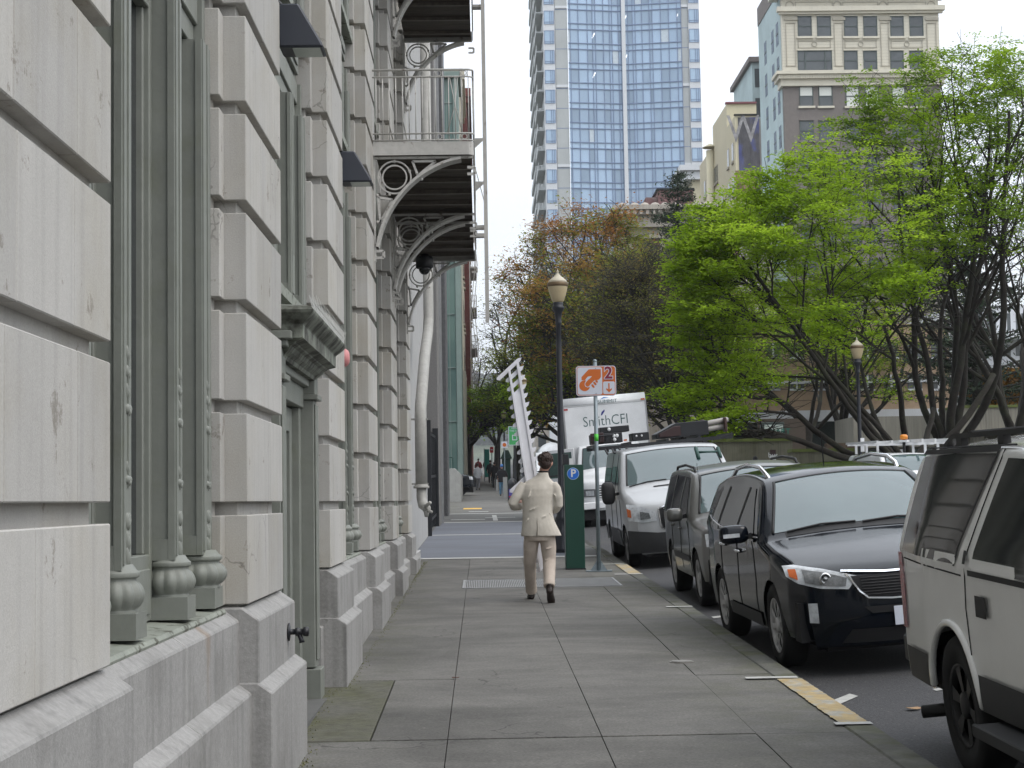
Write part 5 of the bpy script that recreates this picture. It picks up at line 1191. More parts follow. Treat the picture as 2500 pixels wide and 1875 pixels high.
on_van('toolbox', 'long dark tapered box with a maroon end lying on the van roof rack', 'toolbox', [
    ('box', lambda b: b.prism([(-.05, 2.18), (.95, 2.18), (.95, 2.45), (.35, 2.45), (-.05, 2.27)], 1, 3.5, 4.3), M_BLACK),
    ('end_panel', lambda b: b.prism([(.0, 2.2), (.42, 2.2), (.42, 2.39), (.30, 2.39), (.0, 2.27)], 1, 3.47, 3.495), M_MAR)])
on_van('pipe_bundle', 'pale bundle of rolled pipes strapped at the right end of the van roof rack', 'pipes', [
    ('pipes', lambda b: (setattr(b, 'smooth', True), b.tube([(.78, 3.6, 2.37), (1.36, 3.7, 2.43)], .05, 10), b.tube([(.78, 3.6, 2.27), (1.32, 3.7, 2.31)], .05, 10)), mat('pale_pipe', (.30, .28, .26), .4)),
    ('strap', lambda b: [b.box(x, x+.05, 3.52, 3.80, 2.2, 2.47) for x in (.84, 1.26)], mat('brown_strap', (.05, .025, .02), .6))])
# ---- big white box truck
TRX, TRY = 3.86, 46.2
r = car_root('box_truck', 'big white box truck with green SmithCFI lettering on the front of its box', 'truck', TRX, TRY, None, roll=-.072, yaw=math.radians(-2))
tk = Car(3.4, [(0, .45), (0, .75), (.03, 1.12), (.10, 1.28), (.30, 1.36), (1.05, 1.52), (1.20, 1.58), (1.48, 2.05), (1.66, 2.30), (1.85, 2.36), (3.0, 2.38), (3.3, 2.36), (3.38, 1.6), (3.4, .6)],
         [(0, .92), (.4, 1.02), (3.4, 1.05)], [(0, 1.2), (1.2, 1.45), (3.4, 1.5)], .14, (.85, 6.5), .46, zsill=.50, kf=.4, kr=.0, wsy=(1.15, 1.7))
P_TRK = paint('truck_white_paint', (.70, .71, .72), rough=.35)
cabo = tk.shell(r, P_TRK, 'cab'); windshield(tk, r, 1.24, 1.66, .93)
tk.sidepatch([(1.65, 1.42), (2.6, 1.40)], [(1.75, 2.10), (2.6, 2.14)], M_SG, 'side_window', r)
g_ = tk.loft(fp(tk, 1, .01), [(-.5, .80), (.5, .80)], [(-.52, 1.18), (.52, 1.18)], 10, 4, M_DARK, 'grille', r)
for zz in (.83, .90, .97, 1.04, 1.11, 1.17):
    b = MB(); b.tube([tk.front_pt(x, zz, .02) for x in [-.5+.125*k for k in range(9)]], .02, 4); b.build('grille_bar', M_WHITE, g_)
for sg in (-1, 1):
    tk.loft(fp(tk, sg, .012), [(.58, .84), (.98, .86)], [(.58, 1.06), (.98, 1.08)], 6, 4, M_LDARK, 'headlight_surround', r)
    tk.loft(fp(tk, sg, .02), [(.62, .88), (.84, .88)], [(.62, 1.02), (.84, 1.02)], 4, 4, M_LENS, 'headlight', r)
b = MB(); b.box(-1.05, 1.05, -.02, .16, .50, .70); b.build('bumper', P_TRK, r, bevel=.02)
b = MB(); b.box(-.95, .95, .1, .9, .2, .499); b.build('skirt', M_DARK, r)
tk.mirror(r, 1.25, 1.75, M_TRIM, size=(.10, .08, .22), out=.45)
for y in (.95, 6.5):
    for sg in (-1, 1): tk.wheel(r, sg*1.05, y, w_=.28, spokes=8, rr=.58)
b = MB()
for x in (-.5, 0, .5): b.box(x-.05, x+.05, 1.95, 2.05, 2.36, 2.41)
b.build('marker_light', M_AMBER, r)
BX = MB(); bw = 1.235; by0, by1, bz0, bz1 = 2.55, 9.0, 1.05, 3.78
BX.box(-bw, bw, by0+.0, by1, bz0, bz1-.25); BX.smooth = True
n = 8; prev = None
pf = [(by0-.0, bz1-.25)]+[(by0+.25-.25*math.cos(math.pi/2*k/n), bz1-.25+.25*math.sin(math.pi/2*k/n)) for k in range(1, n+1)]+[(by1, bz1), (by1, bz1-.25)]
BX.prism([(y, z) for y, z in pf], 0, -bw, bw); BX.smooth = False
box_o = BX.build('cargo_box', P_TRK, r)
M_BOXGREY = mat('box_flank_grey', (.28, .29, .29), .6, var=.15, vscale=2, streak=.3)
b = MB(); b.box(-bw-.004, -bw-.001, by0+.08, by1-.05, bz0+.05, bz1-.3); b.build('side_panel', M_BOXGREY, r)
b = MB()
for x in (-bw-.012, bw-.03): b.box(x, x+.045, by0-.018, by0+.03, bz0, bz1-.24)
b.box(-bw+.04, bw-.04, by0-.010, by0-.002, bz1-.275, bz1-.262); b.build('corner_trim', mat('aluminium_trim', (.35, .35, .36), .4, metal=.6), r)
for x, m in ((-bw+.02, M_REDL), (bw-.14, M_AMBER)):
    b = MB(); b.box(x, x+.12, by0-.03, by0-.019, bz1-.36+(.12 if x > 0 else 0), bz1-.31+(.12 if x > 0 else 0)); b.build('clearance_light', m, r)
M_TGREEN = mat('dark_green_lettering', (.03, .085, .085), .5)
text_mesh('lettering', 'SmithCFI', .43, M_TGREEN, face_cam(.0, by0-.006, 3.02), box_o, .001, sx=.86, offset=-.004)
b = MB(); b.poly([(-.13, by0-.008, 3.19), (-.09, by0-.008, 3.19), (.0, by0-.008, 3.31), (-.01, by0-.008, 3.36), (-.10, by0-.008, 3.28)]); b.build('leaf_logo', mat('logo_blue', (.03, .04, .22), .5), box_o)
text_mesh('lettering', 'SUMMIT', .15, M_TGREEN, face_cam(.10, by0-.03, 3.59) @ Matrix.Rotation(-.3, 4, 'X'), box_o, .001, sx=1.1)
b = MB(); b.poly([(-.12, by0-.045, 3.66), (.0, by0-.04, 3.73), (.16, by0-.04, 3.70), (.02, by0-.045, 3.69)]); b.build('summit_logo', mat('logo_sky_blue', (.05, .2, .5), .5), box_o)
dr = MB()                                              # open passenger door, swung out towards the kerb
dr.X = Matrix.Translation((-1.05, 1.75, 0)) @ Matrix.Rotation(math.radians(-22), 4, 'Z')
dr.prism([(0, .62), (-.95, .62), (-.95, 1.70), (-.80, 2.28), (0, 2.28)], 1, 0, .06); dop = dr.build('open_door', P_TRK, r, bevel=.01)
dr = MB(); dr.X = Matrix.Translation((-1.05, 1.75, 0)) @ Matrix.Rotation(math.radians(-22), 4, 'Z')
dr.prism([(-.08, 1.45), (-.88, 1.45), (-.88, 1.70), (-.76, 2.18), (-.08, 2.18)], 1, -.006, -.002); dr.build('door_window', mat('green_door_glass', (.06, .10, .09), .08, var=.3, ior=1.7), dop)
b = MB(); b.box(-1.85, -1.80, 1.2, 1.45, 1.35, 1.75); b.box(-1.80, -1.3, 1.30, 1.34, 1.5, 1.54); b.build('door_mirror', M_TRIM, dop)
# ---- white tanker far up the road
r = car_root('tanker_truck', 'distant white tanker truck seen just left of the head of the man', 'truck', 4.25, 96, None, roll=0)
b = MB(); b.smooth = True; b.tube([(0, 1.7, 2.15), (0, 1.85, 2.15), (0, 2.2, 2.15), (0, 8, 2.1)], [.35, .7, .85, .85], 20); b.build('tank', P_TRK, r)
b = MB(); b.prism([(0, .5), (0, 1.35), (.9, 1.6), (1.2, 2.35), (2.1, 2.4), (2.1, .5)], 0, -1.0, 1.0); b.build('cab', P_TRK, r, bevel=.05)
b = MB(); b.poly([(-.85, .93, 1.68), (.85, .93, 1.68), (.78, 1.16, 2.25), (-.78, 1.16, 2.25)]); b.build('windshield', M_SG, r)
b = MB(); b.box(-.85, .85, .1, 8, .0, .5); b.build('wheels_and_chassis', M_DARK, r)
# ---- near white full-size SUV (rear end farthest, nose towards the camera and out of frame)
TL = 5.05
sv = Car(TL, [(0, .45), (0, .75), (.03, .98), (.12, 1.08), (.5, 1.14), (1.35, 1.20), (1.55, 1.24), (1.85, 1.52), (2.10, 1.72), (2.3, 1.80), (3.2, 1.86), (4.5, 1.845), (4.78, 1.80), (4.90, 1.55), (5.00, 1.24), (5.04, 1.0), (5.05, .5)],
         [(0, .93), (.3, .97), (4.4, .985), (5.05, .955)], [(0, 1.05), (1.4, 1.16), (5.05, 1.19)], .26, (.95, 3.87), .385, zsill=.42, kf=.15, kr=.10, wsy=(1.5, 2.2), arch=1.20)
SVX, SVY = 3.615, 5.20
r = car_root('full_size_suv', 'big white older SUV with black roof rack, nearest car, cut off at the right', 'car', SVX, SVY, GRP)
P_SV = paint('aged_white_paint', (.80, .80, .78), rough=.3, dirt=.06, coat=1.0)
sv.shell(r, P_SV); sv.wheels_all(r, spokes=6, rim=mat('dark_steel_rim', (.028, .028, .03), .5, metal=.3), rr=.60)
sv.sidepatch([(3.72, 1.175), (4.2, 1.18), (4.90, 1.20)], [(3.26, 1.76), (4.0, 1.765), (4.66, 1.75)], M_SG, 'rear_quarter_window', r)
sv.sidepatch([(3.68, 1.165), (3.715, 1.165)], [(3.22, 1.775), (3.255, 1.775)], M_TRIM, 'window_seal', r, off=.008, nu=1)
sv.sidepatch([(3.24, 1.768), (4.72, 1.762)], [(3.2, 1.80), (4.66, 1.79)], M_TRIM, 'window_seal', r, off=.008, nu=6)
sv.sidepatch([(2.45, 1.16), (3.40, 1.165)], [(2.45, 1.72), (3.07, 1.735)], M_SG, 'rear_door_window', r)
sv.sidepatch([(1.75, 1.15), (2.32, 1.155)], [(2.12, 1.68), (2.32, 1.71)], M_SG, 'front_door_window', r)
sv.sidepatch([(2.42, 1.125), (3.44, 1.13)], [(2.42, 1.155), (3.44, 1.16)], M_TRIM, 'window_ledge', r, off=.012)
for ln in ([(3.16, 1.78), (3.52, 1.16), (3.55, .95), (3.50, .60)], [(2.38, 1.76), (2.38, .5)], [(1.5, 1.12), (1.45, .5)], [(3.6, 1.12), (4.95, 1.15)], [(3.0, 1.80), (4.6, 1.80)]): sv.line(ln, M_DARK, 'door_gap', r, .010, .001)
for (a, c) in ((1.45, 3.38), (4.36, 4.95)):
    sv.sidepatch([(a, .43), (c, .43)], [(a, .62), (c, .62)], M_CLAD, 'lower_cladding', r, off=.016)
for (a, z) in ((3.32, .98), (2.3, .98)):
    sv.sidepatch([(a-.16, z-.055), (a+.02, z-.055)], [(a-.16, z+.055), (a+.02, z+.055)], M_TRIM, 'door_handle', r, off=.015, nu=2, nv=2)
sv.sidepatch([(3.45, 1.19), (3.50, 1.19)], [(3.45, 1.26), (3.50, 1.26)], M_TRIM, 'child_lock_badge', r, off=.010, nu=1, nv=1)
# flared arch lips
for wy in sv.wheels:
    kk = 0
    for sg in (-1, 1):
        b = MB(); b.smooth = True; R = sv.wr*1.21
        b.tube([sv.side_pt(sg, wy+R*math.cos(a), max(.45, sv.wr*.98+R*math.sin(a)), .004) for a in [math.pi*(k/20) for k in range(21)]], [.022]*21, 8); b.build('arch_lip', P_SV, r)
for sg in (-1, 1):
    b = MB(); b.smooth = False
    P = [sv.top_pt(sg*.70, y, 0) for y in (2.5, 4.62)]
    za = 1.80
    b.bar((sg*.74, 2.5, za+.07), (sg*.74, 4.20, za+.06), .05, .028)
    for y in (2.55, 3.35, 4.1): b.box(sg*.74-.02, sg*.74+.02, y-.05, y+.05, za-.03, za+.055)
    b.bar((sg*.74, 4.20, za+.06), (sg*.74, 4.40, za-.0), .05, .028)
    b.build('roof_rail', M_TRIM, r)
b = MB()
for y in (2.9, 3.9): b.box(-.74, .74, y, y+.06, 1.865, 1.885)
b.build('roof_bar', M_TRIM, r)
b = MB(); b.bar((-.1, 3.9, 1.93), (.6, 3.0, 1.95), .22, .04); b.build('board', mat('pale_board', (.35, .37, .42), .4), r)
for sg in (-1, 1):
    b = MB(); b.smooth = True; b.grid(lambda u, v: sv.side_pt(sg, 4.93+.115*u, .72+.46*v, .010), 3, 6); b.build('tail_light', M_REDL, r)
b = MB(); b.box(-.93, .93, TL-.06, TL+.10, .48, .66); b.build('rear_bumper', M_CLAD, r, bevel=.02)
b = MB(); b.smooth = True; b.tube([(-.80, 4.30, .30), (-1.04, 4.42, .28)], .038, 12); b.build('exhaust', M_TRIM, r)
b = MB(); b.box(-1.10, -.88, 1.4, 3.2, .36, .40); b.box(-1.11, -1.085, 1.4, 3.2, .34, .405); b.build('running_board', M_CLAD, r, bevel=.006)
sv.mirror(r, 1.72, 1.20, P_SV, size=(.07, .06, .09), out=.18)
windshield(sv, r, 1.62, 2.2, .95)
# ---- white utility van across the road with ladder rack and amber beacon
uv = Car(5.4, [(0, .3), (0, .62), (.03, .88), (.12, 1.02), (.4, 1.12), (.95, 1.26), (1.15, 1.35), (1.5, 1.66), (1.75, 1.80), (1.95, 1.85), (5.0, 1.86), (5.3, 1.8), (5.38, 1.2), (5.4, .4)],
         [(0, .84), (.4, .93), (5.4, .95)], [(0, 1.0), (1.2, 1.18), (5.4, 1.2)], .20, (.95, 4.1), .36, zsill=.36, kf=.3, kr=.05, wsy=(1.1, 1.8))
r = car_root('utility_van', 'white utility van across the road with a ladder rack and amber beacon on its roof', 'van', 10.9, 39.5, None, roll=.0)
uv.shell(r, P_TRK); uv.wheels_all(r); windshield(uv, r, 1.2, 1.76, .95)
uv.sidepatch([(1.45, 1.2), (2.3, 1.2)], [(1.62, 1.55), (2.3, 1.66)], M_SG, 'side_window', r)
for sg in (-1, 1): uv.loft(fp(uv, sg, .01), [(.45, .78), (.84, .82)], [(.5, .94), (.84, .98)], 6, 4, M_LENS, 'headlight', r)
uv.loft(fp(uv, 1, .01), [(-.36, .7), (.36, .7)], [(-.4, .92), (.4, .92)], 6, 4, M_DARK, 'grille', r)
uv.mirror(r, 1.5, 1.25, M_TRIM, size=(.1, .08, .14), out=.28)
b = MB()
for y in (2.2, 3.4, 4.6):
    b.box(-1.0, 1.0, y, y+.06, 2.06, 2.10)
    for x in (-.8, .75): b.box(x, x+.06, y, y+.05, 1.84, 2.06)
b.build('roof_rack', M_WHITE, r)
b = MB()
for x in (-.92, -.55): b.box(x, x+.05, 1.7, 5.2, 2.101, 2.16)
for k in range(11): b.box(-.87, -.55, 1.8+.3*k, 1.83+.3*k, 2.11, 2.14)
for x in (.2, .52, .85): b.box(x, x+.05, 1.6, 5.0, 2.101, 2.19)
b.bar((-.2, 1.9, 2.14), (.75, 4.6, 2.16), .2, .05)
b.build('ladder', M_WHITE, r)
b = MB(); b.tube([(-.12, 2.1, 1.86), (-.12, 2.1, 2.18)], .04, 8); b.build('beacon_stalk', M_TRIM, r)
b = MB(); b.smooth = True; b.lathe([(.07, 2.18), (.10, 2.19), (.10, 2.28), (.07, 2.31), (.003, 2.315)], (-.12, 2.1, 0), 14); b.build('beacon', mat('amber_beacon', (.65, .22, .01), .3, coat=.5), r)
# ---- silver sedan roof beyond the crossover
sd2 = Car(4.6, [(0, .3), (0, .6), (.05, .74), (.4, .86), (1.1, .98), (1.3, 1.04), (1.9, 1.38), (2.3, 1.44), (3.1, 1.43), (3.9, 1.15), (4.5, 1.05), (4.58, .8), (4.6, .4)], [(0, .8), (.4, .88), (4.6, .85)], [(0, .8), (4.6, .92)], .4, (.9, 3.6), .32, zsill=.25, wsy=(1.2, 2.0))
P_SIL = paint('silver_paint', (.30, .31, .33), metal=.5)
for (x, y, lab) in ((7.9, 26, None),):
    pass
def small_car(x, y, lab, m, roll=0.0, spec=sd2):
    q = car_root('car', lab, 'car', x, y, 'traffic farther up the road', roll=roll)
    spec.shell(q, m); spec.wheels_all(q); windshield(spec, q, 1.38, 1.92, .93)
    spec.sidepatch([(1.75, .98), (3.6, 1.0)], [(2.1, 1.30), (3.2, 1.32)], M_SG, 'side_window', q)
    for sg in (-1, 1): spec.loft(fp(spec, sg, .01), [(.45, .58), (.8, .6)], [(.5, .70), (.8, .72)], 5, 3, M_LENS, 'headlight', q)
    return q
small_car(3.4, 62, 'distant dark car parked at the kerb behind the left arm of the man', P_NAVY)
small_car(3.35, 104, 'distant silver car parked beyond the green kiosk', P_SIL)
small_car(3.3, 86, 'distant white car in the kerb row left of the man', P_TRK)
# ---- dark pickup nosing out of a driveway beyond the white garden wall
pk_ = Car(5.6, [(0, .5), (0, .85), (.04, 1.05), (.12, 1.15), (.6, 1.22), (1.5, 1.30), (1.7, 1.36), (2.1, 1.75), (2.35, 1.9), (3.6, 1.9), (3.9, 1.5), (4.0, 1.3), (5.5, 1.28), (5.6, .6)], [(0, .88), (.3, .98), (5.6, 1.0)], [(0, 1.1), (5.6, 1.22)], .3, (.95, 4.3), .42, zsill=.48, kf=.25, kr=.05, wsy=(1.6, 2.25))
q = empty('pickup_truck', (-.32, 93, GZ(93)), (0, 0, math.radians(97))); tag(q, 'dark blue-black pickup nosing out across the far sidewalk from behind the pale wall', 'pickup truck')
q.rotation_euler = (0, 0, math.radians(82))
pk_.shell(q, P_NAVY); pk_.wheels_all(q, rim=M_TRIM)
for sg in (-1, 1): pk_.loft(fp(pk_, sg, .012), [(.6, .9), (.95, .9)], [(.6, 1.08), (.95, 1.08)], 5, 4, M_LENS, 'headlight', q)
pk_.loft(fp(pk_, 1, .012), [(-.5, .7), (.5, .7)], [(-.5, 1.05), (.5, 1.05)], 5, 4, M_DARK, 'grille', q)
# ---------------------------------------------------------------- trees
def leaf_mat(name, col, col2, trans=0.45):
    m = bpy.data.materials.new(name); m.use_nodes = True; n = m.node_tree.nodes; l = m.node_tree.links; n.clear()
    o = n.new('ShaderNodeOutputMaterial'); d = n.new('ShaderNodeBsdfDiffuse'); t = n.new('ShaderNodeBsdfTranslucent'); mx = n.new('ShaderNodeMixShader'); mx.inputs[0].default_value = trans
    a = n.new('ShaderNodeAttribute'); a.attribute_name = 'tint'; c = n.new('ShaderNodeMix'); c.data_type = 'RGBA'
    c.inputs[6].default_value = (*col, 1); c.inputs[7].default_value = (*col2, 1); l.new(a.outputs['Fac'], c.inputs[0])
    l.new(c.outputs[2], d.inputs[0]); l.new(c.outputs[2], t.inputs[0]); l.new(d.outputs[0], mx.inputs[1]); l.new(t.outputs[0], mx.inputs[2]); l.new(mx.outputs[0], o.inputs[0])
    return m
M_BARK = mat('dark_bark', (0.019, 0.016, 0.013), 0.95, var=0.4, vscale=5, bump=0.9, bscale=14, col2=(0.030, 0.031, 0.019), c2scale=1.5)
L_LIME = leaf_mat('lime_spring_leaves', (0.17, 0.28, 0.014), (0.40, 0.56, 0.045))
L_OLIVE = leaf_mat('olive_budding_leaves', (0.13, 0.15, 0.022), (0.27, 0.31, 0.05))
L_RUST = leaf_mat('rust_budding_leaves', (0.30, 0.115, 0.035), (0.33, 0.24, 0.055))
L_BROWN = leaf_mat('brown_buds', (0.10, 0.075, 0.04), (0.17, 0.16, 0.05), .4)
L_MID = leaf_mat('mid_green_leaves', (0.075, 0.14, 0.015), (0.20, 0.31, 0.03))
L_CON = leaf_mat('dark_conifer_needles', (0.028, 0.046, 0.032), (0.07, 0.085, 0.055), .1)
L_GOLD = leaf_mat('golden_brown_hedge', (0.16, 0.075, 0.018), (0.26, 0.14, 0.035), .3)
def quads(centers, size, m, name, parent, seed=0, flat=0.35, aspect=0.55, tints=None):
    r = np.random.RandomState(seed); n = len(centers); C = np.asarray(centers)
    nrm = r.normal(0, flat, (n, 3)); nrm[:, 2] += 1; nrm /= np.linalg.norm(nrm, axis=1)[:, None]
    a = r.normal(0, 1, (n, 3)); u = np.cross(nrm, a); u /= np.linalg.norm(u, axis=1)[:, None]; v = np.cross(nrm, u)
    s = (size*(0.6+0.8*r.rand(n)))[:, None]; u = u*s*0.5; v = v*s*0.5*aspect
    tri = np.stack([C-u, C-u*0.1+v, C+u, C-u*0.1-v], axis=1).reshape(-1, 3)
    me = bpy.data.meshes.new(name); me.vertices.add(4*n); me.vertices.foreach_set('co', tri.ravel()); me.loops.add(4*n); me.loops.foreach_set('vertex_index', np.arange(4*n, dtype=np.int32))
    me.polygons.add(n); me.polygons.foreach_set('loop_start', np.arange(0, 4*n, 4, dtype=np.int32)); me.polygons.foreach_set('loop_total', np.full(n, 4, dtype=np.int32)); me.update(calc_edges=True)
    at_ = me.attributes.new('tint', 'FLOAT', 'FACE'); tv = r.rand(n) if tints is None else np.clip(np.asarray(tints)+r.normal(0, .15, n), 0, 1)
    at_.data.foreach_set('value', tv.astype(np.float32)); me.materials.append(m)
    o = bpy.data.objects.new(name, me); sc.collection.objects.link(o)
    if parent is not None: o.parent = parent
    return o
def tree(name, label, base, H, cfg, leafm, seed=1, group=None, cat='tree'):
    """recursive limbs; twigs of the last order carry flat sprays of leaf faces"""
    R = random.Random(seed); base = Vector(base); b = MB(); b.smooth = True; tips = []
    rad0 = cfg.get('r', 0.26); lv_max = cfg.get('levels', 4); up = cfg.get('up', 0.12); lean = Vector(cfg.get('lean', (0, 0, 0)))
    kids = cfg.get('kids', (0, 7, 6, 5, 4)); ang = cfg.get('angle', (0, 38, 42, 45, 50)); wig = cfg.get('wiggle', .10); seg = cfg.get('seg', .55)
    env = cfg.get('env')
    def grow(p, d, L, r0, lv):
        n = max(3, int(L/seg)); pts = [p.copy()]; rs = [r0]; d = d.normalized()
        st = L/n; flatn = cfg.get('flat', .5)
        for k in range(n):
            if env and k > 1:
                e_ = ((p.x-env[0])/env[3])**2+((p.y-env[1])/env[4])**2+((p.z-env[2])/env[5])**2
                if e_ > 1+.15*mnoise.noise(p*.7) and ((p.x-env[0])*d.x/env[3]**2+(p.y-env[1])*d.y/env[4]**2+(p.z-env[2])*d.z/env[5]**2) > 0: break
            j = Vector((R.gauss(0, 1), R.gauss(0, 1), R.gauss(0, 1)))*wig
            t = Vector((0, 0, up if lv <= 2 else 0)) + lean*(.05 if lv <= 2 else 0)
            if lv >= 3: t = Vector((0, 0, -d.z*flatn*.35))
            d = (d+j+t).normalized(); p = p+d*st; pts.append(p.copy()); rs.append(max(cfg.get('rmin', .008), r0*(1-.75*(k+1)/n)))
        if len(pts) < 2: return
        n = len(pts)-1
        b.tube(pts, rs, 7 if lv <= 1 else (5 if lv == 2 else 3), caps=(lv <= 1))
        if lv >= lv_max:
            for q in pts[1:]: tips.append(q)
            return
        if lv == lv_max-1:
            for q in pts[n//2:]: tips.append(q)
        nk = kids[lv+1] if lv+1 < len(kids) else 4
        nk = max(2, int(nk*(.8+.4*R.random())))
        for k in range(nk):
            f = .28+.72*(k+R.random()*.6)/nk; f = min(f, .98); i = f*n; i0 = int(i); q = pts[i0].lerp(pts[min(n, i0+1)], i-i0)
            if lv >= 1 and 'floor' in cfg and q.z < cfg['floor'][0]+cfg['floor'][1]*(q.x-cfg['floor'][2])-(1.2 if lv == 1 else .5): continue
            dd = (pts[min(n, i0+1)]-pts[i0]).normalized(); ax = Vector((R.gauss(0, 1), R.gauss(0, 1), R.gauss(0, .55 if lv >= 1 else 1))).cross(dd)
            if ax.length < .01: continue
            A = math.radians(ang[min(lv+1, len(ang)-1)]*(.75+.5*R.random())); nd = Matrix.Rotation(A, 3, ax.normalized()) @ dd
            if cfg.get('drop', 0) == 0 and nd.z < -.25: nd.z *= -.3
            grow(q, nd, L*(cfg.get('ratio', .62)*(1.15-.45*f))*(.85+.3*R.random()), rs[min(i0, len(rs)-1)]*.62, lv+1)
    hT = cfg.get('trunk', 2.2); tr_pts = [base+Vector((0, 0, -.5)), base+Vector((0, 0, .15)), base+Vector((R.gauss(0, .08), R.gauss(0, .08), hT*.6)), base+Vector((R.gauss(0, .12), R.gauss(0, .12), hT))]
    b.tube(tr_pts, [rad0*1.35, rad0*1.15, rad0*.95, rad0*.9], 10)
    nl = cfg.get('limbs', 6); a0 = R.random()*6.28
    for k in range(nl):
        a = a0+2*math.pi*k/nl+R.gauss(0, .25); e = math.radians(R.uniform(*cfg.get('elev', (48, 72))))
        d = Vector((math.cos(a)*math.cos(e), math.sin(a)*math.cos(e), math.sin(e)))+lean*.6
        grow(tr_pts[-1]+Vector((0, 0, -R.random()*.5)), d, (H-hT)*R.uniform(.72, .95), rad0*R.uniform(.45, .65), 1)
    root = empty(name, base); tag(root, label, cat, group)
    b.build('trunk', M_BARK, root)
    r = np.random.RandomState(seed); T = np.array([tuple(t) for t in tips]); keep = cfg.get('keep', 1.0)
    # foliage comes in clumps: some sprays are thick, others bare
    cl = np.array([mnoise.noise(Vector(t)*cfg.get('clump', .55)) for t in tips]); thr = cfg.get('bare', -.15)
    ok = cl > thr
    if 'floor' in cfg: ok &= T[:, 2] > cfg.get('lf', 0)+cfg['floor'][0]+cfg['floor'][1]*(T[:, 0]-cfg['floor'][2])
    T = T[ok]; 
    if keep < 1 and len(T): T = T[r.rand(len(T)) < keep]
    if len(T) and leafm is not None:
        K = cfg.get('per', 8); C = np.repeat(T, K, axis=0); sp = cfg.get('spray', .26); n = len(C)
        C = C+np.column_stack([r.normal(0, sp, n), r.normal(0, sp, n), r.normal(0, sp*cfg.get('thin', .3), n)])
        ms = leafm if isinstance(leafm, (list, tuple)) else [leafm]
        hgt = (C[:, 2]-base.z)/H; cn = np.array([mnoise.noise(Vector(c)*.5+Vector((7, 3, 1))) for c in T]); cn = np.repeat(cn, K)
        for i, mm in enumerate(ms):
            sel = (cn > .02) if (len(ms) == 2 and i == 1) else ((cn <= .02) if len(ms) == 2 else np.ones(n, bool))
            if sel.sum(): quads(C[sel], cfg.get('leaf', .085), mm, 'crown', root, seed+i, tints=.45+.7*cn[sel])
    place_parent(root); return root, len(T)
def gx(px, Y, py=1190): return at(px, py, Y).x
TINFO = []
cfgA = dict(lf=.6, floor=(3.3, .72, 8.0), env=(11.35, 50, 6.4, 4.45, 4.5, 6.1), r=.22, limbs=11, levels=4, kids=(0, 10, 8, 7, 5), elev=(14, 64), up=.035, lean=(-.42, 0, 0), ratio=.60, trunk=1.5, per=40, spray=.18, thin=.30, leaf=.12, bare=-.32, clump=.7, wiggle=.09)
TINFO.append(tree('elm_tree', 'big lime green tree leaning left over the parked cars, several dark limbs from one base', (gx(2225, 50), 50, GZ(50)-.1), 12.5, cfgA, [L_LIME, L_LIME], 21)[1])
cfgB = dict(floor=(6.9, 0, 0), env=(16.2, 54, 9.0, 4.9, 5, 7.3), r=.26, limbs=7, levels=4, kids=(0, 8, 6, 6, 4), elev=(48, 78), up=.08, lean=(.05, 0, .1), ratio=.58, trunk=2.0, per=34, spray=.18, thin=.30, leaf=.115, bare=-.18, clump=.7, wiggle=.09)
TINFO.append(tree('elm_tree', 'tallest green tree at the right, upright dark limbs and thin leaves against the sky', (gx(2305, 54), 54, GZ(54)-.1), 15.2, cfgB, [L_LIME, L_MID], 5)[1])
cfgC = dict(floor=(5.2, 0, 0), env=(13.2, 66, 6.0, 4.2, 4, 3.6), r=.22, limbs=5, levels=4, kids=(0, 6, 5, 5, 3), elev=(25, 60), up=.03, ratio=.6, trunk=3.2, per=12, spray=.26, thin=.22, leaf=.11, bare=-.1, clump=.45)
TINFO.append(tree('elm_tree', 'smaller dark-trunked tree with low green sprays beside the store sign', (gx(1972, 66), 66, GZ(66)-.1), 8.6, cfgC, [L_LIME, L_MID], 9)[1])
cfgM = dict(floor=(6.5, 0, 0), r=.3, limbs=7, levels=4, kids=(0, 7, 6, 5, 3), elev=(35, 75), up=.07, ratio=.6, trunk=2.6, per=3, spray=.2, thin=.4, leaf=.10, bare=.1, keep=.7)
TINFO.append(tree('bare_tree', 'nearly bare dark tree cut off by the right edge of the view', (gx(2480, 60), 60, GZ(60)-.1), 13.5, cfgM, L_CON, 33)[1])
cfgD = dict(env=(9.1, 84, 8.0, 4.4, 4.5, 6.1), r=.34, limbs=10, levels=4, kids=(0, 10, 9, 7, 6), elev=(28, 76), up=.05, lean=(-.25, 0, 0), ratio=.58, trunk=2.6, per=4, spray=.34, thin=.5, leaf=.12, bare=-.3, rmin=.02, wiggle=.08)
TINFO.append(tree('bare_tree', 'wide dark brown tree with dense bare twigs behind the white truck and parking sign', (gx(1715, 84), 84, GZ(84)-.1), 15.0, cfgD, [L_OLIVE, L_BROWN], 44)[1])
cfgE = dict(env=(7.6, 112, 14.5, 5.2, 5, 6.6), r=.36, limbs=8, levels=4, kids=(0, 8, 7, 5, 4), elev=(35, 78), up=.08, ratio=.60, trunk=3.5, per=20, spray=.45, thin=.5, leaf=.20, bare=-.15, rmin=.02)
TINFO.append(tree('budding_tree', 'tall rust and olive budding tree rising above the brown tree, left of the dark conifer', (gx(1490, 112), 112, GZ(112)-.1), 20.5, cfgE, [L_RUST, L_OLIVE], 61)[1])
cfgE2 = dict(cfgE); cfgE2.update(per=11, env=(6.9, 103, 12.6, 3.0, 3, 4.6))
TINFO.append(tree('budding_tree', 'lime and rust tree crown between the street lamp globe and the taller rust tree', (gx(1415, 103), 103, GZ(103)-.1), 15.5, cfgE2, [L_OLIVE, L_RUST], 67)[1])
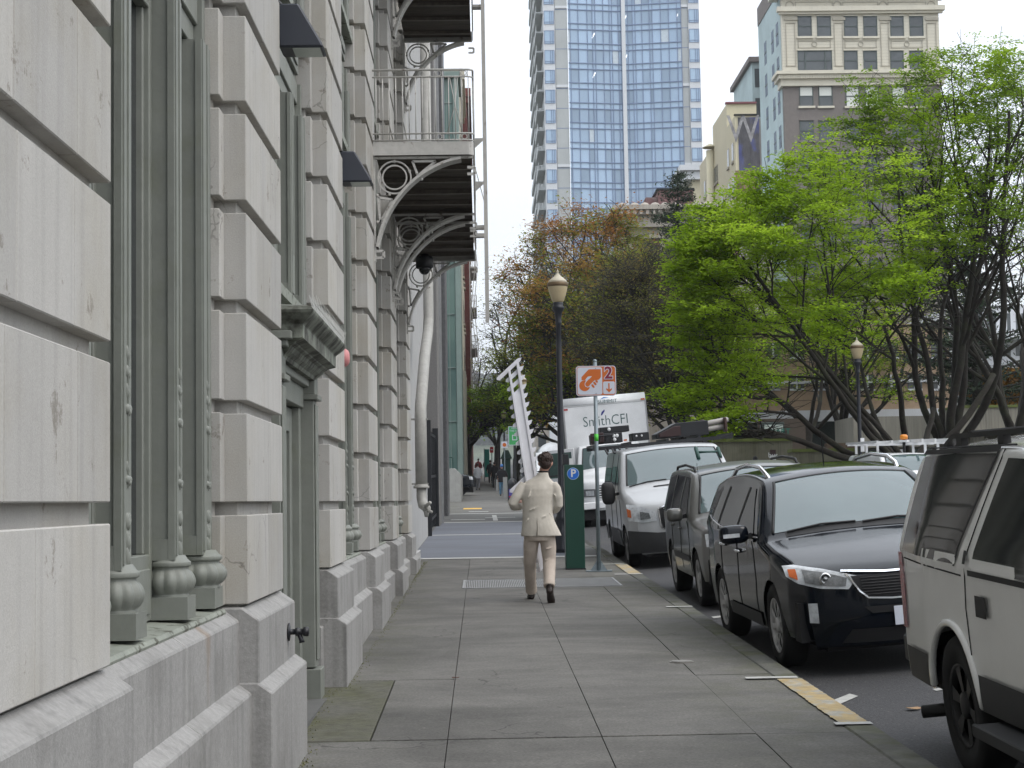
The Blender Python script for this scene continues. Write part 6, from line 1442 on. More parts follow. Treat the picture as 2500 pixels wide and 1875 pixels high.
cfgG = dict(r=.28, limbs=7, levels=4, kids=(0, 7, 6, 5, 4), elev=(35, 75), up=.07, ratio=.6, trunk=3.2, per=11, spray=.42, thin=.4, leaf=.19, bare=-.05, rmin=.02)
TINFO.append(tree('street_tree', 'light green street tree left of the nearest lamp with thin twigs against the sky', (2.6, 118, GZ(118)-.1), 14.0, dict(cfgG, env=(4.6, 118, 9.3, 3.0, 4, 5.2)), [L_MID, L_OLIVE], 71, 'street trees lining the left kerb')[1])
TINFO.append(tree('street_tree', 'greener street tree directly behind the nearest lamp post', (5.6, 104, GZ(104)-.2), 9.0, dict(cfgG, per=15, env=(5.0, 104, 7.0, 2.4, 3, 2.6)), [L_LIME, L_MID], 73)[1])
TINFO.append(tree('street_tree', 'sparse brown-green street tree farther up, its bare top beside the glass tower', (3.6, 132, GZ(132)-.1), 19.5, dict(cfgG, per=4, bare=.0, leaf=.2, env=(4.2, 132, 14.5, 3.4, 4, 7)), [L_BROWN, L_OLIVE], 79)[1])
TINFO.append(tree('street_tree', 'low green street tree overhanging the far sidewalk beyond the pickup', (-.9, 122, GZ(122)-.1), 9.8, dict(cfgG, elev=(30, 60), lean=(.35, 0, 0), per=14, trunk=3.4, leaf=.17, env=(.3, 122, 7.7, 2.0, 3, 2.3)), [L_MID, L_MID], 83, 'street trees lining the left kerb')[1])
TINFO.append(tree('street_tree', 'distant green tree closing the view above the sidewalk crowd', (1.6, 170, GZ(170)-.1), 9, dict(cfgG, per=7, leaf=.26, spray=.6), [L_MID, L_OLIVE], 87, 'street trees lining the left kerb')[1])
TINFO.append(tree('street_tree', 'leafless twiggy tree against the brick building with white fire escapes', (-1.1, 146, GZ(146)-.1), 14, dict(cfgG, env=(-.9, 146, 11, 1.6, 3, 7), per=2, keep=.4, kids=(0, 6, 5, 4, 3)), [L_OLIVE, L_BROWN], 91)[1])
# fill trees of the park block, seen in gaps
PARK = [(gx(1640, 98), 98, 12, L_BROWN, 'brown park tree glimpsed between the brown tree and the big lime tree'), (gx(1850, 92), 92, 12, L_LIME, 'green park tree behind the left reach of the big lime tree'),
        (gx(2060, 84), 84, 11, L_MID, 'darker park tree behind the lamp across the road'), (gx(1560, 126), 126, 15, L_BROWN, 'brown leafless park tree behind the white truck box')]
for k, (x, y, h, m_, lab) in enumerate(PARK):
    TINFO.append(tree('park_tree', lab, (x, y, GZ(y)-.1), h, dict(cfgG, per=14, leaf=.18), [m_, L_BROWN if m_ is L_BROWN else L_OLIVE], 101+k, 'park trees seen through the gaps')[1])
# conifer
def conifer(label, base, H, R0, seed):
    root = empty('conifer_tree', base); tag(root, label, 'tree'); base = Vector(base); r = random.Random(seed); b = MB(); b.smooth = True
    b.tube([base-Vector((0,0,.5)), base+Vector((0,0,H))], [.35, .03], 7); C = []; Tn = []
    z = H*.30
    while z < H*.985:
        f = 1-(z-H*.30)/(H*.70); n = 6
        for k in range(n):
            a = r.random()*6.28; L = R0*(f**.8)*r.uniform(.55, 1.1)+.25; e = r.uniform(-.1, .25)
            p0 = base+Vector((0,0,z)); d = Vector((math.cos(a), math.sin(a), e)); m_ = max(3, int(L/.25)); P = [p0]
            for q in range(1, m_+1):
                p = p0+d*(L*q/m_)+Vector((0,0,.12*(q/m_)**2*L)); P.append(p)
                for _ in range(13):
                    C.append((p.x+r.gauss(0, .22), p.y+r.gauss(0, .22), p.z+r.gauss(0, .10)-.05)); Tn.append(r.random()*.8)
            b.tube(P, [.05*f+.015]*len(P), 3, caps=False)
        z += .42
    b.build('trunk', M_BARK, root); quads(C, .26, L_CON, 'crown', root, seed, .8, .3, Tn); place_parent(root); return root
conifer('dark blue-green conifer with layered boughs in front of the ornate cornice', (gx(1672, 108), 108, GZ(108)), 21.2, 5.0, 3)
conifer('dark conifer half hidden behind the tallest green tree at the right', (gx(2395, 76), 76, GZ(76)), 15, 3.5, 8)
print('tips', TINFO)
# ---------------------------------------------------------------- left side beyond the stone building
M_GGRAN = mat('dark_grey_granite_column', (.10, .10, .105), .5, var=.25, vscale=8)
M_GGRAN2 = mat('grey_granite_column', (.17, .165, .16), .6, var=.2, vscale=30)
gb = empty('granite_building', (-3, 47, GZ(47))); tag(gb, 'dark building with polished grey granite piers between the pale wall and green glass', 'building')
for (y0, y1, x1, m) in ((47, 49.0, -1.20, M_GGRAN2), (51.0, 56.0, -1.28, M_GGRAN), (57.0, 59.8, -1.16, M_GGRAN)):
    b = MB(); b.box(-2.2, x1, y0, y1, 0, 20.5); b.build('pier', m, gb, bevel=.03)
b = MB(); b.box(-9, -2.21, 41, 60, 0, 20.6); b.build('wall', M_GGRAN, gb)
b = MB(); b.box(-2.2, -1.5, 49.05, 56.9, 3.6, 20.4); b.build('glazing', M_GLASSD, gb)
b = MB(); b.box(-1.22, -1.14, 49.3, 49.4, .8, 20); b.build('metal_trim', mat('steel_trim', (.3, .3, .3), .4, metal=.5), gb)
place_parent(gb)
gt = empty('iron_gate', (-1.3, 43, GZ(43))); tag(gt, 'tall black iron gate between the pale wall and the granite piers', 'gate')
b = MB()
for k in range(26): y = 40.1+k*.27; b.box(-1.33, -1.30, y, y+.03, GZ(y)+.1, GZ(y)+2.6)
b.build('bars', M_BLACK, gt)
b = MB()
for z in (.3, 1.4, 2.5): b.poly([(-1.29, 40.05, GZ(40)+z), (-1.29, 47, GZ(47)+z), (-1.29, 47, GZ(47)+z+.08), (-1.29, 40.05, GZ(40)+z+.08)])
b.box(-1.38, -1.22, 40.05, 40.13, .6, 3.6); b.box(-1.38, -1.22, 46.85, 46.95, .8, 3.7)
b.build('frame', M_BLACK, gt); place_parent(gt)
wl = at(1095, 1144, 82); wr = at(1125, 1150, 82); wt = wl.z
gw = empty('garden_wall', (wr.x, 82, GZ(82))); tag(gw, 'low pale concrete wall with a chamfered end in front of the dark pickup', 'wall')
b = MB(); b.prism([(-4, GZ(82)-.3), (wr.x, GZ(82)-.3), (wr.x, wt-.28), (wr.x-.28, wt), (-4, wt)], 1, 82, 90); b.build('wall', M_CONC, gw, bevel=.02)
b = MB()
for k in range(9): b.box(-4+.32*k, -3.97+.32*k, 83, 83.05, wt, wt+.55)
b.box(-4, -1.45, 83, 83.05, wt+.55, wt+.6); b.build('railing', M_PGREEN, gw); place_parent(gw)
# green glass building
M_GGLASS = mat('green_tinted_glass', (.15, .225, .195), .12, var=.12, vscale=.15, ior=1.45, spec=.4, col2=(.10, .165, .15), c2scale=.12, c2range=(.45, .6))
M_GMET = mat('green_grey_metal', (.16, .21, .19), .45, var=.1, vscale=.8)
gz0 = GZ(103); gg = empty('glass_building', (-6, 103, gz0)); tag(gg, 'green glass office building with a solid green-grey corner pier beyond the dark granite', 'building')
xr = at(1128, 900, 103).x; xm = at(1114, 900, 103).x; zt = 27.0+1.6
b = MB(); b.box(xm, xr, 103, 108, gz0-.5, zt); b.build('corner_pier', M_GMET, gg, bevel=.04)
b = MB(); b.box(-18, xm-.02, 103.3, 108, gz0-.5, zt); b.build('glazing', M_GGLASS, gg)
b = MB(); x = -18
while x < xm-.3: b.box(x, x+.05, 103.2, 103.29, gz0, zt); x += 1.15
z = gz0+1.0
while z < zt: b.box(-18, xm-.03, 103.19, 103.3, z, z+.06); z += 3.4
b.build('mullions', M_GMET, gg); 
b = MB(); b.box(-18, xr+.15, 102.8, 108.2, zt, zt+.35); b.build('roof_edge', M_GMET, gg); place_parent(gg)
# beige and brick buildings farther along the left
M_BEIGE = mat('beige_stone', (.40, .37, .30), .8, var=.1, vscale=.7, streak=.1); M_BRICKR = mat('dark_red_brick', (.11, .035, .03), .9, var=.3, vscale=6)
def cornice_block(name, label, px, py, Y0, Y1, m, ox=.35):
    e = at(px, py, Y0); r_ = empty(name, (e.x, Y0, GZ(Y0))); tag(r_, label, 'building')
    b = MB(); b.box(-16, e.x-ox, Y0, Y1, GZ(Y0)-.5, e.z-1.2); b.build('wall', m, r_)
    b = MB(); b.box(-16, e.x-ox*.4, Y0-.3, Y1, e.z-1.2, e.z-.7); b.box(-16, e.x, Y0-.5, Y1, e.z-.69, e.z); b.build('cornice', m, r_)
    f = 0; z = GZ(Y0)+5
    while z < e.z-3:
        y = Y0+1.2
        while y < Y1-1.5:
            b = MB(); b.box(e.x-ox-.05, e.x-ox+.012, y, y+1.1, z, z+1.8); w1 = b.build('window', M_GLASSD, r_)
            b = MB(); b.box(e.x-ox, e.x-ox+.12, y-.1, y+1.2, z-.15, z-.01); b.build('sill', M_BEIGE, w1); y += 3.2
        z += 3.6
    place_parent(r_); return r_, e
cornice_block('corniced_building', 'tall beige corniced building seen through the fire escape railing', 1134, 175, 122, 134, M_BEIGE)
bb, e = cornice_block('brick_building', 'dark red brick building carrying white fire escapes up the left side', 1149, 218, 135, 165, M_BRICKR)
sh = at(1128, 1055, 112); 
b = MB(); b.box(-9, at(1139, 1100, 112).x, 112, 121.5, GZ(112)-.5, at(1139, 905, 112).z); cb = b.build('corner_shop', M_BEIGE); tag(cb, 'low cream corner shop wall just past the green glass building', 'building')
fx = empty('white_fire_escape', (-.8, 137, GZ(137)+5)); tag(fx, 'distant white fire escape zigzagging up the red brick building', 'fire escape')
xw = at(1150, 900, 136).x; xo = at(1166, 900, 136).x
b = MB(); z = GZ(136)+4.2; k = 0
while z < GZ(136)+22:
    b.box(xw, xo, 136, 144, z, z+.10); k += 1; z += 3.4
b.build('platform', M_IRON, fx)
b = MB(); z = GZ(136)+4.3; k = 0
while z < GZ(136)+22:
    for q in (.5, 1.0): b.box(xw, xo, 136, 136.05, z+q, z+q+.05); b.box(xo-.05, xo, 136, 144, z+q, z+q+.05)
    for q in range(5): b.box(xw+(xo-xw)*q/4-.02, xw+(xo-xw)*q/4+.02, 135.95, 135.99, z, z+1.0)
    z += 3.4
b.build('railing', M_IRON, fx)
b = MB(); z = GZ(136)+4.3; k = 0
while z < GZ(136)+19:
    a, c = (xw+.1, xo-.1) if k % 2 else (xo-.1, xw+.1)
    b.bar((a, 135.9, z), (c, 135.9, z+3.3), .05, .06); b.bar((a+.22, 135.8, z), (c+.22, 135.8, z+3.3), .05, .06); z += 3.4; k += 1
b.build('ladder', M_IRON, fx)
b = MB(); b.box(xw-.1, xw+.05, 135.7, 135.9, GZ(136)+3, GZ(136)+24); b.build('drain_pipe', M_IRON, fx); place_parent(fx)
# ---------------------------------------------------------------- blue glass tower
M_TGL = mat('sky_tinted_vision_glass', (.30, .405, .53), .10, var=.12, vscale=.06, tint=.24, spec=.5, ior=1.5)  # blue of a reflected sky painted into the base colour
M_TSP = mat('sky_tinted_spandrel_glass', (.35, .47, .60), .12, var=.06, vscale=.08, tint=.07, spec=.5)  # sky reflection painted in as a paler blue base
M_TMU = mat('blue_mullion', (.16, .21, .33), .4, var=0)
M_TCON = mat('tower_grey_concrete', (.40, .42, .42), .8, var=.08, vscale=.2, streak=.08); M_TWH = mat('tower_white_panel', (.56, .58, .60), .6, var=.04, vscale=.2)
TY = 250.0; tw = empty('glass_tower', (at(1500, 300, TY).x, TY, GZ(TY))); tag(tw, 'tall pale blue glass apartment tower with white spine rising behind the trees', 'skyscraper')
def tx(z_): return at(1250+z_*.3617, 300, TY).x          # z_: column in the enlarged crop
FH = 50.0*TY/FPX*1.0; Z0 = GZ(TY); TOP = 96
zf0 = at(1400, (62)*.3617, TY).z                          # a floor line
nf = int((zf0-Z0)/FH); zbase = zf0-nf*FH
xs_ = dict(L=tx(225), c1=tx(300), g0=tx(303), g1=tx(386), a0=tx(390), a1=tx(755), s0=tx(757), s1=tx(783), b0=tx(785), b1=tx(1157), h1=tx(1206), w1=tx(1281))
b = MB(); b.box(xs_['L']+.02, xs_['c1']-.02, TY+3, TY+45, Z0, TOP); b.build('side_wall', M_TCON, tw)
b = MB(); b.box(xs_['L'], xs_['c1'], TY, TY+2.98, Z0, TOP); b.box(xs_['h1']+.0, xs_['w1'], TY+.0, TY+45, Z0, TOP); b.build('white_column', M_TWH, tw)
b = MB(); b.box(xs_['g0'], xs_['g1'], TY+.25, TY+44, Z0, TOP); b.box(xs_['b1'], xs_['h1']-.02, TY+.25, TY+44, Z0, TOP)
for k in range(0, int((TOP-zbase)/FH)+1):
    z0_ = zbase+k*FH; b.mi = 1; b.box(xs_['g0'], xs_['g1'], TY+.235, TY+.248, z0_, z0_+.10); b.box(xs_['b1'], xs_['h1']-.03, TY+.235, TY+.248, z0_, z0_+.10)
b.build('grey_wall', [M_TCON, M_TMU], tw)
b = MB(); b.box(xs_['s0'], xs_['s1'], TY+1.0, TY+3, Z0, TOP); b.build('spine', M_TWH, tw)
def foldy(x): 
    if x < xs_['s0']: return TY+.1+1.4*(x-xs_['a0'])/(xs_['a1']-xs_['a0'])
    return TY+.1+1.4*(xs_['b1']-x)/(xs_['b1']-xs_['b0'])
cols_a = [390, 405, 460, 522, 558, 577, 632, 675, 692, 735, 755]; cols_b = [785, 800, 832, 850, 895, 945, 965, 1020, 1075, 1130, 1157]
g = MB(); s_ = MB(); mu = MB(); rr = random.Random(4); litm = MB()
for k in range(-1, int((TOP-zbase)/FH)+1):
    z0_ = zbase+k*FH; z1_ = min(TOP, z0_+FH)
    if z0_ < Z0: continue
    for cols in (cols_a, cols_b):
        X_ = [tx(c) for c in cols]
        for i in range(len(X_)-1):
            x0, x1 = X_[i], X_[i+1]; y0, y1 = foldy(x0+1e-4 if cols is cols_b else x0), foldy(x1)
            g.tint = rr.random(); s_.tint = rr.random()
            zs = z0_+FH*.30
            g.mi = 2 if rr.random() < .06 else 0; g.poly([(x0, y0, zs), (x1, y1, zs), (x1, y1, z1_), (x0, y0, z1_)]); g.mi = 1; g.poly([(x0, y0, z0_), (x1, y1, z0_), (x1, y1, zs), (x0, y0, zs)]); g.mi = 0
            mu.bar((x1, y1-.06, z0_), (x1, y1-.06, z1_), .09, .12, (0, 1, 0))
            if rr.random() < .07 and k > nf-5 and z1_ < TOP: litm.bar(((x0+x1)/2-.3, y0-.02, zs+.9), ((x0+x1)/2+.1, y0-.02, zs+1.7), .14, .02, (0, 1, 0))
        for z in (z0_, z0_+FH*.30): mu.bar((X_[0], foldy(X_[0])-.07, z), (X_[-1], foldy(X_[-1])-.07, z), .12, .14, (0, 0, 1))
g.build('curtain_wall', [M_TGL, M_TSP, mat('tower_blind', (.48, .55, .60), .4, var=.1)], tw, weld=True); mu.build('mullions', M_TMU, tw)
litm.build('ceiling_light', mat('office_light', (.8, .8, .8), .5, emit=(1, .98, .92, 1.0)), tw)
for k in range(0, int((TOP-zbase)/FH)+1):
    z0_ = zbase+k*FH
    if z0_ < 20: continue
    for (xa, xb) in ((xs_['L'], xs_['c1']), (xs_['h1'], xs_['w1'])):
        b = MB(); w_ = xb-xa
        b.tint = rr.random(); b.box(xa+.06*w_, xa+.92*w_, TY-.03, TY+.02, z0_+FH*.26, z0_+FH*.92); b.mi = 1
        for xx in (.06, .58, .76, .92): b.box(xa+xx*w_-.04, xa+xx*w_+.04, TY-.09, TY-.035, z0_+FH*.26, z0_+FH*.92)
        for zz in (.26, .36, .92): b.box(xa+.06*w_, xa+.92*w_, TY-.10, TY-.092, z0_+FH*zz-.04, z0_+FH*zz+.04)
        b.build('window', [M_TSP, M_TMU], tw)
    b = MB(); b.box(xs_['L']-1.1, xs_['L'], TY+3, TY+14, z0_+.3, z0_+.5); b.box(xs_['L']-1.1, xs_['L']-1.03, TY+3, TY+14, z0_+.5, z0_+1.5); b.box(xs_['L']-.9, xs_['L'], TY+20, TY+42, z0_+.3, z0_+1.4); b.build('balcony', M_TCON, tw)
    if k % 4 == 2:
        b = MB(); b.box(xs_['g0'], xs_['g1'], TY+.1, TY+.26, z0_+.2, z0_+.6); b.box(xs_['b1'], xs_['h1']-.03, TY+.1, TY+.26, z0_+.2, z0_+.6); b.build('band', M_TWH, tw)
place_parent(tw)
# ---------------------------------------------------------------- terracotta and brick office block
M_TERRA = mat('cream_terracotta', (.56, .53, .44), .7, var=.08, vscale=.6, streak=.08, tint=.05)
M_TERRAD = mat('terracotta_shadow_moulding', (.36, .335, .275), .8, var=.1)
M_BRN = mat('brown_grey_brick', (.165, .148, .138), .9, var=.12, vscale=1.5, tint=.04)
M_PBLUE = mat('pale_blue_painted_wall', (.37, .46, .47), .8, var=.14, vscale=.25, streak=.2)
M_BLIND = mat('white_window_blind', (.62, .64, .60), .7, var=.03)
M_WGL = mat('grey_office_glass', (.07, .08, .085), .15, var=.3, vscale=.3, ior=1.5)
M_SASH = mat('dark_green_sash', (.05, .07, .065), .5)
OY = 170.0
def O(zx, zy, Y=None): return at(1700+zx*.3617, zy*.3617, Y or OY)
ob = empty('office_block', (O(1000, 800).x, OY, GZ(OY))); tag(ob, 'cream terracotta and brown brick office block with paired windows behind the big trees', 'office building')
xL, xR = O(580, 300).x, O(1640, 300).x; zBelt0, zBelt1 = O(1000, 575).z, O(1000, 487).z; ztp = O(1000, -160).z
b = MB(); b.box(xL, xR, OY, OY+16, GZ(OY), zBelt0); b.build('brick_wall', M_BRN, ob)
b = MB(); b.box(xL-.0, xR+.0, OY-.1, OY+1.6, zBelt0, ztp); b.build('terracotta_wall', M_TERRA, ob)
def obox(b, x0, y0, x1, y1, d0, d1):
    """front-face feature given by its corners in the enlarged crop"""
    A, C = O(x0, (y0+y1)/2), O(x1, (y0+y1)/2); za, zc = O((x0+x1)/2, y0).z, O((x0+x1)/2, y1).z
    b.box(A.x, C.x, OY-d1, OY-d0, zc, za)
b = MB(); zb_ = O(1000, 487).z
b.box(xL-.85, xR+.85, OY-.95, OY+2.2, zb_-.35, zb_); b.box(xL-.6, xR+.6, OY-.7, OY+2.0, zb_-.8, zb_-.351); b.box(xL-.3, xR+.3, OY-.4, OY+1.8, zb_-1.5, zb_-.801)
n_ = 70
for k in range(n_): x = xL-.6+(xR-xL+1.2)*k/n_; b.box(x, x+.10, OY-.78, OY-.701, zb_-.78, zb_-.42)
b.build('belt_cornice', M_TERRA, ob)
b = MB(); b.box(xL-.2, xR+.2, OY-.25, OY-.11, zBelt0, zBelt0+1.0)
for k in range(15):
    q = MB
    cx_ = xL+.5+(xR-xL-1)*k/14
    for j in range(12):
        a, c = 2*math.pi*j/12, 2*math.pi*(j+1)/12; b.bar((cx_+.27*math.cos(a), OY-.28, zBelt0+.5+.27*math.sin(a)), (cx_+.27*math.cos(c), OY-.28, zBelt0+.5+.27*math.sin(c)), .06, .06, (0, 1, 0))
b.build('medallion_band', M_TERRA, ob)
b = MB(); zc_ = O(1000, 100).z
b.box(xL-.35, xR+.35, OY-.5, OY-.11, zc_, zc_+.25); b.box(xL-.55, xR+.55, OY-.75, OY-.11, zc_+.251, zc_+.75); b.box(xL-1.0, xR+1.0, OY-1.3, OY+2.2, O(1000, -30).z, O(1000, -80).z)
b.build('upper_cornice', M_TERRA, ob)
b = MB()
for (cx_, r_) in ((628, 26), (950, 26), (1258, 26), (1583, 26)):
    c = O(cx_, 37); R = 26*.3617*OY/FPX
    for j in range(16):
        a, d = 2*math.pi*j/16, 2*math.pi*(j+1)/16; b.bar((c.x+R*math.cos(a), OY-.14, c.z+R*math.sin(a)), (c.x+R*math.cos(d), OY-.14, c.z+R*math.sin(d)), .09, .08, (0, 1, 0))
for (a_, c_) in ((665, 918), (985, 1225), (1290, 1548)):
    for (x0, y0, x1, y1) in ((a_, 15, c_, 18), (a_, 56, c_, 59), (a_, 15, a_+4, 59), (c_-4, 15, c_, 59)): obox(b, x0, y0, x1, y1, .11, .18)
for (a_, c_) in ((685, 905), (1000, 1215), (1312, 1525)):          # spandrel panels with roundels between the floors
    for (x0, y0, x1, y1) in ((a_, 275, c_, 279), (a_, 322, c_, 326), (a_, 275, a_+4, 326), (c_-4, 275, c_, 326)): obox(b, x0, y0, x1, y1, .11, .18)
    c = O((a_+c_)/2, 300); R = 17*.3617*OY/FPX
    for j in range(12):
        aa, d = 2*math.pi*j/12, 2*math.pi*(j+1)/12; b.bar((c.x+R*math.cos(aa), OY-.14, c.z+R*math.sin(aa)), (c.x+R*math.cos(d), OY-.14, c.z+R*math.sin(d)), .07, .08, (0, 1, 0))
for (a_, c_) in ((603, 668), (930, 990), (1243, 1300), (1555, 1620)):   # pilaster panels
    for (x0, y0, x1, y1) in ((a_, 155, c_, 159), (a_, 445, c_, 449), (a_, 155, a_+4, 449), (c_-4, 155, c_, 449)): obox(b, x0, y0, x1, y1, .11, .20)
    obox(b, a_-12, 122, c_+12, 140, .11, .26)
for zy in range(110, 485, 21): obox(b, 578, zy, 1640, zy+1.2, .099, .104)
b.build('terracotta_ornament', M_TERRAD, ob)
rows = [(112, 250, 0), (345, 480, 0), (583, 718, 1), (815, 950, 2), (1048, 1183, 2), (1281, 1416, 2), (1514, 1649, 2), (1747, 1880, 2)]
wcols = [(683, 777), (813, 907), (995, 1088), (1126, 1219), (1307, 1398), (1437, 1530)]
for ri, (y0, y1, kind) in enumerate(rows):
    for ci, (x0, x1) in enumerate(wcols):
        if ri == 1 and ci == 1: continue
        d = .11 if ri < 2 else 0.0; sh_ = (ri-1)*4 if ri > 0 else 0; xa, xb = x0+sh_+8*(ri >= 2), x1+sh_+8*(ri >= 2)
        if ri == 1 and ci == 0: xb = 915
        if ri >= 2 and ci in (0, 1): xa += 0; xb += 0
        w = MB(); A, C = O(xa, (y0+y1)/2), O(xb, (y0+y1)/2); za, zc2 = O(xa, y0).z, O(xa, y1).z; zm = (za+zc2)/2; Yf = OY-d
        w.mi = 0
        if kind == 1:
            w.mi = 1; full = ci in (2, 3, 4); w.box(A.x, C.x, Yf-.012, Yf+.02, (zc2 if full else zm), za); w.mi = 0
            if not full: w.box(A.x, C.x, Yf-.012, Yf+.02, zc2, zm)
        else: w.box(A.x, C.x, Yf-.012, Yf+.02, zc2, za)
        w.mi = 2
        for x in (A.x, C.x-.09): w.box(x, x+.09, Yf-.07, Yf-.013, zc2, za)
        w.box(A.x+.09, C.x-.09, Yf-.07, Yf-.013, zm-.05, zm+.05); w.box(A.x, C.x, Yf-.075, Yf-.013, za-.10, za+.0)
        if ri == 1 and ci == 0:
            for fx_ in (.2, .78): w.box(A.x+(C.x-A.x)*fx_, A.x+(C.x-A.x)*fx_+.12, Yf-.08, Yf-.013, zc2, za-.12)
        wo = w.build('window', [M_WGL, M_BLIND, M_SASH], ob)
        s2 = MB(); s2.box(A.x-.15, C.x+.15, Yf-.22, Yf-.0135, zc2-.22, zc2-.0); s2.build('sill', M_TERRA if ri < 3 else M_BRN, wo)
        s2 = MB(); s2.box(A.x-.05, C.x+.05, Yf-.16, Yf-.0134, za+.001, za+.12); s2.build('lintel', M_TERRA if ri < 3 else M_BRN, wo)
# pale blue side wall with its narrow windows, and the next block behind
b = MB(); b.box(xL-.05, xL-.005, OY+.6, OY+14, GZ(OY), O(560, -120).z); b.build('side_wall', M_PBLUE, ob)
b = MB(); b.box(xL, xR, OY+1.7, OY+14, zBelt0, O(560, -120).z); b.build('rear_wall', M_BRN, ob)
b = MB(); b.box(xL-.12, xL-.051, OY+1, OY+14, 55.3, 57.4); b.build('parapet_band', M_BRN, ob)
for (zx, zt_, zb2) in ((546, 155, 310), (553, 388, 540), (560, 618, 770), (568, 850, 1000), (515, 207, 360), (521, 435, 588), (528, 663, 812), (534, 890, 1040), (467, 282, 436), (473, 502, 650), (481, 725, 872), (487, 950, 1090)):
    px_ = 1700+zx*.3617; d = CF + CR*((px_-CX)/FPX) - CU*(((zt_+zb2)/2*.3617-CY)/FPX); Yw = d.y*(xL-.05)/d.x
    za = at(px_, zt_*.3617, Yw).z; zc2 = at(px_, zb2*.3617, Yw).z
    w = MB(); w.box(xL-.065, xL-.052, Yw-.7, Yw+.7, zc2, za); w.mi = 1; w.box(xL-.10, xL-.066, Yw-.7, Yw+.7, (za+zc2)/2-.05, (za+zc2)/2+.05); wo = w.build('side_window', [M_WGL, M_SASH], ob)
place_parent(ob)
b2 = empty('rear_block', (O(410, 800, 186).x, 186, GZ(186))); tag(b2, 'narrow pale blue-grey block edge squeezed between cream building and office block', 'building')
xa = at(1841, 300, 186).x; b = MB(); b.box(xa, xL+2, 186.5, 200, GZ(186), at(1841, 150, 186).z); b.build('wall', M_PBLUE, b2)
b = MB(); b.box(xa-.4, xL+2, 186, 200.5, at(1841, 150, 186).z, at(1841, 138, 186).z); b.build('cornice', M_BRN, b2)
for k in range(5):
    zc2 = at(1847, 165+k*72, 186).z; w = MB(); w.box(xa+.3, xa+1.0, 186.46, 186.49, zc2-2.2, zc2); w.build('window', M_WGL, b2)
place_parent(b2)
# ---------------------------------------------------------------- cream building with faded painted wall sign
M_CREAM = mat('cream_painted_wall', (.50, .46, .33), .8, var=.06, vscale=.4, streak=.12)
M_MURAL = mat('faded_dark_mural', (.075, .073, .08), .9, var=.4, vscale=1.6, col2=(.065, .075, .19), c2scale=.5, c2range=(.52, .60), ystretch=(1, 1, .5), streak=.3)
def C1(zx, zy, Y): return at(1250+zx*.3617, zy*.3617, Y)
cb = empty('cream_building', (C1(1500, 1200, 130).x, 130, GZ(130))); tag(cb, 'cream stepped building with a faded dark blue painted sign on its narrow front', 'building')
def sideblock(zx, zyt, Y0, Y1, x1z, m, name):
    e = C1(zx, zyt, Y0); xr_ = C1(x1z, zyt, Y0).x; b = MB(); b.box(e.x, xr_, Y0, Y1, GZ(Y0), e.z); b.build(name, m, cb); return e
e1 = sideblock(1503, 782, 130, 134.6, 1652, M_CREAM, 'front_wing')
e2 = sideblock(1447, 703, 135.0, 143.2, 1648, M_CREAM, 'main_wall')
e3 = sideblock(1352, 990, 143.5, 152, 1500, M_CREAM, 'rear_wing')
xm_, zm_ = C1(1515, 790, 130), C1(1665, 790, 130)
b = MB(); b.box(e1.x+.25, zm_.x, 129.93, 129.99, GZ(130), e1.z-.15); mu_ = b.build('painted_sign', M_MURAL, cb)
M_CHALK = mat('faded_white_letter', (.25, .245, .25), .9, var=.5, vscale=2)
c = C1(1560, 880, 130); text_mesh('faded_letter', 'W', 3.2, M_CHALK, face_cam(c.x, 129.91, c.z), mu_, .002, sx=.8)
b = MB(); c = C1(1575, 1235, 130); b.box(c.x-.8, c.x+.8, 129.90, 129.925, c.z-2.2, c.z+1.0); b.build('rust_patch', mat('rust_orange_patch', (.17, .115, .075), .9, var=.5, vscale=1.5), mu_)
b = MB(); b.box(e2.x-.1, C1(1648, 703, 135).x, 134.8, 135.2, e2.z, e2.z+.15); b.build('roof_coping', mat('maroon_coping', (.15, .05, .06), .6), cb)
b = MB(); b.box(e1.x-.06, C1(1652, 782, 130).x, 129.85, 130.1, e1.z, e1.z+.12); b.build('roof_coping', M_DARK, cb)
b = MB(); b.smooth = True; c = C1(1337, 970, 143); b.tube([(c.x, 143.1, GZ(143)), (c.x, 143.1, c.z-.6)], .36, 12); b.lathe([(.7, -.35), (.68, -.3), (.1, 0)], (c.x, 143.1, c.z), 12); b.build('flue', M_CREAM, cb)
for (zx, zt_, zb2, xp, Y0) in ((1490, 970, 1090, e2.x, 0), (1460, 1010, 1130, e2.x, 0), (1497, 1200, 1320, e2.x, 0), (1468, 1238, 1355, e2.x, 0), (1420, 1297, 1400, e2.x, 0), (1385, 1115, 1225, e2.x, 0), (1373, 1130, 1240, e2.x, 0), (1303, 1225, 1330, e3.x, 0), (1323, 1205, 1310, e3.x, 0)):
    px_ = 1250+zx*.3617; xpp = e2.x if zx < 1445 and zx > 1350 else (e1.x if zx >= 1447 else e3.x)
    d = CF + CR*((px_-CX)/FPX) - CU*(((zt_+zb2)/2*.3617-CY)/FPX); Yw = d.y*xpp/d.x
    w = MB(); za = at(px_, zt_*.3617, Yw).z; zc2 = at(px_, zb2*.3617, Yw).z; w.box(xpp-.03, xpp-.004, Yw-.45, Yw+.45, zc2, za); wo = w.build('window', M_WGL, cb)
    w = MB(); w.box(xpp-.12, xpp-.005, Yw-.5, Yw+.5, zc2-.2, zc2-.01); w.build('sill', M_TERRAD, wo)
place_parent(cb)
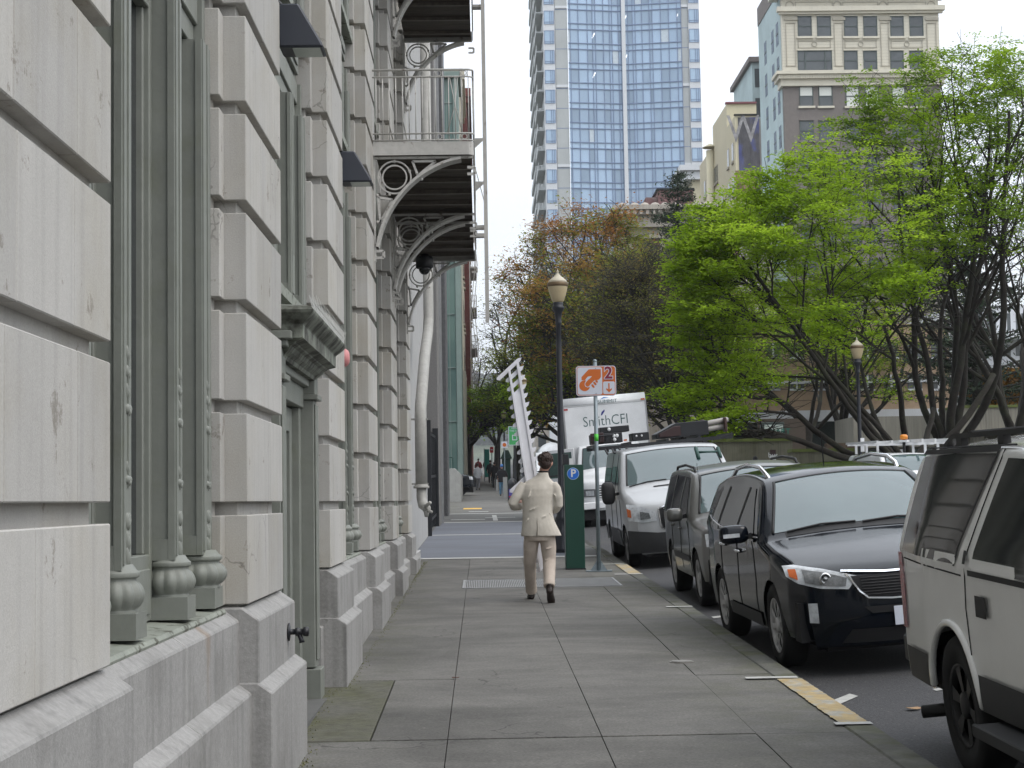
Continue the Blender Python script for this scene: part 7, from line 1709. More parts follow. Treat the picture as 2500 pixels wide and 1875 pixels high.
# ---------------------------------------------------------------- ornate low stone building with maroon penthouse
BY = 118.0
bs = empty('ornate_building', (C1(1000, 1450, BY).x, BY, GZ(BY))); tag(bs, 'ornate grey stone building with a shell-crested cornice and maroon rooftop box', 'building')
M_OLDST = mat('old_grey_stone', (.36, .33, .29), .85, var=.18, vscale=1.2, streak=.2)
x0_, x1_ = C1(728, 1450, BY).x, C1(1760, 1450, BY).x; zc0, zc1 = C1(1000, 1410, BY).z, C1(1000, 1450, BY).z
zw = zc1-.2
b = MB(); b.box(x0_+.3, x1_, BY+.3, BY+9, GZ(BY), zw); b.build('wall', M_OLDST, bs)
b = MB(); b.box(x0_-.3, x1_, BY-.5, BY+9.4, zc1-.05, zc1+.30); b.box(x0_-.55, x1_, BY-.8, BY+9.6, zc1+.301, zc1+.62); b.box(x0_, x1_, BY-.2, BY+9.2, zc1-.9, zc1-.051); b.box(x0_-.1, x1_, BY-.3, BY+9.3, zc1+.621, zc0)
k = 0; x = x0_
while x < x1_: b.box(x, x+.22, BY-.72, BY-.501, zc1-.04, zc1+.24); x += .46
b.build('cornice', M_OLDST, bs)
for zx in (740, 825, 893, 963, 1032, 1103, 1245, 1315, 1385, 1460, 1530, 1600):
    c = C1(zx, 1392, BY); m_ = MB(); m_.smooth = True; m_.X = Matrix.Translation((c.x, BY-.3, zc0+.02)) @ Matrix.Rotation(math.pi/2, 4, 'X'); m_.lathe([(.05, .1), (.30, .1), (.42, .02), (.42, -.1)], (0,0,0), 12); m_.build('shell_crest', M_OLDST, bs)
x = x0_+1.3
while x < x1_-2:
    w = MB(); w.box(x, x+1.6, BY+.26, BY+.29, zw-4.2, zw-1.5); wo = w.build('window', mat('brown_shutter', (.14, .09, .065), .8, var=.2, vscale=2) if 'brown_shutter' not in bpy.data.materials else bpy.data.materials['brown_shutter'], bs)
    w = MB(); w.box(x-.2, x+1.8, BY+.1, BY+.25, zw-1.49, zw-1.2); w.build('lintel', M_OLDST, wo); x += 2.9
b = MB(); b.box(x0_-.2, x1_, BY-.1, BY+.29, zw-5.6, zw-5.1); b.build('string_course', M_OLDST, bs)
M_MAROON = mat('flaking_maroon_paint', (.15, .085, .085), .9, var=.25, vscale=1.0, col2=(.22, .17, .16), c2scale=.8, c2range=(.55, .65))
p0, p1 = C1(985, 1300, BY+5), C1(1222, 1283, BY+5)
b = MB(); b.box(p0.x, p1.x, BY+5, BY+9, zc0, p1.z); ph = b.build('penthouse', M_MAROON, bs)
b = MB(); b.box(p0.x-.9, p0.x-.01, BY+5.4, BY+9, zc0, C1(985, 1325, BY+5).z); b.build('penthouse_wing', M_MAROON, ph)
b = MB(); b.box(p0.x-.1, p1.x+.1, BY+4.9, BY+9.1, p1.z, p1.z+.15); b.build('roof_edge', M_DARK, ph)
b = MB(); c = C1(577, 1480, BY); b.smooth = True; b.tube([(c.x, BY+2, zc1-3), (c.x, BY+2, c.z), (x0_+.5, BY+2, c.z-.1)], .10, 8); b.build('drain_pipe', M_TRIM, bs)
place_parent(bs)
b = MB(); e = C1(1212, 1105, 175); b.box(e.x, e.x+6, 175, 182, GZ(175), e.z-.9); cbx = empty('corniced_corner', (e.x, 175, GZ(175))); tag(cbx, 'white corniced corner peeking between the glass tower and the cream building', 'building'); b.build('wall', M_CREAM, cbx)
b = MB(); b.box(e.x-1.4, e.x+6, 174, 182, e.z-.89, e.z-.3); b.box(e.x-.8, e.x+6, 174.4, 182, e.z-1.8, e.z-.891); b.build('cornice', M_TWH, cbx); place_parent(cbx)
# column-like chimney block behind left trees
e = at(1290, 755, 215); x2 = at(1335, 755, 215).x; b = MB(); b.box(e.x+.6, x2, 215, 225, GZ(215), e.z-.8); ch = empty('stone_block', (e.x, 215, GZ(215))); tag(ch, 'old tan corniced building top showing above the street trees left of the lamp', 'building'); b.build('wall', M_OLDST, ch)
b = MB(); b.box(e.x, x2+.5, 214.5, 225, e.z-.8, e.z); b.build('cornice', M_OLDST, ch)
for k in range(6): w = MB(); w.box(e.x+1, x2-.4, 214.96, 214.99, e.z-3.2-3*k, e.z-1.6-3*k); w.build('window', M_WGL, ch)
place_parent(ch)
# ---------------------------------------------------------------- right side: park walls, shop, apartments, hedge
def R3(zx, zy, Y): return at(1650+zx*.3843, 500+zy*.3843, Y)
M_RETW = mat('mossy_retaining_wall', (.135, .13, .095), .9, var=.2, vscale=1.0, streak=.35, col2=(.085, .085, .05), c2scale=.6)
M_OVER = mat('board_marked_concrete', (.19, .18, .15), .9, var=.15, vscale=.8, streak=.4, ystretch=(6, 1, .6))
def slabthing(name, label, cat, zx0, zx1, zyt, zyb, Y, th, m, part='wall', cope=True):
    A, C = R3(zx0, zyt, Y), R3(zx1, zyt, Y); zb2 = GZ(Y)-.5 if zyb is None else R3(zx0, zyb, Y).z
    q = empty(name, (A.x, Y, GZ(Y))); tag(q, label, cat); b = MB(); b.box(A.x, C.x, Y, Y+th, zb2, A.z); b.build(part, m, q)
    if cope: b = MB(); b.box(A.x-.04, C.x+.04, Y-.06, Y+th+.06, A.z+.001, A.z+.12); b.build('coping', mat('moss_top', (.09, .11, .03), .95, var=.3, vscale=3) if 'moss_top' not in bpy.data.materials else bpy.data.materials['moss_top'], q)
    return q, A, C
q, A, C = slabthing('retaining_wall', 'mossy concrete retaining wall under the convenience store sign', 'wall', 240, 742, 1508, None, 63, .6, M_RETW); place_parent(q)
q, A, C = slabthing('planter_wall', 'low dark concrete planter wall right of the store sign', 'wall', 742, 1200, 1572, None, 61, .8, M_RETW); place_parent(q)
q, A, C = slabthing('bench_wall', 'raised brown bench ledge in front of the dark shop opening', 'bench', 960, 1190, 1515, 1575, 64, .5, mat('brown_bench', (.10, .07, .05), .8, var=.2), 'seat', False); place_parent(q)
q, A, C = slabthing('parking_deck', 'long board-marked concrete deck with a deep shadow below, right background', 'parking deck', 1790, 2500, 1292, 1440, 74, 3, M_OVER)
b = MB(); e0, e1_ = R3(1790, 1400, 74), R3(2500, 1440, 74); b.box(e0.x, e1_.x, 73.7, 74, e1_.z-.05, e0.z-.2); b.build('edge_beam', M_OVER, q)
b = MB(); b.box(e0.x, e1_.x, 76.5, 77.2, GZ(74)-.5, e1_.z); b.build('back_wall', M_RETW, q)
for k in range(5): b = MB(); xx = e0.x+.8+k*4.2; b.box(xx, xx+.5, 74.3, 74.9, GZ(74)-.5, e1_.z-.05); b.build('column', M_OVER, q)
b = MB(); b.box(e0.x-4.3, e0.x+.2, 76, 80, R3(1600, 1400, 76).z-1, R3(1600, 1340, 76).z); b.build('ramp', M_OVER, q)
place_parent(q)
hx0, hx1 = R3(1835, 1290, 80), R3(2520, 1030, 80)
hd_ = empty('hedge', (hx0.x, 80, hx0.z)); tag(hd_, 'golden-brown trained hedge screen above the concrete deck', 'hedge')
rs = np.random.RandomState(3); n = 26000; Cc = np.column_stack([rs.uniform(hx0.x, hx1.x, n), rs.uniform(80, 81, n), rs.uniform(hx0.z, hx1.z, n)])
nz_ = np.array([mnoise.noise(Vector((c[0]*.8, c[1], c[2]*.8))) for c in Cc]); Cc = Cc[(nz_ > -.32) | (Cc[:, 2] < hx0.z+1.2)]
quads(Cc, .17, L_GOLD, 'foliage', hd_, 5, 1.0, .6)
b = MB()
for k in range(26): x = hx0.x+.3+k*.55; b.tube([(x, 80.5, hx0.z), (x+random.uniform(-.3, .3), 80.5, hx1.z)], .03, 4)
b.build('stems', M_BARK, hd_); place_parent(hd_)
# white apartment building far right
WY = 95.0; wa = empty('white_apartments', (R3(2000, 800, WY).x, WY, GZ(WY))); tag(wa, 'white apartment building with banded windows glimpsed through the right-hand branches', 'building')
xa, xb = R3(1740, 800, WY).x, R3(2700, 800, WY).x; ztop_ = R3(2000, 640, WY).z
M_WAPT = mat('white_apartment_wall', (.55, .57, .60), .7, var=.06, vscale=.5, streak=.1)
b = MB(); b.box(xa, xb, WY, WY+12, GZ(WY), ztop_); b.build('wall', M_WAPT, wa)
for (yt, yb_) in ((690, 800), (890, 960), (1090, 1200)):
    for k in range(9):
        A, C = R3(1790+k*92, yt, WY), R3(1790+k*92+62, yb_, WY); w = MB(); w.box(A.x, C.x, WY-.03, WY-.003, C.z, A.z); w.mi = 1; w.box((A.x+C.x)/2-.04, (A.x+C.x)/2+.04, WY-.07, WY-.031, C.z, A.z); w.build('window', [M_WGL, M_WAPT], wa)
b = MB(); c = R3(1740, 845, WY); b.box(xa, xb, WY-1.1, WY-.08, c.z-.2, c.z+.25); b.build('balcony_band', M_WAPT, wa); place_parent(wa)
# beige brick apartment / shop building behind the trees
SY = 88.0; sb = empty('brick_shop_building', (R3(1200, 1200, SY).x, SY, GZ(SY))); tag(sb, 'tan brick building over white columns and a dark shop front behind the park trees', 'building')
M_TANB = mat('tan_brick', (.30, .22, .15), .9, var=.15, vscale=3, tint=.05)
xa, xb = R3(330, 1200, SY).x, R3(1745, 1200, SY).x; zl = R3(1200, 1320, SY).z; zt2 = R3(1200, 760, SY).z
b = MB(); b.box(xa, xb, SY, SY+10, zl, zt2); b.build('brick_wall', M_TANB, sb)
b = MB(); b.box(xa-.2, xb+.2, SY-.3, SY+.0, zl-.45, zl+.15); b.box(xa-.1, xb+.1, SY-.15, SY-.002, zl+1.6, zl+1.75); b.build('white_lintel', M_WAPT, sb)
b = MB(); b.box(xa, xb, SY+2.4, SY+2.8, GZ(SY)-.5, zl); b.build('shop_front', M_SASH, sb)
for zx in (752, 1088, 1420):
    A, C = R3(zx, 1400, SY), R3(zx+44, 1400, SY); b = MB(); b.box(A.x, C.x, SY-.0, SY+.7, GZ(SY)-.5, zl-.01); b.build('column', M_WAPT, sb)
for r_i, (yt, yb_) in enumerate(((1080, 1180), (880, 980))):
    for k in range(9):
        A, C = R3(420+k*150, yt, SY), R3(420+k*150+95, yb_, SY); w = MB(); w.box(A.x, C.x, SY-.03, SY-.003, C.z, A.z); w.mi = 1; w.box((A.x+C.x)/2-.05, (A.x+C.x)/2+.05, SY-.08, SY-.031, C.z, A.z); w.box(A.x, C.x, SY-.08, SY-.032, C.z-.0, C.z+.1); w.build('window', [M_WGL, M_WAPT], sb)
place_parent(sb)
# store sign
A, C = R3(540, 1382, 65), R3(692, 1482, 65); ss = empty('store_sign', ((A.x+C.x)/2, 65, GZ(65))); tag(ss, 'white store sign with green COMART letters on a brown backing board', 'shop sign')
b = MB(); b.box(A.x-.05, C.x+.9, 65.3, 65.5, GZ(65)+.5, A.z+.15); b.build('backing_wall', mat('brown_board', (.11, .085, .07), .8, var=.1), ss)
b = MB(); b.box(A.x, C.x, 65, 65.25, C.z, A.z); b.build('frame', M_SASH, ss, bevel=.02)
A2, C2 = R3(562, 1398, 65), R3(682, 1470, 65); b = MB(); b.box(A2.x, C2.x, 64.97, 64.995, C2.z, A2.z); pn = b.build('panel', mat('sign_face_white', (.55, .62, .58), .5, var=.03), ss)
cx_ = (A2.x+C2.x)/2; w_ = C2.x-A2.x
text_mesh('lettering', 'COMART', .30, mat('sign_letter_green', (.01, .16, .12), .5), face_cam(cx_, 64.965, A2.z-.28), pn, .001, sx=.98, spacing=1.1, offset=.006)
text_mesh('lettering', 'VENIENCE STORE', .135, M_BLACK, face_cam(cx_, 64.965, C2.z+.15), pn, .001, sx=.98, offset=.004); place_parent(ss)
# bus stop pylon and street name sign
A, C = R3(596, 1557, 60), R3(635, 1625, 60); py = simple('stop_pylon', 'black and white pylon sign by the planter wall beyond the parked cars', 'pylon sign', (A.x, 60, GZ(60)), [
    ('post', lambda b: b.box(A.x+.1, C.x-.1, 60.02, 60.1, GZ(60), A.z), M_BLACK), ('top_panel', lambda b: b.box(A.x, C.x, 59.95, 60.0, (A.z+C.z)/2+.0, A.z), mat('maroon_black', (.03, .008, .01), .4)), ('lower_panel', lambda b: b.box(A.x, C.x, 59.95, 60.0, C.z-.3, (A.z+C.z)/2-.01), M_WHITE)])
text_mesh('lettering', 'Taxi' if False else 'bus', .26, M_WHITE, face_cam((A.x+C.x)/2, 59.94, A.z-.2), py.children[1], .001); place_parent(py)
A, C = at(1739, 1051, 72), at(1766, 1071, 72); st = simple('street_name_sign', 'small green street name plates on a pole between the van roof and the store sign', 'street sign', (A.x, 72, GZ(72)), [
    ('pole', lambda b: b.tube([((A.x+C.x)/2, 72.1, GZ(72)), ((A.x+C.x)/2, 72.1, A.z+.1)], .04, 8), M_GALV), ('name_plate', lambda b: b.box(A.x, C.x, 72, 72.03, (A.z+C.z)/2+.02, A.z), mat('street_sign_green', (.01, .10, .06), .4)), ('name_plate', lambda b: b.box(A.x-.02, C.x-.08, 71.96, 71.99, C.z, (A.z+C.z)/2-.02), M_SGREEN)])
nz1, nz2 = at(2107-9, 1070, 44.4), at(2107+1, 1103, 44.4)
simple('notice_plate', 'small white notice fixed low on the lamp post across the road', 'notice', (nz1.x, 44.3, nz2.z), [('plate', lambda b: b.box(nz1.x, nz2.x, 44.25, 44.28, nz2.z, nz1.z), M_WHITE)])
# ---------------------------------------------------------------- distant hills with houses
hb = MB(); hb.smooth = True
def hillz(x, y):
    t = min(1, max(0, (y-900)/1500)); s = t*t*(3-2*t); return GZ(min(y, 900))-5+s*(150+70*mnoise.noise(Vector((x/700, y/900, 2)))+25*mnoise.noise(Vector((x/180, y/250, 5))))+8*mnoise.noise(Vector((x/40, y/60, 1)))*t
hb.grid(lambda u, v: (-1400+3200*u, 880+2100*v, hillz(-1400+3200*u, 880+2100*v)), 110, 60)
tag(hb.build('hills', mat('hill_woods', (.030, .048, .026), .95, var=.5, vscale=.02, col2=(.06, .07, .03), c2scale=.008)), kind='structure')
rs = np.random.RandomState(8); hc = []
for k in range(9000):
    y = rs.uniform(1250, 2350); x = y*rs.uniform(-.022, .055); hc.append((x, y, hillz(x, y)+rs.uniform(0, 9)))
wood = quads(hc, 9.0, L_CON, 'hillside_woods', None, 9, 1.2, .8); tag(wood, 'dark conifer woods covering the far hazy hill', 'woods', kind='stuff')
M_HOUSE = mat('white_house_wall', (.55, .55, .54), .8, var=.05)
for k in range(16):
    y = rs.uniform(1650, 2250); x = y*rs.uniform(-.013, .02); z = hillz(x, y); w_, d_, h_ = rs.uniform(9, 20), 10, rs.uniform(7, 12)
    hh = empty('hill_house', (x, y, z)); b = MB(); b.box(-w_/2, w_/2, 0, d_, -4, h_); b.build('wall', M_HOUSE, hh)
    b = MB(); b.prism([(-w_/2-.6, h_), (w_/2+.6, h_), (0, h_+3.5)], 1, -.5, d_+.5); b.build('roof', M_BRN, hh)
    b = MB()
    for q in range(3): b.box(-w_/2+1+q*w_/3.2, -w_/2+3+q*w_/3.2, -.1, -.02, h_*.45, h_*.75)
    b.build('windows', M_WGL, hh); tag(hh, 'tiny white house with a brown roof on the hazy wooded hill', 'house', 'houses on the distant hill')
# ---------------------------------------------------------------- people
M_SUIT = mat('beige_linen', (.50, .465, .405), .85, var=.07, vscale=5, bump=1.0, bscale=6, col2=(.41, .375, .32), c2scale=4, c2range=(.45, .7))
M_TROU = mat('cream_cotton', (.47, .405, .345), .85, var=.08, vscale=6, bump=1.0, bscale=9, col2=(.39, .33, .28), c2scale=5, c2range=(.45, .7))
M_SKIN = mat('skin', (.42, .23, .17), .55, var=.08, vscale=10)
M_HAIR = mat('dark_brown_hair', (.028, .014, .010), .6, var=.4, vscale=30, bump=.6, bscale=60)
M_SHOE = mat('dark_brown_leather', (.022, .015, .012), .4, var=.2, vscale=10)
def cloth(b, name, m, parent, vox=.014, smooth=3, parts=None):
    o = b.build(name, m, parent)
    md = o.modifiers.new('remesh', 'REMESH'); md.mode = 'VOXEL'; md.voxel_size = vox; md.use_smooth_shade = True
    ms_ = o.modifiers.new('smooth', 'SMOOTH'); ms_.factor = .5; ms_.iterations = smooth
    return o
def rings(b, R_, n=18):        # R_: (x, y, z, rx, ry)
    I = [[b.vert((x+rx*math.cos(2*math.pi*k/n), y+ry*math.sin(2*math.pi*k/n), z)) for k in range(n)] for (x, y, z, rx, ry) in R_]
    for i in range(len(I)-1):
        for k in range(n): b.face((I[i][k], I[i][(k+1) % n], I[i+1][(k+1) % n], I[i+1][k]))
    b.face(I[0][::-1]); b.face(I[-1])
def hand(b, p, d, curl, side, s=1.0):
    """palm, four bent fingers of unequal length, thumb from the side of the palm"""
    p, d, curl, side = Vector(p), Vector(d).normalized(), Vector(curl).normalized(), Vector(side).normalized()
    b.tube([p-d*.02, p+d*.03*s, p+d*.085*s], [(.020, .030), (.014, .040), (.012, .038)], 10)
    for k, L in enumerate((.070, .078, .072, .056)):
        q = p+d*.08*s+side*(.030-.020*k)*s
        b.tube([q, q+d*L*.42*s+curl*.006, q+d*L*.62*s+curl*.030*s, q+d*L*.45*s+curl*.052*s], [.0095, .009, .0085, .007], 7)
    q = p+side*.036*s+d*.02
    b.tube([q, q+side*.022*s+d*.022*s, q+side*.020*s+d*.045*s+curl*.02*s, q+side*.006*s+d*.055*s+curl*.036*s], [.012, .011, .010, .008], 7)
man = empty('person', (0, 0, 0)); Y0m = 19.85; gm = GZ(Y0m); mo = at(1320, 1470, Y0m).x
man.location = (mo, Y0m, gm); tag(man, 'man in a beige linen suit walking away, carrying a long white picket rack', 'person')
# body: head, neck, forearms and hands, lower legs inside the clothes, one continuous surface
b = MB(); b.smooth = True
rings(b, [(0, .0, .86, .12, .09), (-.01, 0, 1.05, .13, .09), (-.01, 0, 1.3, .16, .10), (.0, 0, 1.42, .14, .08), (.045, 0, 1.49, .06, .055), (.06, .012, 1.56, .055, .058), (.075, .02, 1.62, .056, .062)])
b.ellipsoid((.088, .025, 1.685), (.077, .096, .103), 20, 14); b.ellipsoid((.09, .075, 1.635), (.050, .050, .045), 14, 10)     # skull, jaw
b.tube([(.095, .12, 1.70), (.096, .135, 1.672)], [.010, .014], 8)                                                        # nose
for s_ in (-1, 1): b.ellipsoid((.088+s_*.079, .02, 1.672), (.012, .020, .030), 10, 8)                                    # ears
b.tube([(-.15, 0, 1.40), (-.31, -.02, 1.21), (-.20, .25, 1.20), (-.13, .33, 1.22)], [.05, .042, .034, .026], 10)
b.tube([(.15, 0, 1.40), (.235, .0, 1.19), (.10, .24, 1.10), (.02, .33, 1.10)], [.05, .042, .034, .026], 10)
hand(b, (-.125, .335, 1.222), (.75, .45, .1), (.2, -.9, .1), (0, .1, 1)); hand(b, (.015, .335, 1.10), (-.8, .35, .1), (.1, -.9, 0), (0, .1, 1))
b.tube([(-.085, .05, .88), (-.11, .20, .50), (-.095, .50, .12)], [.085, .06, .042], 12); b.tube([(.09, .02, .88), (.115, .06, .50), (.105, -.14, .20)], [.085, .06, .042], 12)
bd = cloth(b, 'body', M_SKIN, man, .0075, 2)
for s_ in (-1, 1):
    e = MB(); e.smooth = True; e.ellipsoid((.092+s_*.032, .112, 1.692), (.012, .008, .008), 8, 6); e.build('eye', M_DARK, man)
m_ = MB(); m_.smooth = True; m_.ellipsoid((.093, .118, 1.632), (.022, .008, .006), 8, 6); m_.build('mouth', mat('lip', (.35, .12, .10), .5), man)
b = MB(); b.smooth = True                          # short tousled hair, full at the back
b.ellipsoid((.088, .005, 1.722), (.088, .102, .085), 20, 12); b.ellipsoid((.086, -.030, 1.668), (.072, .070, .072), 16, 10)
rr = random.Random(4)
for k in range(150):
    a, e = rr.uniform(0, 6.28), rr.uniform(-.35, 1.5); x, y, z = .088+.083*math.cos(e)*math.cos(a), .0+.095*math.cos(e)*math.sin(a), 1.718+.083*math.sin(e)
    if y > .07 and z < 1.72: continue
    b.tube([(x, y, z), (x+.02*math.cos(a), y+.02*math.sin(a), z+.012+rr.uniform(-.01, .01))], [.010, .003], 5)
cloth(b, 'hair', M_HAIR, man, .006, 1)
b = MB(); b.smooth = True                          # jacket: torso, sleeves
rings(b, [(.022, .0, .795, .246, .135), (.014, .0, .84, .236, .135), (.005, .0, .90, .216, .135), (-.010, 0, .98, .194, .130), (-.018, 0, 1.07, .183, .125), (-.015, 0, 1.17, .186, .128), (-.01, 0, 1.28, .203, .130), (-.005, 0, 1.36, .214, .122), (.0, 0, 1.415, .212, .105), (.01, 0, 1.455, .165, .088), (.03, 0, 1.495, .105, .075), (.048, .0, 1.53, .074, .070), (.056, .0, 1.56, .066, .066)], 24)
b.tube([(-.165, 0, 1.415), (-.215, -.01, 1.36), (-.275, -.03, 1.27), (-.318, -.03, 1.205), (-.30, .04, 1.165), (-.24, .17, 1.16), (-.18, .26, 1.19)], [.065, .068, .062, .060, .062, .054, .046], 14)
b.tube([(.165, 0, 1.415), (.205, -.01, 1.36), (.232, -.015, 1.26), (.235, .0, 1.17), (.20, .08, 1.12), (.12, .20, 1.09), (.06, .28, 1.09)], [.065, .066, .060, .058, .058, .050, .044], 14)
rr = random.Random(12)
for (p, q) in (((-.10, -.125, 1.38), (-.17, -.118, 1.20)), ((.12, -.12, 1.30), (.16, -.115, 1.12)), ((.10, -.125, 1.10), (.18, -.11, .95)), ((-.13, -.122, 1.05), (-.19, -.10, .93)), ((.03, -.13, 1.02), (.15, -.12, 1.08)), ((-.02, -.130, 1.15), (-.14, -.12, 1.10)), ((.17, -.09, 1.32), (.20, -.06, 1.22))):
    b.tube([p, ((p[0]+q[0])/2+.01, (p[1]+q[1])/2-.004, (p[2]+q[2])/2), q], [.003, .0075, .003], 6)    # soft folds
jk = cloth(b, 'jacket', M_SUIT, man, .0095, 3)
b = MB(); P = [(-.035, -.1395, .795), (-.030, -.137, .88), (-.030, -.131, .98), (-.030, -.127, 1.02)]
b.tube(P, [.006, .004, .003, .001], 5); b.build('vent', mat('seam_shadow_brown', (.10, .085, .065), .9), jk)
b = MB(); b.smooth = True; b.tube([(.056-.062*math.cos(t), -.062*math.sin(t)+.004, 1.572) for t in [math.pi*k/10 for k in range(11)]], .009, 6); b.build('collar_band', M_DARK, jk)
b = MB(); b.smooth = True                          # trousers
rings(b, [(.0, 0, .93, .165, .110), (.0, 0, .86, .175, .118), (.0, .0, .80, .17, .118), (.0, .01, .74, .15, .11)])
b.tube([(-.085, .02, .85), (-.105, .09, .66), (-.115, .20, .48), (-.108, .36, .28), (-.095, .49, .105)], [.098, .092, .077, .070, .072], 16)
b.tube([(.090, .02, .85), (.108, .05, .66), (.115, .055, .50), (.108, -.06, .32), (.10, -.155, .195)], [.098, .094, .080, .072, .070], 16)
for (p, q) in (((.05, -.03, .50), (.17, .0, .54)), ((.05, -.035, .45), (.16, -.02, .43)), ((-.17, .15, .50), (-.06, .12, .46)), ((-.15, .34, .2), (-.05, .34, .23)), ((-.15, .38, .15), (-.05, .38, .17)), ((.05, -.14, .27), (.15, -.13, .30)), ((.02, -.05, .62), (.15, -.04, .66))):
    b.tube([p, ((p[0]+q[0])/2, (p[1]+q[1])/2-.010, (p[2]+q[2])/2), q], [.004, .009, .004], 6)
cloth(b, 'trousers', M_TROU, man, .0095, 3)
for nm, hl, toe in (('shoe', (-.095, .50, .05), (-.10, .72, .03)), ('shoe', (.105, -.185, .135), (.125, -.06, .020))):
    b = MB(); b.smooth = True; hl, toe = Vector(hl), Vector(toe); d = (toe-hl).normalized()
    b.tube([hl-d*.045, hl-d*.02, hl+d*.06, hl+d*.14, hl+d*.20, hl+d*.235], [(.030, .028), (.046, .040), (.046, .042), (.040, .050), (.030, .046), (.014, .026)], 14)
    b.tube([hl+Vector((0, .02, -.01)), hl+Vector((0, .03, .10))], [.046, .044], 12)
    cloth(b, nm, M_SHOE, man, .007, 2)
b = MB(); hl, toe = Vector((.105, -.185, .135)), Vector((.125, -.06, .020))
# picket rack he carries
rk = empty('picket_rack', (0, 0, 0)); YR = Y0m+.36
A_, B_ = at(1332, 1392, YR), at(1252, 888, YR); ax = (B_-A_).normalized(); L_ = (B_-A_).length
rk.location = A_; tag(rk, 'long white wooden rack with pointed pickets carried upright by the man in beige', 'picket rack')
nrm = Vector((.15, -1, .05)).normalized(); sdv = ax.cross(nrm).normalized()
M_PKT = mat('white_painted_wood', (.60, .60, .63), .55, var=.05, vscale=6, streak=.05)
for s_, t0, t1, w_ in ((-.058, .0, .97, .030), (.060, .02, 1.0, .034)):
    b = MB(); b.bar(A_+sdv*s_+ax*L_*t0, A_+sdv*s_+ax*L_*t1, .02, w_, sdv); b.build('rail', M_PKT, rk, bevel=.002)
b = MB(); b.bar(A_+nrm*-.012+ax*.02, A_+ax*(L_*.86)-nrm*.012, .092, .012, nrm); b.build('board', M_PKT, rk, bevel=.002)
k = 0; t = L_-.02; pdir = (sdv*-1 if sdv.x < 0 else sdv)
R35 = (pdir*.80+Vector((0, 0, 1))*.60).normalized()
while t > .05:
    c = A_+ax*t; lo_, hi_ = -.14, .165
    if k == 0: lo_, hi_ = -.27, .15
    if k in (12, 14): lo_, hi_ = -.34, .12
    up_ = R35.cross(nrm).normalized(); b = MB(); w2 = .024; n1 = nrm*.008; off = nrm*(.022 if k % 2 else -.0)
    o_ = c-nrm*.03 if True else c
    P = [o_+R35*lo_-up_*w2*.2, o_+R35*(lo_+.02)-up_*w2, o_+R35*(hi_-.045)-up_*w2, o_+R35*hi_, o_+R35*(hi_-.045)+up_*w2, o_+R35*(lo_+.02)+up_*w2]
    F_ = [b.vert(p+n1) for p in P]; G_ = [b.vert(p-n1) for p in P]; b.face(F_); b.face(G_[::-1])
    for q in range(6): b.face((F_[q], G_[q], G_[(q+1) % 6], F_[(q+1) % 6]))
    b.build('picket', M_PKT, rk); t -= .113; k += 1
place_parent(rk)
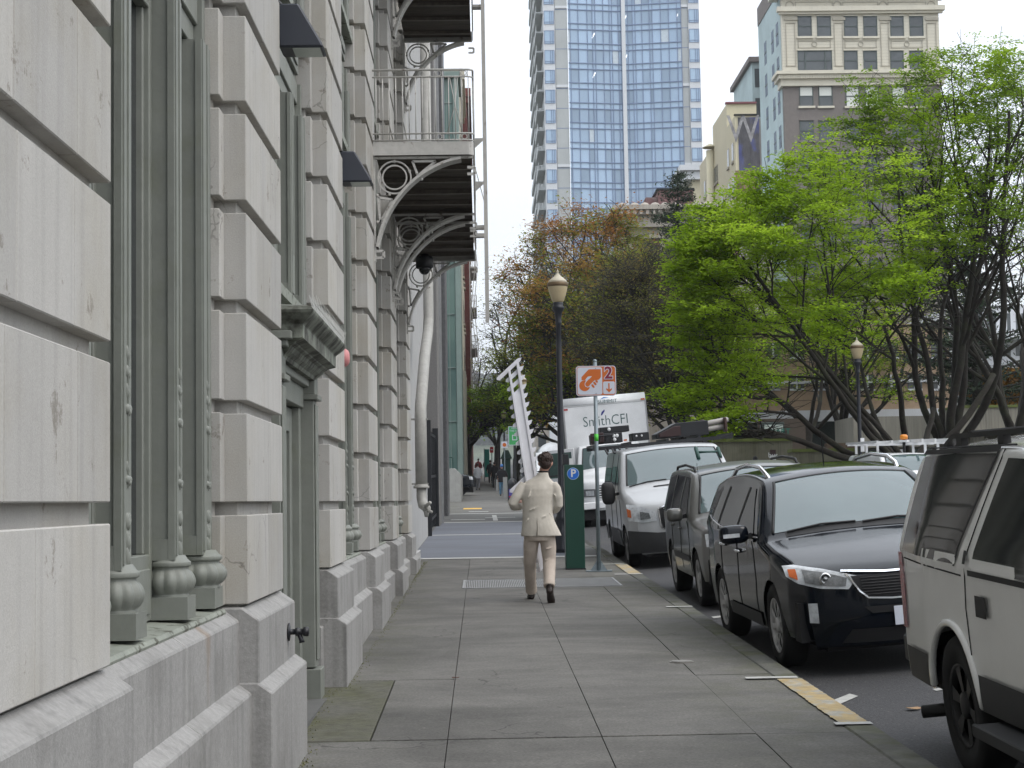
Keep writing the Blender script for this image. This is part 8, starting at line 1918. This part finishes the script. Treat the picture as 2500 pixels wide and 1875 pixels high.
# paper held at the hip
def walker(px, pyf, Y, H, label, top, leg, hair=M_HAIR, extra=None, wide=1.0, lift=None):
    g = at(px, 1200, Y).x; z = GZ(Y) if lift is None else lift; r = empty('person', (g, Y, z)); tag(r, label, 'person'); s = H/1.75
    b = MB(); b.smooth = True
    rings(b, [(0, 0, .85, .12, .08), (0, 0, 1.3, .15, .09), (0, 0, 1.42, .10, .07), (0, 0, 1.48, .055, .055), (0, 0, 1.55, .05, .055)]); b.ellipsoid((0, .01, 1.64), (.078, .095, .112), 14, 10)
    b.tube([(-.18, 0, 1.38), (-.24, 0, 1.1), (-.23, .12, .9)], [.045, .04, .028], 8); b.tube([(.18, 0, 1.38), (.24, 0, 1.1), (.23, .1, .88)], [.045, .04, .028], 8)
    hand(b, (-.23, .12, .89), (0, .1, -1), (0, 1, 0), (1, 0, 0)); hand(b, (.23, .1, .87), (0, .1, -1), (0, 1, 0), (-1, 0, 0))
    b.tube([(-.08, 0, .85), (-.09, .05, .45), (-.09, .14, .06)], [.08, .055, .04], 8); b.tube([(.08, 0, .85), (.09, .05, .45), (.09, -.14, .10)], [.08, .055, .04], 8)
    cloth(b, 'body', M_SKIN, r, .014, 1)
    b = MB(); b.smooth = True
    rings(b, [(0, 0, .76, .19*wide, .13), (0, 0, 1.0, .18*wide, .13), (0, 0, 1.25, .205*wide, .135), (0, 0, 1.40, .20*wide, .11), (0, 0, 1.47, .09, .08), (0, 0, 1.52, .07, .07)])
    b.tube([(-.17, 0, 1.40), (-.25*wide, 0, 1.12), (-.24*wide, .12, .93)], [.065, .062, .05], 10); b.tube([(.17, 0, 1.40), (.25*wide, 0, 1.12), (.24*wide, .1, .91)], [.065, .062, .05], 10)
    cloth(b, 'coat', top, r, .02, 2)
    b = MB(); b.smooth = True; rings(b, [(0, 0, .9, .16, .11), (0, 0, .74, .15, .11)])
    b.tube([(-.085, 0, .82), (-.09, .05, .45), (-.09, .14, .08)], [.09, .07, .06], 10); b.tube([(.085, 0, .82), (.09, .05, .45), (.09, -.14, .12)], [.09, .07, .06], 10); cloth(b, 'trousers', leg, r, .02, 2)
    b = MB(); b.smooth = True; b.ellipsoid((0, -.01, 1.67), (.09, .105, .10), 14, 10); b.build('hair', hair, r)
    for (x, y, z_) in ((-.09, .17, .04), (.09, -.12, .05)):
        b = MB(); b.smooth = True; b.ellipsoid((x, y, z_), (.045, .12, .045), 10, 6); b.build('shoe', M_DARK, r)
    r.scale = (s, s, s); return r
M_BLKC = mat('black_coat', (.012, .012, .014), .9, var=.2); M_JEAN = mat('blue_jeans', (.10, .20, .30), .9, var=.15, vscale=8); M_MAROONC = mat('maroon_jacket', (.13, .012, .018), .9, var=.15)
M_WSH = mat('white_shirt', (.55, .55, .57), .9, var=.05); M_GREYT = mat('grey_trousers', (.22, .21, .22), .9, var=.1); M_BLUEH = mat('blue_beanie', (.06, .16, .38), .9)
walker(1226, 0, 92, 1.75, 'pedestrian in a black jacket, blue jeans and blue cap, seen from behind', M_BLKC, M_JEAN, M_BLUEH, wide=1.15)
walker(1167, 0, 107, 1.72, 'pedestrian in a white shirt and grey trousers beside the nose of the dark pickup', M_WSH, M_GREYT)
walker(1169, 0, 150, 1.80, 'pedestrian in a maroon jacket farther up the sidewalk', M_MAROONC, M_BLKC, wide=1.2)
walker(1198, 0, 128, 1.78, 'pedestrian all in black, left one of the dark pair by the kerb', M_BLKC, M_BLKC, wide=1.1)
walker(1208, 0, 112, 1.76, 'pedestrian all in black, right one of the dark pair, nearer the planter', M_BLKC, M_BLKC, wide=1.1)
walker(1187, 0, 165, 1.7, 'tiny pedestrian in dark clothes in front of the teal banner', M_BLKC, M_GREYT)
hx_ = at(1846, 1119, 58); walker(1846, 0, 58, 1.72, 'person in a dark cap whose head shows above the grey car roof', M_BLKC, M_BLKC, M_BLKC, lift=hx_.z-1.66)
# ---------------------------------------------------------------- damp air
hz = MB(); hz.box(-1500, 2400, -40, 4400, -20, 420)
mh = bpy.data.materials.new('damp_air'); mh.use_nodes = True; nn_ = mh.node_tree.nodes; nn_.clear()
oo = nn_.new('ShaderNodeOutputMaterial'); pv = nn_.new('ShaderNodeVolumePrincipled'); pv.inputs['Color'].default_value = (.93, .96, 1, 1); pv.inputs['Density'].default_value = .00022; pv.inputs['Anisotropy'].default_value = .3
mh.node_tree.links.new(pv.outputs[0], oo.inputs['Volume'])
tag(hz.build('haze', mh), kind='stuff')
